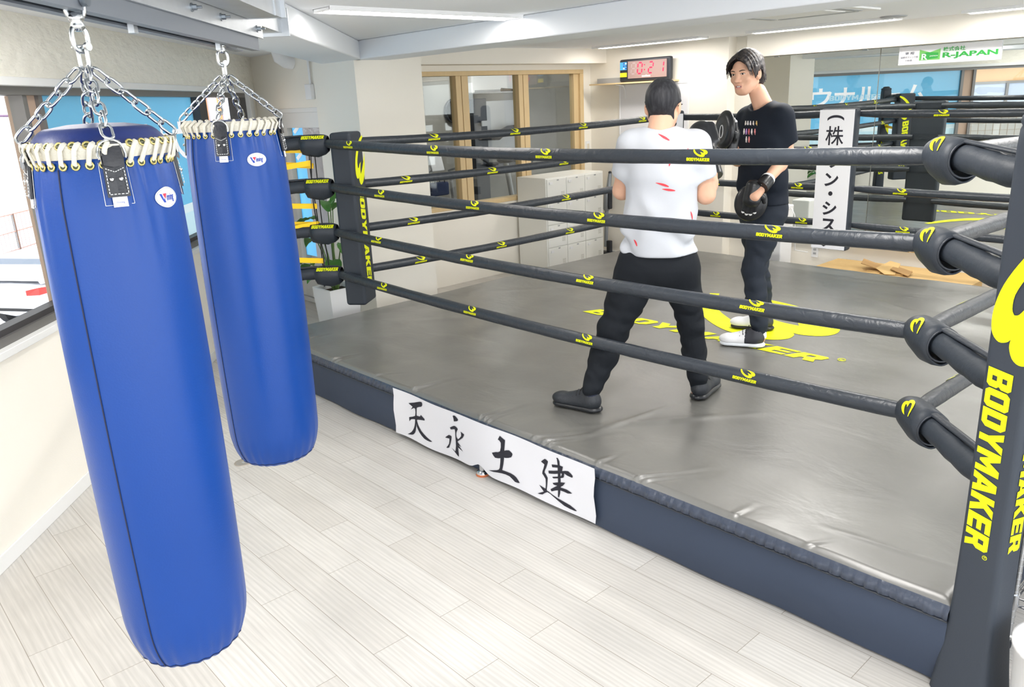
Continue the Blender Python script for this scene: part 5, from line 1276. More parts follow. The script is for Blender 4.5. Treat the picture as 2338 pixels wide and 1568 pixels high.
MB().span((-8.995, 7.36, 1.98), (-8.78, 8.26, 2.25)).build('casing', M_fix, ac, bevel=.03); MB().span((-8.79, 7.40, 2.0), (-8.775, 8.22, 2.03)).build('louvre', M_grey, ac)
M_blk = mat('machine_black', (36, 40, 48), .45)
gm = empty('weight_machine', (-8.4, 7.6, 0), 'black weight machine frame with a light panel in the training room', 'exercise machine')
MB().span((-8.62, 7.12, .2), (-8.5, 7.36, 1.92)).build('tower', M_blk, gm, bevel=.01); MB().span((-8.58, 7.36, 1.2), (-8.54, 7.95, 1.88)).build('light_panel', M_grey, gm)
mb = MB(); mb.tube([(-8.5, 7.2, 1.42), (-8.45, 7.5, 1.42), (-8.42, 7.65, 1.5), (-8.42, 8.0, 1.53)], [.045, .06, .045, .03], 12); mb.build('press_arm', M_blk, gm)
mb = MB(); mb.tube([(-8.42, 8.02, .05), (-8.42, 8.02, 2.0), (-8.45, 7.6, 2.02)], .025, 10); mb.build('upright', M_blk, gm)
MB().span((-8.47, 7.22, 1.56), (-8.45, 7.34, 1.63)).build('display', M_grey, gm); MB().span((-8.6, 7.3, 1.02), (-8.3, 8.0, 1.06)).build('crossbar', M_blk, gm); MB().span((-8.7, 7.1, 0), (-8.3, 8.1, .06)).build('base', M_blk, gm)
bk = empty('exercise_bike', (-7.8, 7.1, 0), 'black exercise bike in the training room behind the interior window', 'exercise bike')
MB().lathe([(.001, 1.095), (.09, 1.11), (.12, 1.14), (.10, 1.165), (.001, 1.17)], (-7.9, 7.12, 0), 20).build('saddle', M_blk, bk)
MB().tube([(-7.9, 7.12, 1.12), (-7.88, 7.2, .62)], .035, 12).build('seat_post', M_grey, bk)
mb = MB(); mb.tube([(-7.88, 7.2, .62), (-7.85, 7.25, .35)], [.06, .2], 20); mb.tube([(-7.8, 6.9, .05), (-7.9, 7.5, .05)], .03, 8); mb.build('frame', M_blk, bk)
mb = MB(); mb.tube([(-7.98, 6.75, 1.26), (-7.95, 6.76, 1.18), (-7.93, 6.85, 1.12), (-7.9, 6.98, 1.10)], .016, 10); mb.build('handlebar', M_blk, bk); MB().lathe([(.001, .62), (.035, .64), (.035, .69), (.001, .71)], (-7.9, 7.42, 0), 14).build('knob', mat('red_knob', (200, 60, 70), .5), bk)
td = empty('treadmill', (-8.2, 6.2, 0), 'grey treadmill with an upright console in the training room', 'treadmill')
MB().span((-8.9, 5.9, 0), (-7.6, 6.55, .16)).build('deck', M_blk, td, bevel=.02)
for y in (5.95, 6.5): MB().tube([(-8.2, y, .16), (-8.3, y, 1.05), (-8.0, y, 1.12)], .025, 10).build('handrail', M_grey, td)
MB().box((-8.32, 6.3, 1.18), (.03, .2, .26), M=Matrix.Rotation(-.3, 3, 'Y')).build('console', M_board, td, bevel=.01)
mb = MB(); mb.tube([(-8.31, 6.22, 1.06), (-8.3, 6.1, .98)], .02, 8); mb.build('console_arm', M_grey, td)
bg_ = empty('tote_bag', (-8.0, 6.06, .79), 'navy tote bag hanging on the treadmill in the training room', 'bag')
MB().span((-8.06, 5.92, .79), (-7.94, 6.2, .95)).build('bag_body', mat('navy_cloth', (40, 54, 92), .8), bg_, bevel=.02)
mb = MB(); 
for x in (-8.05, -7.95): mb.tube([(x, 5.98, .94), (x, 6.0, 1.02), (x, 6.12, 1.02), (x, 6.14, .94)], .006, 6)
mb.build('bag_handle', M_blk, bg_)
# ================================================================== figures: smooth bodies from blended tapered limbs
class Field:
    """signed distance samples on a regular grid inside a box"""
    def __init__(s, lo, hi, h):
        s.h = h; s.lo = np.array(lo, float)
        n = np.ceil((np.array(hi) - s.lo) / h).astype(int) + 1
        ax = [s.lo[i] + h * np.arange(n[i]) for i in range(3)]
        s.X, s.Y, s.Z = np.meshgrid(*ax, indexing='ij'); s.X = s.X.astype(np.float32); s.Y = s.Y.astype(np.float32); s.Z = s.Z.astype(np.float32)
        s.d = np.full(s.X.shape, 9.0, np.float32)
    def pts(s): return s.X, s.Y, s.Z
    def cone(s, a, b, ra, rb, flat=None):
        """distance to a tapered limb; flat=(dir,k): k times wider along dir"""
        a = np.array(a, float); b = np.array(b, float); ab = b - a; L2 = max(1e-9, ab @ ab)
        px, py, pz = s.X - a[0], s.Y - a[1], s.Z - a[2]
        t = np.clip((px * ab[0] + py * ab[1] + pz * ab[2]) / L2, 0, 1)
        qx, qy, qz = px - t * ab[0], py - t * ab[1], pz - t * ab[2]
        if flat is not None:
            v = np.array(flat[0], float); v /= np.linalg.norm(v); k = flat[1]
            c = (qx * v[0] + qy * v[1] + qz * v[2]) * (1 / k - 1)
            qx, qy, qz = qx + c * v[0], qy + c * v[1], qz + c * v[2]
        return np.sqrt(qx * qx + qy * qy + qz * qz) - (ra + t * (rb - ra))
    def ell(s, c, r, M=None):
        px, py, pz = s.X - c[0], s.Y - c[1], s.Z - c[2]
        if M is not None:
            M = np.array(M); px, py, pz = (px * M[0][0] + py * M[1][0] + pz * M[2][0], px * M[0][1] + py * M[1][1] + pz * M[2][1], px * M[0][2] + py * M[1][2] + pz * M[2][2])
        k0 = np.sqrt((px / r[0]) ** 2 + (py / r[1]) ** 2 + (pz / r[2]) ** 2)
        k1 = np.sqrt((px / r[0] ** 2) ** 2 + (py / r[1] ** 2) ** 2 + (pz / r[2] ** 2) ** 2) + 1e-9
        return k0 * (k0 - 1) / k1
    def add(s, d, k=.03):
        h = np.clip(.5 + .5 * (s.d - d) / k, 0, 1); s.d = s.d + (d - s.d) * h - k * h * (1 - h); return s
    def cut(s, d, k=.01):
        """remove d"""
        d = -d; h = np.clip(.5 - .5 * (s.d - d) / k, 0, 1); s.d = s.d + (d - s.d) * h + k * h * (1 - h); return s
    def plane(s, p, n):
        n = np.array(n, float); n /= np.linalg.norm(n); return (s.X - p[0]) * n[0] + (s.Y - p[1]) * n[1] + (s.Z - p[2]) * n[2]
    def mesh(s):
        F = s.d; neg = F < 0; nx, ny, nz = F.shape
        cnt = np.zeros((nx - 1, ny - 1, nz - 1), np.float32); acc = np.zeros((3, nx - 1, ny - 1, nz - 1), np.float32)
        offs = [(i, j, k) for i in (0, 1) for j in (0, 1) for k in (0, 1)]
        S = lambda A, o: A[o[0]:nx - 1 + o[0], o[1]:ny - 1 + o[1], o[2]:nz - 1 + o[2]]
        for a in offs:
            for ax in range(3):
                if a[ax]: continue
                b = list(a); b[ax] = 1
                fa, fb = S(F, a), S(F, b); m = (fa < 0) != (fb < 0)
                t = np.where(m, fa / np.where(m, fa - fb, 1), 0)
                for q in range(3): acc[q] += np.where(m, a[q] + (t if q == ax else 0), 0)
                cnt += m
        act = cnt > 0; idx = np.full(act.shape, -1, int); idx[act] = np.arange(act.sum())
        I = np.argwhere(act); V = s.lo + s.h * (I + np.stack([acc[q][act] / cnt[act] for q in range(3)], 1))
        faces = []
        for ax in range(3):
            u, v = [(1, 2), (2, 0), (0, 1)][ax]
            sl0 = [slice(None)] * 3; sl1 = [slice(None)] * 3; sl0[ax] = slice(0, -1); sl1[ax] = slice(1, None)
            m = neg[tuple(sl0)] != neg[tuple(sl1)]
            E = np.argwhere(m); ok = (E[:, u] > 0) & (E[:, v] > 0) & (E[:, u] < F.shape[u] - 1) & (E[:, v] < F.shape[v] - 1); E = E[ok]
            flip = neg[tuple(E.T)]
            def cell(du, dv): c = E.copy(); c[:, u] -= du; c[:, v] -= dv; return idx[tuple(c.T)]
            q = np.stack([cell(1, 1), cell(0, 1), cell(0, 0), cell(1, 0)], 1)
            q[~flip] = q[~flip][:, ::-1]; faces.append(q)
        return V, np.concatenate(faces)
    def build(s, name, m, parent=None, label=None, smooth=1, paint=None):
        V, Q = s.mesh()
        for _ in range(smooth):          # light relaxation removes grid stair steps
            A = np.zeros_like(V); n = np.zeros(len(V))
            for a, b in ((0, 1), (1, 2), (2, 3), (3, 0)):
                np.add.at(A, Q[:, a], V[Q[:, b]]); np.add.at(n, Q[:, a], 1); np.add.at(A, Q[:, b], V[Q[:, a]]); np.add.at(n, Q[:, b], 1)
            V = V * .5 + (A / np.maximum(n, 1)[:, None]) * .5
        me = bpy.data.meshes.new(name); me.vertices.add(len(V)); me.vertices.foreach_set('co', V.astype(np.float32).ravel())
        me.loops.add(len(Q) * 4); me.loops.foreach_set('vertex_index', Q.ravel().astype(np.int32))
        me.polygons.add(len(Q)); me.polygons.foreach_set('loop_start', np.arange(0, len(Q) * 4, 4, dtype=np.int32)); me.polygons.foreach_set('loop_total', np.full(len(Q), 4, np.int32))
        me.polygons.foreach_set('use_smooth', np.ones(len(Q), bool))
        ms = m if isinstance(m, (list, tuple)) else [m]
        for q in ms: me.materials.append(q)
        if paint is not None:
            cen = V[Q].mean(1); me.polygons.foreach_set('material_index', paint(cen).astype(np.int32))
        me.update(); me.validate()
        o = bpy.data.objects.new(name, me); COL.objects.link(o)
        if parent is not None:
            o.parent = parent
        if label: o['label'] = label
        return o
def sculpt(name, prog, lo, hi, h, m, parent=None, label=None, smooth=1, paint=None):
    """run prog on a coarse grid, then only near the surface on the fine grid"""
    k = 4; C_ = Field(lo, np.array(hi) + h * k, h * k); prog(C_); F = Field(lo, lo, h)
    n = [(d_ - 1) * k + 1 for d_ in C_.d.shape]
    cd = C_.d; band = np.abs(cd) < h * k * 1.9
    blk = np.zeros([d_ - 1 for d_ in cd.shape], bool)
    for i in (0, 1):
        for j in (0, 1):
            for q in (0, 1): blk |= band[i:cd.shape[0] - 1 + i, j:cd.shape[1] - 1 + j, q:cd.shape[2] - 1 + q]
    full = np.repeat(np.repeat(np.repeat(cd, k, 0), k, 1), k, 2)[:n[0], :n[1], :n[2]].copy()
    mask = np.zeros(n, bool); mb_ = np.repeat(np.repeat(np.repeat(blk, k, 0), k, 1), k, 2); mask[:mb_.shape[0], :mb_.shape[1], :mb_.shape[2]] = mb_
    mask[1:] |= mask[:-1]; mask[:, 1:] |= mask[:, :-1]; mask[:, :, 1:] |= mask[:, :, :-1]
    I = np.nonzero(mask)
    F.X = (F.lo[0] + h * I[0]).astype(np.float32); F.Y = (F.lo[1] + h * I[1]).astype(np.float32); F.Z = (F.lo[2] + h * I[2]).astype(np.float32)
    F.d = np.full(F.X.shape, 9.0, np.float32); prog(F)
    full = np.where(full < 0, -1.0, 1.0).astype(np.float32); full[I] = F.d; F.d = full
    return F.build(name, m, parent, label, smooth, paint)
def wr(F, amp, dirs, seed=0):
    """soft cloth wrinkles: warped waves; dirs = list of (wave vector, phase)"""
    X, Y, Z = F.pts(); w = 0
    wx = .012 * np.sin(X * 23 + Z * 17 + seed) + .010 * np.sin(Y * 31 - Z * 13 + seed * 2)
    for (kx, ky, kz), ph in dirs: w = w + np.sin(X * kx + Y * ky + Z * kz + ph + wx * 90)
    return amp * w / len(dirs)
def V3(*a): return np.array(a, float)
def box_of(pts, pad): P = np.array(pts); return P.min(0) - pad, P.max(0) + pad

M_skin = mat('skin', (226, 178, 150), .5, spec=.35, bump=.04, bscale=300); M_skin.node_tree.nodes['Principled BSDF'].inputs['Subsurface Weight'].default_value = .12; M_skin.node_tree.nodes['Principled BSDF'].inputs['Subsurface Radius'].default_value = (.01, .004, .002)
M_lip = mat('lips', (220, 156, 142), .45, spec=.45); M_brow = mat('brow_hair', (74, 60, 54), .8); M_teeth = mat('teeth', (238, 234, 226), .3); M_eyew = mat('eye_white', (222, 218, 214), .25); M_iris = mat('iris', (42, 30, 26), .15); M_mouth = mat('mouth_inside', (110, 50, 50), .5)
def hair_mat(name, c1, c2, light=.35):
    m = mat(name, c1, .55, spec=.3); nt = m.node_tree; p = nt.nodes['Principled BSDF']; N = nt.nodes.new; L = nt.links.new
    tc = N('ShaderNodeTexCoord'); mp = N('ShaderNodeMapping'); mp.inputs['Scale'].default_value = (90, 90, 14); L(tc.outputs['Object'], mp.inputs['Vector'])
    n = N('ShaderNodeTexNoise'); n.inputs['Scale'].default_value = 1; n.inputs['Detail'].default_value = 4; L(mp.outputs['Vector'], n.inputs['Vector'])
    cr = N('ShaderNodeValToRGB'); cr.color_ramp.elements[0].position = .42; cr.color_ramp.elements[0].color = rgb(*c1); cr.color_ramp.elements[1].position = .42 + light; cr.color_ramp.elements[1].color = rgb(*c2); L(n.outputs['Fac'], cr.inputs['Fac']); L(cr.outputs['Color'], p.inputs['Base Color'])
    b = N('ShaderNodeBump'); b.inputs['Strength'].default_value = .35; b.inputs['Distance'].default_value = .003; L(n.outputs['Fac'], b.inputs['Height']); L(b.outputs['Normal'], p.inputs['Normal'])
    return m
M_hair1 = hair_mat('brown_hair', (34, 34, 40), (92, 80, 70), .4); M_hair2 = hair_mat('black_hair', (38, 38, 42), (70, 70, 74), .5)

def frame_of(f, up=(0, 0, 1)):
    """columns: right hand side of the figure (+x), facing (+y), up (+z)"""
    f = np.array(f, float); f /= np.linalg.norm(f); r = np.cross(f, np.array(up, float)); r /= np.linalg.norm(r); u = np.cross(r, f); return np.stack([r, f, u], 1)

def head_field(F, c, B, face=True, s=1.0):
    """head about centre c with axes B (x right, y face, z up); adult head, about 0.23 m tall"""
    L = lambda x, y, z: c + B @ (np.array([x, y, z]) * s)
    F.add(F.ell(L(0, -.012, .028), np.array([.074, .094, .090]) * s, B), .02)          # skull
    F.add(F.ell(L(0, .022, -.035), np.array([.060, .066, .082]) * s, B), .03)          # face
    F.add(F.ell(L(0, .048, -.092), np.array([.027, .026, .022]) * s, B), .03)          # chin
    for q in (-1, 1): F.add(F.cone(L(q * .055, -.012, -.055), L(q * .022, .046, -.092), .018 * s, .016 * s), .025)   # jaw line
    if face:
        for q in (-1, 1): F.add(F.ell(L(q * .040, .058, -.026), np.array([.024, .018, .02]) * s, B), .02)   # cheek bones
        F.add(F.cone(L(-.040, .070, .022), L(.040, .070, .022), .012 * s, .012 * s), .018)      # brow ridge
        for q in (-1, 1): F.cut(F.ell(L(q * .031, .090, .004), np.array([.019, .012, .0085]) * s, B), .008)     # eye sockets
        for q in (-1, 1): F.add(F.ell(L(q * .031, .069, .004), np.array([.015, .0135, .0125]) * s, B), .004)   # lids over the eyeballs
        F.add(F.cone(L(0, .080, .008), L(0, .098, -.028), .0085 * s, .0115 * s), .012)          # nose bridge to tip
        F.add(F.ell(L(0, .101, -.031), np.array([.0115, .011, .010]) * s, B), .008)
        for q in (-1, 1): F.add(F.ell(L(q * .0135, .089, -.034), np.array([.0085, .011, .008]) * s, B), .007)    # nostrils
        for q in (-1, 1): F.cut(F.ell(L(q * .007, .098, -.0425), np.array([.0035, .005, .003]) * s, B), .003)
        F.add(F.cone(L(-.020, .079, -.0575), L(.020, .079, -.0575), .0065 * s, .0065 * s), .008)   # upper lip
        F.add(F.ell(L(0, .086, -.0565), np.array([.012, .006, .0055]) * s, B), .006)
        F.add(F.cone(L(-.015, .078, -.0745), L(.015, .078, -.0745), .0075 * s, .0075 * s), .007)   # lower lip
        F.cut(F.ell(L(.002, .090, -.0650), np.array([.0195, .016, .0046]) * s, B), .003)        # parted mouth
    for q in (-1, 1):                                                                           # ears
        F.add(F.ell(L(q * .078, -.008, -.012), np.array([.011, .020, .033]) * s, B @ np.array([[math.cos(.35 * q), -math.sin(.35 * q), 0], [math.sin(.35 * q), math.cos(.35 * q), 0], [0, 0, 1]])), .008)
        F.cut(F.ell(L(q * .090, .000, -.010), np.array([.008, .010, .018]) * s, B), .006)
    return L

def finger_chain(F, base, dirs, lens, r0, r1, k=.006):
    p = np.array(base, float); n = len(lens)
    for i, (d, l) in enumerate(zip(dirs, lens)):
        d = np.array(d, float); d /= np.linalg.norm(d); q = p + d * l
        F.add(F.cone(p, q, r0 + (r1 - r0) * i / n, r0 + (r1 - r0) * (i + 1) / n), k); p = q
    return p

def shoe(foot, heel, toe, up_ang, names, mats, parent, hi=.10, s=1.0, white=False, side_flash=False, tilt=0.0):
    """trainer from heel to toe on its sole; heel, toe = ground points"""
    heel = np.array(heel, float); toe = np.array(toe, float); f = toe - heel; L = np.linalg.norm(f); f /= L
    r = np.cross(f, [0, 0, 1]); r /= np.linalg.norm(r); u = np.cross(r, f); P = lambda x, y, z: heel + f * x + r * y + u * z
    lo, hi_ = box_of([P(-.04, -.08, -.02), P(L + .04, .08, .2), P(-.04, .08, .2), P(L + .04, -.08, -.02)], .02)
    B = np.stack([f, r, u], 1)
    def prog(F):
     F.add(F.ell(P(.055, 0, .055), (.058, .036, .052), B), .02); F.add(F.cone(P(.06, 0, .045), P(L - .06, 0, .030), .044, .042, (u, .95)), .03)
     F.add(F.ell(P(L - .055, .004, .038), (.062, .047, .034), B), .02); F.add(F.cone(P(.045, 0, .06), P(.052, 0, hi), .036, .034), .02)
     F.add(F.cone(P(.10, 0, .085), P(.17, 0, .06), .026, .022), .02)
     F.cut(F.plane(P(0, 0, .022), u), .004)
     F.cut(F.cone(P(.048, 0, hi - .005), P(.05, 0, hi + .08), .030, .030), .004)
    def paint(cn):
        d = (cn - heel) @ f; return (d < L * .42).astype(int) if len(mats) > 3 else np.zeros(len(cn), int)
    up = sculpt('shoe', prog, lo, hi_, .004, [mats[0]] + ([mats[3]] if len(mats) > 3 else []), parent, paint=paint)
    def prog(F):
     F.add(F.cone(P(.045, 0, .012), P(L - .05, .004, .012), .047, .052, (u, .42)), .02); F.add(F.ell(P(.05, 0, .014), (.06, .043, .020), B), .02)
     F.cut(F.plane(P(0, 0, .001), u), .003); F.cut(-F.plane(P(0, 0, .030), u), .004)
    sculpt('sole', prog, lo, hi_, .004, mats[1], up)
    mb = MB()
    for i in range(5):
        x = .105 + i * .02; z = .108 - i * .0105
        mb.tube([P(x, -.030, z - .020), P(x + .004, -.012, z), P(x + .006, .012, z + .001), P(x + .004, .030, z - .020)], .0032, 6)
    mb.tube([P(.10, .0, .112), P(.095, .02, .13), P(.09, .03, .118), P(.105, .004, .112)], .0022, 6); mb.tube([P(.10, 0, .112), P(.092, -.02, .126), P(.10, -.028, .108)], .0022, 6)
    mb.build('laces', mats[2], up)
    return up
# ================================================================== the man in white, seen from behind
M_tee = mat('white_tee', (202, 205, 211), .8, spec=.2, bump=.08, bscale=400); M_redprint = mat('red_print', (236, 70, 80), .7); M_jog = mat('black_joggers', (24, 28, 34), .75, spec=.25, bump=.06, bscale=250); M_shoeb = mat('black_shoe', (34, 38, 44), .5, bump=.15, bscale=160); M_soleb = mat('black_sole', (26, 28, 32), .3, spec=.5); M_lacb = mat('black_lace', (20, 20, 22), .8)
M_glove = mat('black_glove_leather', (26, 28, 32), .28, spec=.6, bump=.12, bscale=50); M_gold = mat('gold_print', (190, 150, 60), .4, .3); M_sock = mat('white_sock', (236, 236, 236), .85); M_sockb = mat('dark_sock', (34, 40, 60), .85)
A = V3
mf = V3(-.62, .785, 0); me_ = V3(.785, .62, 0); UP = V3(0, 0, 1)
m = dict(head=A(-2.380, 3.153, 1.838), nt=A(-2.37, 3.125, 1.765), nb=A(-2.372, 3.112, 1.732), lsh=A(-2.492, 3.048, 1.668), rsh=A(-2.246, 3.235, 1.658), lel=A(-2.592, 3.105, 1.440), lwr=A(-2.655, 3.330, 1.512), lg=A(-2.664, 3.43, 1.60),
         rel=A(-2.247, 3.318, 1.415), rwr=A(-2.320, 3.470, 1.525), rg=A(-2.404, 3.52, 1.650), ch=A(-2.385, 3.152, 1.55), wa=A(-2.40, 3.16, 1.30), pel=A(-2.42, 3.185, 1.10), lhip=A(-2.500, 3.122, 1.055), rhip=A(-2.338, 3.248, 1.055),
         lkn=A(-2.570, 3.008, .748), rkn=A(-2.318, 3.322, .752), lan=A(-2.622, 2.892, .44), ran=A(-2.318, 3.402, .415))
lheel, ltoe = A(-2.572, 2.902, ZP + .007), A(-2.845, 2.838, ZP + .007); rheel, rtoe = A(-2.300, 3.360, ZP + .007), A(-2.372, 3.635, ZP + .007)
hf = V3(-.36, .925, -.12); HB = frame_of(hf)
def prog(F):
    head_field(F, m['head'], HB, face=True, s=.97)
    F.add(F.cone(m['nt'] + UP * .0, m['nb'] - UP * .03, .056, .062), .02)
    F.add(F.cone(m['lsh'], m['rsh'], .05, .05), .03); F.add(F.cone(m['ch'], m['wa'], .10, .095, (me_, 1.35)), .05); F.add(F.cone(m['wa'], m['pel'], .10, .11, (me_, 1.25)), .05)
    for s_ in 'lr':
        F.add(F.cone(m[s_ + 'sh'], m[s_ + 'el'], .053, .043), .02); F.add(F.cone(m[s_ + 'el'], m[s_ + 'el'] * .6 + m[s_ + 'wr'] * .4, .044, .045), .02); F.add(F.cone(m[s_ + 'el'] * .6 + m[s_ + 'wr'] * .4, m[s_ + 'wr'], .045, .031), .02); F.add(F.cone(m[s_ + 'wr'], m[s_ + 'g'], .030, .040), .02)
        F.add(F.cone(m[s_ + 'hip'], m[s_ + 'kn'], .085, .055), .04); F.add(F.cone(m[s_ + 'kn'], m[s_ + 'an'], .055, .036), .03); F.add(F.cone(m[s_ + 'an'], m[s_ + 'an'] - UP * .06, .036, .036), .02)
allp = list(m.values()) + [lheel, ltoe, rheel, rtoe]
lo, hi = box_of(allp, .17)
man = sculpt('person', prog, lo, hi, .005, M_skin)
props(man, 'person in white t-shirt and black joggers seen from behind, sparring with black gloves raised', 'person')
def prog(F):     # hair: short, close to the skull, cut square at the nape
    L = head_field(F, m['head'], HB, face=False, s=.97); F.d = F.d - .006
    q = lambda *a: m['head'] + HB @ (np.array(a) * .97)
    F.add(F.ell(q(0, -.018, .030), np.array([.079, .098, .092]), HB), .01)
    F.cut(F.cone(q(0, .12, -.03), q(0, .08, -.03), .085, .085), .01); F.cut(F.plane(q(0, -.02, -.078), HB @ V3(0, .32, .95)), .008)
    for s_ in (-1, 1): F.cut(F.ell(q(s_ * .090, .004, -.046), (.036, .052, .062), HB), .006)
    X, Y, Z = F.pts(); F.d = F.d + .0008 * np.sin(X * 190 + 40 * Y) * np.sin(Z * 70 + Y * 150)
sculpt('hair', prog, m['head'] - .16, m['head'] + .16, .004, M_hair2, man)
# glasses
mb = MB(); g = lambda x, y, z: Vector(m['head'] + HB @ (np.array([x, y, z]) * .97))
for s_ in (-1, 1): mb.tube([g(s_ * .033 + .024 * math.cos(t), .104 - .012 * abs(math.cos(t)), .003 + .018 * math.sin(t)) for t in np.linspace(0, 2 * math.pi, 18)[:-1]], .002, 6, closed=True); mb.tube([g(s_ * .058, .092, .008), g(s_ * .078, .05, .008), g(s_ * .081, -.01, .006), g(s_ * .079, -.03, -.008)], .002, 6)
mb.tube([g(-.010, .106, .006), g(.010, .106, .006)], .002, 6); mb.build('glasses', M_blk, man)
# shirt
def prog(F):
    F.add(F.cone(m['lsh'] * .9 + m['rsh'] * .1, m['rsh'] * .9 + m['lsh'] * .1, .066, .066), .03); F.add(F.cone(m['nb'] - UP * .055, m['ch'], .080, .108, (me_, 1.38)), .05)
    F.add(F.cone(m['ch'] + UP * .04, m['wa'], .114, .116, (me_, 1.44)), .05); F.add(F.cone(m['wa'], m['pel'] - UP * .03, .116, .137, (me_, 1.40)), .05)
    for s_, o in (('l', -1), ('r', 1)):
        e = m[s_ + 'sh'] * .36 + m[s_ + 'el'] * .64 + me_ * o * .002; F.add(np.maximum(F.cone(m[s_ + 'sh'], e + (e - m[s_ + 'sh']) * .3, .066, .066), -F.plane(e, m[s_ + 'sh'] - e)), .03)
    F.cut(F.cone(m['nt'] + UP * .03, m['nb'] + UP * .002 + mf * .02, .066, .066), .01)
    X, Y, Z = F.pts()
    low = np.clip((1.62 - Z) / .35, 0, 1)
    F.d = F.d + wr(F, .010, [((20, 14, 34), 0), ((-26, 10, 40), 1.2), ((36, -14, 16), 2.2)]) * low + .005 * np.sin((X * me_[0] + Y * me_[1]) * 42 + Z * 9 + 2 * np.sin(Z * 8)) * np.clip((1.5 - Z) / .3, .15, 1)
    hz = m['pel'][2] + .030 + .3 * ((X - m['pel'][0]) * me_[0] + (Y - m['pel'][1]) * me_[1]) ** 2; F.cut(Z - hz, .006)
lo, hi = box_of([m[k] for k in ('nt', 'lsh', 'rsh', 'lel', 'rel', 'pel', 'wa')], .24)
tee = sculpt('t_shirt', prog, lo, hi, .006, M_tee, man, smooth=2)
# scattered red marks on the shirt: small curved strips just above the cloth, found by shooting at the shirt surface
from mathutils.bvhtree import BVHTree
def surf(o):
    me = o.data; return BVHTree.FromPolygons([v.co for v in me.vertices], [p.vertices for p in me.polygons])
def strokes(o, specs, origin_dir, width, m_, parent, name, centre):
    """strokes drawn on the cloth: each a list of (across, up) points measured from centre in the plane facing origin_dir"""
    bv = surf(o); d = Vector(origin_dir).normalized(); rt = d.cross(Vector((0, 0, 1))).normalized() * -1
    for st in specs:
        mb = MB(); up_ = []; n = len(st)
        pl_ = []
        for i, (a, b) in enumerate(st):
            p, nr, _, _ = bv.ray_cast(Vector(centre) + rt * a + Vector((0, 0, b)) + d * .6, -d)
            if p is None: pl_ = []; break
            pl_.append((p + nr * .0018, nr))
        if len(pl_) < 2: continue
        vs = []
        for i, (p, nr) in enumerate(pl_):
            t = (pl_[min(i + 1, n - 1)][0] - pl_[max(i - 1, 0)][0]).normalized(); w = nr.cross(t).normalized() * width * math.sin(math.pi * (i + .35) / (n + .2))
            vs += [p + w, p - w]
        mb.add(vs, [(2 * i, 2 * i + 1, 2 * i + 3, 2 * i + 2) for i in range(len(pl_) - 1)]); mb.build(name, m_, parent)
def bent(a, b, c): return [((1 - t) ** 2 * a[0] + 2 * t * (1 - t) * b[0] + t * t * c[0], (1 - t) ** 2 * a[1] + 2 * t * (1 - t) * b[1] + t * t * c[1]) for t in np.linspace(0, 1, 7)]
cen = m['ch']
strokes(tee, [bent((-.02, .165), (.005, .15), (.03, .135)), bent((.075, .085), (.11, .06), (.115, .095)), bent((.02, .075), (.04, .05), (.03, .02)), bent((-.03, -.055), (.01, -.065), (.03, -.075)), bent((.0, -.085), (.03, -.09), (.06, -.095)), bent((-.075, -.215), (-.068, -.222), (-.06, -.228)), bent((.135, -.20), (.142, -.22), (.145, -.24)), bent((.15, -.15), (.17, -.12), (.18, -.13)), bent((-.02, -.385), (0, -.40), (.02, -.42)), bent((-.13, -.33), (-.12, -.34), (-.115, -.36)), bent((.2, -.075), (.23, -.08), (.24, -.11))], -mf, .0055, M_redprint, tee, 'red_mark', cen)
# joggers
def jog(F, m, flat_dir, thick=1.0, seat=.135, rs=1.0):
    T0 = thick
    F.add(F.cone(m['pel'] + UP * .10, m['pel'] - UP * .04, .104, seat, (flat_dir, 1.34)), .04)
    for s_ in 'lr':
        hp, kn, an = m[s_ + 'hip'], m[s_ + 'kn'], m[s_ + 'an']; thick = T0 * (rs if s_ == 'r' else 1)
        F.add(F.cone(hp + UP * .02, hp * .5 + kn * .5, .108 * thick, .096 * thick), .05); F.add(F.cone(hp * .5 + kn * .5, kn, .096 * thick, .076 * thick), .03)
        F.add(F.cone(kn, kn * .55 + an * .45, .076 * thick, .072 * thick), .03); F.add(F.cone(kn * .55 + an * .45, an + (kn - an) * .10, .072 * thick, .054), .02); F.add(F.cone(an + (kn - an) * .12, an + (kn - an) * .0, .050, .046), .012)
    X, Y, Z = F.pts()
    F.d = F.d + wr(F, .0065, [((46, 19, 64), 0), ((-38, 50, 58), 1), ((22, -46, 75), 2.4), ((8, 8, 90), .6)]) * np.clip((1.08 - Z) / .25, .3, 1)
lo, hi = box_of([m[k] for k in ('pel', 'lhip', 'rhip', 'lkn', 'rkn', 'lan', 'ran')], .2)
sculpt('joggers', lambda F: jog(F, m, me_, rs=.84), lo, hi, .006, M_jog, man, smooth=1)
for s_ in 'lr':
    mb = MB(); mb.tube([m[s_ + 'an'] + UP * .03, m[s_ + 'an'] - UP * .03], [.042, .041], 16); mb.build('sock', M_sockb, man)
shoe(0, lheel, ltoe, 0, None, (M_shoeb, M_soleb, M_lacb), man); shoe(0, rheel, rtoe, 0, None, (M_shoeb, M_soleb, M_lacb), man)
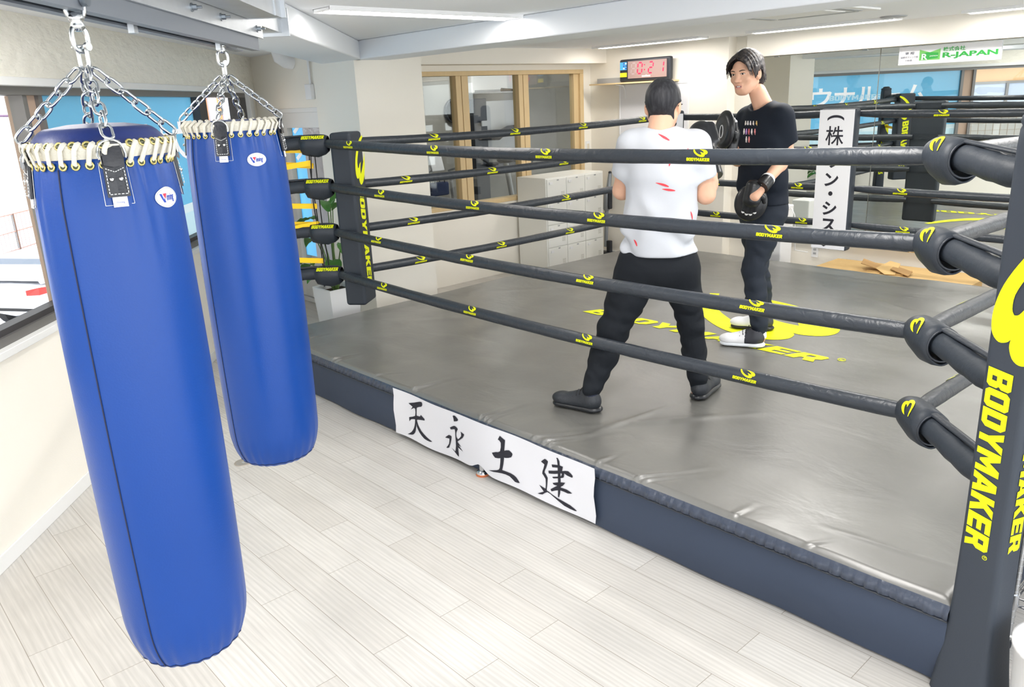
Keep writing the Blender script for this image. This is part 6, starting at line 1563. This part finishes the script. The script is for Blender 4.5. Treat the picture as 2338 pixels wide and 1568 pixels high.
# boxing gloves: padded fist, thumb, cuff
def glove(wr_, g_, up_hint, thumb_side, parent):
    ax = g_ - wr_; ax /= np.linalg.norm(ax); sd = np.cross(ax, up_hint); sd /= np.linalg.norm(sd); nn = np.cross(sd, ax); B = np.stack([sd, ax, nn], 1)
    lo, hi = box_of([wr_, g_], .19)
    def prog(F):
        F.add(F.ell(g_ + ax * .015, (.064, .088, .060), B), .02); F.add(F.ell(g_ + ax * .05 - nn * .018, (.060, .05, .05), B), .03); F.add(F.cone(g_ - ax * .06, g_ - ax * .02, .048, .056), .02)
        F.add(F.cone(g_ - ax * .02 + sd * thumb_side * .052 - nn * .012, g_ + ax * .055 + sd * thumb_side * .052 - nn * .03, .026, .024), .010)
    go = sculpt('boxing_glove', prog, lo, hi, .005, M_glove, parent)
    mb = MB(); mb.tube([wr_ - ax * .05, wr_ - ax * .045, wr_ + ax * .03, g_ - ax * .05], [.043, .046, .047, .050], 20); mb.build('glove_cuff', M_glove, go)
    return go, B, ax, nn, sd
go, GB, gax, gnn, gsd = glove(m['rwr'], m['rg'], mf, -1, man)
glove(m['lwr'], m['lg'], mf, 1, man)
strokes(go, [bent((.03, .02), (.05, 0), (.055, -.05)), bent((.035, .025), (.06, 0), (.062, -.04))], -mf * .6 + me_ * .8, .008, M_gold, go, 'gold_flash', m['rg'])
bvg = surf(go)
def letters_on(bv, txt, centre, d, rt, up, x0, x1, z0, z1, m_, parent, name, slant=0, off=.002):
    mb = MB(); d = Vector(d).normalized(); rt = Vector(rt); up = Vector(up); c = Vector(centre)
    vs, fs = text_mesh(txt, size=1, offset=.03); xs_ = [v.x for v in vs]; ys_ = [v.y for v in vs]; ok = True; out = []
    for v in vs:
        x = x0 + (v.x - min(xs_)) / (max(xs_) - min(xs_)) * (x1 - x0); z = z0 + (v.y - min(ys_)) / (max(ys_) - min(ys_)) * (z1 - z0)
        p, nr, _, _ = bv.ray_cast(c + rt * x + up * z + d * .4, -d)
        if p is None: return
        out.append(p + nr * off)
    mb.add(out, fs); mb.build(name, m_, parent)
letters_on(bvg, 'HHH', m['rg'], -mf, me_, UP, -.03, .035, -.055, -.03, M_patch, go, 'glove_lettering')

# ================================================================== the trainer in black, facing the camera
M_teeb = mat('black_tee', (26, 32, 42), .8, spec=.2, bump=.06, bscale=350); M_jogg = mat('charcoal_joggers', (38, 44, 54), .75, spec=.25, bump=.06, bscale=250); M_mitt = mat('mitt_leather', (22, 24, 28), .3, spec=.55, bump=.1, bscale=60); M_shoew = mat('white_shoe', (234, 234, 236), .5, bump=.1, bscale=140); M_shoek = mat('dark_shoe_heel', (46, 48, 56), .5); M_solew = mat('white_sole', (226, 230, 234), .4)
tf = V3(-.29, -.957, 0); tr = V3(-.957, .29, 0)           # facing, own right-hand side
t = dict(head=A(-2.774, 4.481, 1.985), nt=A(-2.728, 4.545, 1.872), nb=A(-2.703, 4.585, 1.805), lsh=A(-2.560, 4.545, 1.728), rsh=A(-2.838, 4.625, 1.712), lel=A(-2.560, 4.640, 1.495), lwr=A(-2.556, 4.405, 1.362), lh=A(-2.585, 4.318, 1.275),
         rel=A(-2.828, 4.520, 1.472), rwr=A(-2.745, 4.285, 1.560), rh=A(-2.722, 4.215, 1.640), ch=A(-2.695, 4.575, 1.60), wa=A(-2.69, 4.59, 1.36), pel=A(-2.685, 4.595, 1.19), lhip=A(-2.622, 4.570, 1.155), rhip=A(-2.748, 4.622, 1.155),
         lkn=A(-2.655, 4.470, .800), rkn=A(-2.765, 4.690, .800), lan=A(-2.560, 4.420, .43), ran=A(-2.722, 4.760, .43))
theel, ttoe = A(-2.523, 4.408, ZP + .007), A(-2.768, 4.292, ZP + .007); uheel, utoe = A(-2.672, 4.776, ZP + .007), A(-2.928, 4.668, ZP + .007)
TB = frame_of(V3(-.03, -.99, -.12)); ang = .045; TB = TB @ np.array([[math.cos(ang), 0, math.sin(ang)], [0, 1, 0], [-math.sin(ang), 0, math.cos(ang)]])
def prog(F):
    head_field(F, t['head'], TB, face=True, s=1.03)
    F.add(F.cone(t['nt'], t['nb'] - UP * .03, .051, .060), .02)
    F.add(F.cone(t['lsh'], t['rsh'], .05, .05), .03); F.add(F.cone(t['ch'], t['wa'], .10, .09, (tr, 1.3)), .05); F.add(F.cone(t['wa'], t['pel'], .09, .105, (tr, 1.2)), .05)
    for s_ in 'lr':
        k = t[s_ + 'el'] * .62 + t[s_ + 'wr'] * .38
        F.add(F.cone(t[s_ + 'sh'], t[s_ + 'el'], .050, .040), .02); F.add(F.cone(t[s_ + 'el'], k, .041, .041), .02); F.add(F.cone(k, t[s_ + 'wr'], .041, .029), .02)
        w, h_ = t[s_ + 'wr'], t[s_ + 'h']; F.add(F.cone(w, h_, .028, .030, (tr, 1.3)), .015)
        F.add(F.cone(t[s_ + 'hip'], t[s_ + 'kn'], .08, .05), .04); F.add(F.cone(t[s_ + 'kn'], t[s_ + 'an'], .052, .034), .03); F.add(F.cone(t[s_ + 'an'], t[s_ + 'an'] - UP * .06, .034, .036), .02)
def paint(cn):
    q = (cn - t['head']) @ TB / 1.03
    lip = (q[:, 1] > .074) & (np.abs(q[:, 0]) < .0225) & (q[:, 2] > -.080 + np.abs(q[:, 0]) * .3) & (q[:, 2] < -.0545 - np.abs(q[:, 0]) * .22)
    mouth = (q[:, 1] > .06) & (np.abs(q[:, 0]) < .0185) & (np.abs(q[:, 2] + .065) < .0038) & (q[:, 1] < .0838)
    return np.where(mouth, 2, np.where(lip, 1, 0))
lo, hi = box_of(list(t.values()) + [theel, ttoe, uheel, utoe], .17)
trn = sculpt('person', prog, lo, hi, .0038, [M_skin, M_lip, M_mouth], None, smooth=1, paint=paint)
props(trn, 'person in black t-shirt and charcoal joggers facing the camera, holding up focus mitts', 'person')
h3 = lambda x, y, z: Vector(t['head'] + TB @ (np.array([x, y, z]) * 1.03))
bvh = surf(trn)
def on_face(x, z, off):
    o = h3(x, .25, z); d = Vector(TB @ V3(0, -1, 0)); p, nr, _, _ = bvh.ray_cast(o, d)
    return p + nr * off if p is not None else h3(x, .09, z)
for s_ in (-1, 1):
    mb = MB(); n = 10; vs = []           # almond of the eye white, iris, lash line, brow
    for i in range(n + 1):
        u = i / n; x = s_ * (.031 + (.0135) * (2 * u - 1)); hgt = .0042 * math.sin(math.pi * u) ** .8
        vs += [on_face(x, .0035 + hgt + .0012 * (u - .3), .0008), on_face(x, .0035 - hgt * .7, .0008)]
    mb.add(vs, [(2 * i, 2 * i + 1, 2 * i + 3, 2 * i + 2) for i in range(n)], True); ey = mb.build('eye', M_eyew, trn)
    mb = MB(); ix = s_ * .031 - .002; ring_ = [on_face(ix + .0047 * math.cos(a), min(.0035 + .0040 * math.sin(a), .0072), .0014) for a in np.linspace(0, 2 * math.pi, 15)[:-1]]
    mb.add([on_face(ix, .0035, .0016)] + ring_, [(0, 1 + i, 1 + (i + 1) % 14) for i in range(14)], True); mb.build('iris', M_iris, ey)
    mb = MB(); mb.tube([on_face(s_ * (.031 + .0145 * (2 * u - 1)), .0035 + .0045 * math.sin(math.pi * u) ** .8 + .0014 * (u - .3), .0010) for u in np.linspace(0, 1, 9)], [.0007, .001, .0012, .0013, .0013, .0013, .0013, .0012, .0009], 5); mb.build('lashes', M_brow, ey)
    mb = MB(); mb.tube([on_face(s_ * (.014 + .036 * u), .0195 + .006 * math.sin(math.pi * u * .8) - .002 * u, .0004) for u in np.linspace(0, 1, 9)], [.0016, .0026, .003, .003, .003, .0028, .0024, .0018, .0010], 6, flat=(Vector(TB[:, 1]), .5)); mb.build('eyebrow', M_brow, trn)
mb = MB(); n = 8; vs = []
for i in range(n + 1): x = -.0145 + .029 * i / n; vs += [h3(x, .0825 - x * x * 12, -.0618), h3(x, .082 - x * x * 12, -.0672)]
mb.add(vs, [(2 * i, 2 * i + 1, 2 * i + 3, 2 * i + 2) for i in range(n)], True); mb.build('teeth', M_teeth, trn)
# hair: middle-parted strands falling to the brows, longer at the nape
def prog(F):
    q = lambda *a: t['head'] + TB @ (np.array(a) * 1.03)
    F.add(F.ell(q(0, -.020, .036), np.array([.082, .101, .092]), TB), .01)
    F.add(F.ell(q(0, -.060, -.015), (.070, .056, .075), TB), .03); F.add(F.cone(q(-.03, -.082, -.055), q(.03, -.082, -.055), .034, .034), .02); F.add(F.cone(q(-.028, -.074, -.10), q(.028, -.074, -.10), .020, .018), .02)
    F.cut(F.cone(q(0, .14, -.075), q(0, .050, -.075), .098, .092), .006)           # face
    F.cut(F.ell(q(.0, .115, .012), (.052, .064, .052), TB), .008)                   # forehead between the fringes
    for s_ in (-1, 1): F.cut(F.ell(q(s_ * .094, .004, -.048), (.036, .044, .056), TB), .006)
    rg_ = random.Random(9)
    for s_ in (-1, 1):
        for k in range(24):
            u = k / 23; y = .078 - .185 * u; fr = max(0, 1 - u / .35)
            top = .128 - 4.2 * (y + .018) ** 2; j_ = rg_.uniform(-1, 1)
            p0 = (s_ * .004 + .004, y, top + .004); p1 = (s_ * .046, y + .016 * fr, top - .004); p2 = (s_ * (.088 - .012 * fr - 1.6 * max(0, -y - .05) ** 1.0 * .35), y * .96 + .016 * fr, .070 + .006 * j_); p3 = (s_ * (.088 - .010 * fr - .4 * max(0, -y - .05)), y * .9 + .004 * fr - .012 * (1 - fr), .004 - .012 * fr + .012 * j_ - (.06 if y < -.035 else 0))
            prev = None
            for i in range(8):
                w_ = i / 7; bz = [(1 - w_) ** 3 * p0[q_] + 3 * w_ * (1 - w_) ** 2 * p1[q_] + 3 * w_ * w_ * (1 - w_) * p2[q_] + w_ ** 3 * p3[q_] for q_ in range(3)]
                pnt = q(*bz)
                if prev is not None: F.add(F.cone(prev, pnt, .0082 - .0055 * max(0, w_ - .14 - .4) / .46, .0080 - .0055 * max(0, w_ - .4) / .6), .0045)
                prev = pnt
        for k in range(3): F.add(F.cone(q(s_ * (.082 - .002 * k), .030 - .012 * k, .03), q(s_ * .080, .028 - .012 * k, -.030 + .006 * k), .009, .003), .008)
sculpt('hair', prog, t['head'] - .17, t['head'] + .17, .0034, M_hair1, trn)
# t-shirt
def prog(F):
    F.add(F.cone(t['lsh'] * .95 + t['rsh'] * .05, t['rsh'] * .95 + t['lsh'] * .05, .070, .070), .03); F.add(F.cone(t['nb'] - UP * .055, t['ch'], .082, .112, (tr, 1.38)), .06)
    F.add(F.cone(t['ch'] + UP * .04, t['wa'], .116, .122, (tr, 1.36)), .06); F.add(F.cone(t['wa'], t['pel'] - UP * .03, .122, .142, (tr, 1.32)), .05)
    for s_, o in (('l', -1), ('r', 1)):
        e = t[s_ + 'sh'] * .34 + t[s_ + 'el'] * .66 + tr * o * .004; F.add(np.maximum(F.cone(t[s_ + 'sh'] + tr * o * .006, e + (e - t[s_ + 'sh']) * .3, .068, .072), -F.plane(e, t[s_ + 'sh'] - e)), .035)
    F.cut(F.cone(t['nt'] + UP * .03, t['nb'] - UP * .002 + tf * .022, .066, .070), .01)
    X, Y, Z = F.pts()
    low = np.clip((1.68 - Z) / .35, 0, 1)
    F.d = F.d + wr(F, .009, [((20, 10, 36), .4), ((-28, 8, 34), 1.8), ((36, -14, 16), 2.9)]) * low + .005 * np.sin((X * tr[0] + Y * tr[1]) * 38 + Z * 7) * np.clip((1.5 - Z) / .3, 0, 1)
    F.cut(Z - (t['pel'][2] + .004 + .3 * ((X - t['pel'][0]) * tr[0] + (Y - t['pel'][1]) * tr[1]) ** 2), .006)
lo, hi = box_of([t[k] for k in ('nt', 'lsh', 'rsh', 'lel', 'rel', 'pel', 'wa')], .24)
tee2 = sculpt('t_shirt', prog, lo, hi, .006, M_teeb, trn, smooth=2)
# small coloured letter-like figures printed on the chest
bv2 = surf(tee2); rng = random.Random(3); cols = [(236, 150, 150), (230, 226, 220), (222, 190, 120), (190, 150, 220), (240, 236, 236), (220, 110, 120)]
rt_ = Vector(-tr); cen2 = Vector(t['ch']) + Vector((0, 0, .045))
for row in range(3):
    for k in range((5, 5, 2)[row]):
        x = -.045 + .022 * k + (.03 if row == 2 else 0) + .015; z = .045 - .045 * row
        p, nr, _, _ = bv2.ray_cast(cen2 + rt_ * x + Vector((0, 0, z)) + Vector(tf) * .5, Vector(-tf))
        if p is None: continue
        mb = MB(); u = rt_; c_ = cols[rng.randrange(6)]
        for (dx, dz, w, hgt) in ((0, .012, .010, .010), (0, 0, .014, .014), (-.003, -.012, .005, .012), (.004, -.013, .004, .012)):
            q0 = p + nr * .002 + u * dx + Vector((0, 0, dz))
            mb.add([q0 - u * w / 2 - Vector((0, 0, hgt / 2)), q0 + u * w / 2 - Vector((0, 0, hgt / 2)), q0 + u * w / 2 + Vector((0, 0, hgt / 2)), q0 - u * w / 2 + Vector((0, 0, hgt / 2))], [(0, 1, 2, 3)])
        mb.build('chest_print', mat('print_%d_%d_%d' % c_, c_, .7), tee2)
lo, hi = box_of([t[k] for k in ('pel', 'lhip', 'rhip', 'lkn', 'rkn', 'lan', 'ran')], .2)
sculpt('joggers', lambda F: jog(F, t, tr, .92, .125), lo, hi, .006, M_jogg, trn, smooth=2)
for s_ in 'lr':
    mb = MB(); mb.tube([t[s_ + 'an'] + UP * .01, t[s_ + 'an'] - UP * .01, t[s_ + 'an'] - UP * .05], [.042, .041, .043], 16); mb.build('sock', M_sock, trn)
shoe(0, theel, ttoe, 0, None, (M_shoew, M_solew, M_lacb, M_shoek), trn); shoe(0, uheel, utoe, 0, None, (M_shoew, M_soleb, M_lacb, M_shoek), trn)
# focus mitts
def mitt(c, nrm, fing, hand_back, parent, label):
    """c pad centre, nrm striking side, fing finger direction"""
    n_ = nrm / np.linalg.norm(nrm); fi = fing - n_ * (fing @ n_); fi /= np.linalg.norm(fi); sd = np.cross(fi, n_); B = np.stack([sd, fi, n_], 1)
    Pm = lambda x, y, z: c + sd * x + fi * y + n_ * z
    lo, hi = box_of([Pm(0, 0, 0)], .22)
    def prog(F):
        F.add(F.ell(Pm(0, .01, .012), (.098, .112, .036), B), .01); F.cut(F.ell(Pm(0, .01, .075), (.085, .09, .045), B), .02)
    pad = sculpt('focus_mitt', prog, lo, hi, .005, M_mitt, parent, label)
    def prog(F):
        F.add(F.cone(Pm(0, -.095, -.032), Pm(0, -.01, -.038), .040, .044, (sd, 1.25)), .02)
        for k in range(4):
            x = -.036 + .024 * k; ln = (.052, .060, .058, .046)[k]
            finger_chain(F, Pm(x * .8, -.002, -.038), [fi + sd * x * 2.0 - n_ * .12, fi + sd * x * 2.2 + n_ * .22], (ln * .55, ln * .6), .0145, .0125)
        finger_chain(F, Pm(.038, -.055, -.03), [fi * .6 + sd * .8 + n_ * .2, fi * .9 + sd * .35 + n_ * .4], (.035, .03), .0145, .012)
    gl = sculpt('mitt_glove', prog, lo, hi, .0038, M_mitt, pad)
    def prog(F):
        for k in range(4):
            x = -.036 + .024 * k; ln = (.052, .060, .058, .046)[k]; d1 = fi + sd * x * 2.0 - n_ * .12; d1 /= np.linalg.norm(d1); d2 = fi + sd * x * 2.2 + n_ * .22; d2 /= np.linalg.norm(d2)
            e = Pm(x * .8, -.002, -.038) + d1 * ln * .55 + d2 * ln * .6; F.add(F.cone(e - d2 * .004, e + d2 * .009, .0120, .0105), .002)
    sculpt('fingertips', prog, lo, hi, .0035, M_sock, gl, label='pale bare fingertips')
    return pad, B, Pm
pc = t['lh'] + V3(-.02, .005, -.03)
pad, PB, Pm = mitt(pc + V3(-.045, .075, -.01) * .5, V3(-.50, .85, -.05), V3(-.14, -.08, -.95), 0, trn, 'black focus mitt hanging down, back of the hand to the camera')
strapm = MB(); strapm.tube([t['lwr'] + (t['lel'] - t['lwr']) * .05, t['lwr'] - (t['lel'] - t['lwr']) * .10, t['lwr'] - (t['lel'] - t['lwr']) * .26], [.042, .044, .043], 20); so2 = strapm.build('wrist_strap', M_mitt, pad)
mb = MB(); mb.tube([t['lwr'] + (t['lel'] - t['lwr']) * .03, t['lwr'] + (t['lel'] - t['lwr']) * .10], [.043, .040], 20); mb.build('strap_edge', M_sock, so2)
vdir = Vector((-t['lwr'][0], -t['lwr'][1], .4)).normalized(); rv = vdir.cross(Vector((0, 0, 1))).normalized() * -1
wc = Vector(t['lwr'] - (t['lel'] - t['lwr']) * .10) + vdir * .046
mb = MB(); uu = (rv * .9 + Vector((0, 0, -.35))).normalized(); uv = vdir.cross(uu).normalized() * -1
mb.add([wc - uu * .016 - uv * .012, wc + uu * .016 - uv * .012, wc + uu * .016 + uv * .012, wc - uu * .016 + uv * .012], [(0, 1, 2, 3)]); lb = mb.build('strap_label', M_patch, so2)
mb = MB(); w2 = wc + vdir * .001; mb.add([w2 - uu * .010 - uv * .006, w2 + uu * .000 - uv * .006, w2 - uu * .005 + uv * .006], [(0, 1, 2)]); mb.build('label_mark', M_pred, lb); mb = MB(); mb.add([w2 + uu * .002 - uv * .006, w2 + uu * .010 - uv * .006, w2 + uu * .010 + uv * .006], [(0, 1, 2)]); mb.build('label_mark', M_pblue, lb)
pad2, PB2, Pm2 = mitt(t['rh'] + V3(.028, -.045, .02), V3(-.45, -.86, .1), V3(-.05, .05, 1.0), 0, trn, 'black focus mitt held up beside the chest')
mb = MB(); ring_ = [Vector(Pm2(.0 + .018 * math.cos(a), -.0 + .036 * math.sin(a), .034)) for a in np.linspace(0, 2 * math.pi, 21)[:-1]]
mb.tube(ring_, .0022, 6, closed=True); mb.build('mitt_emblem', M_patch, pad2)
mb = MB(); mb.tube([t['rwr'] + (t['rel'] - t['rwr']) * .1, t['rwr'] - (t['rel'] - t['rwr']) * .2], [.042, .044], 18); mb.build('wrist_strap', M_mitt, pad2)
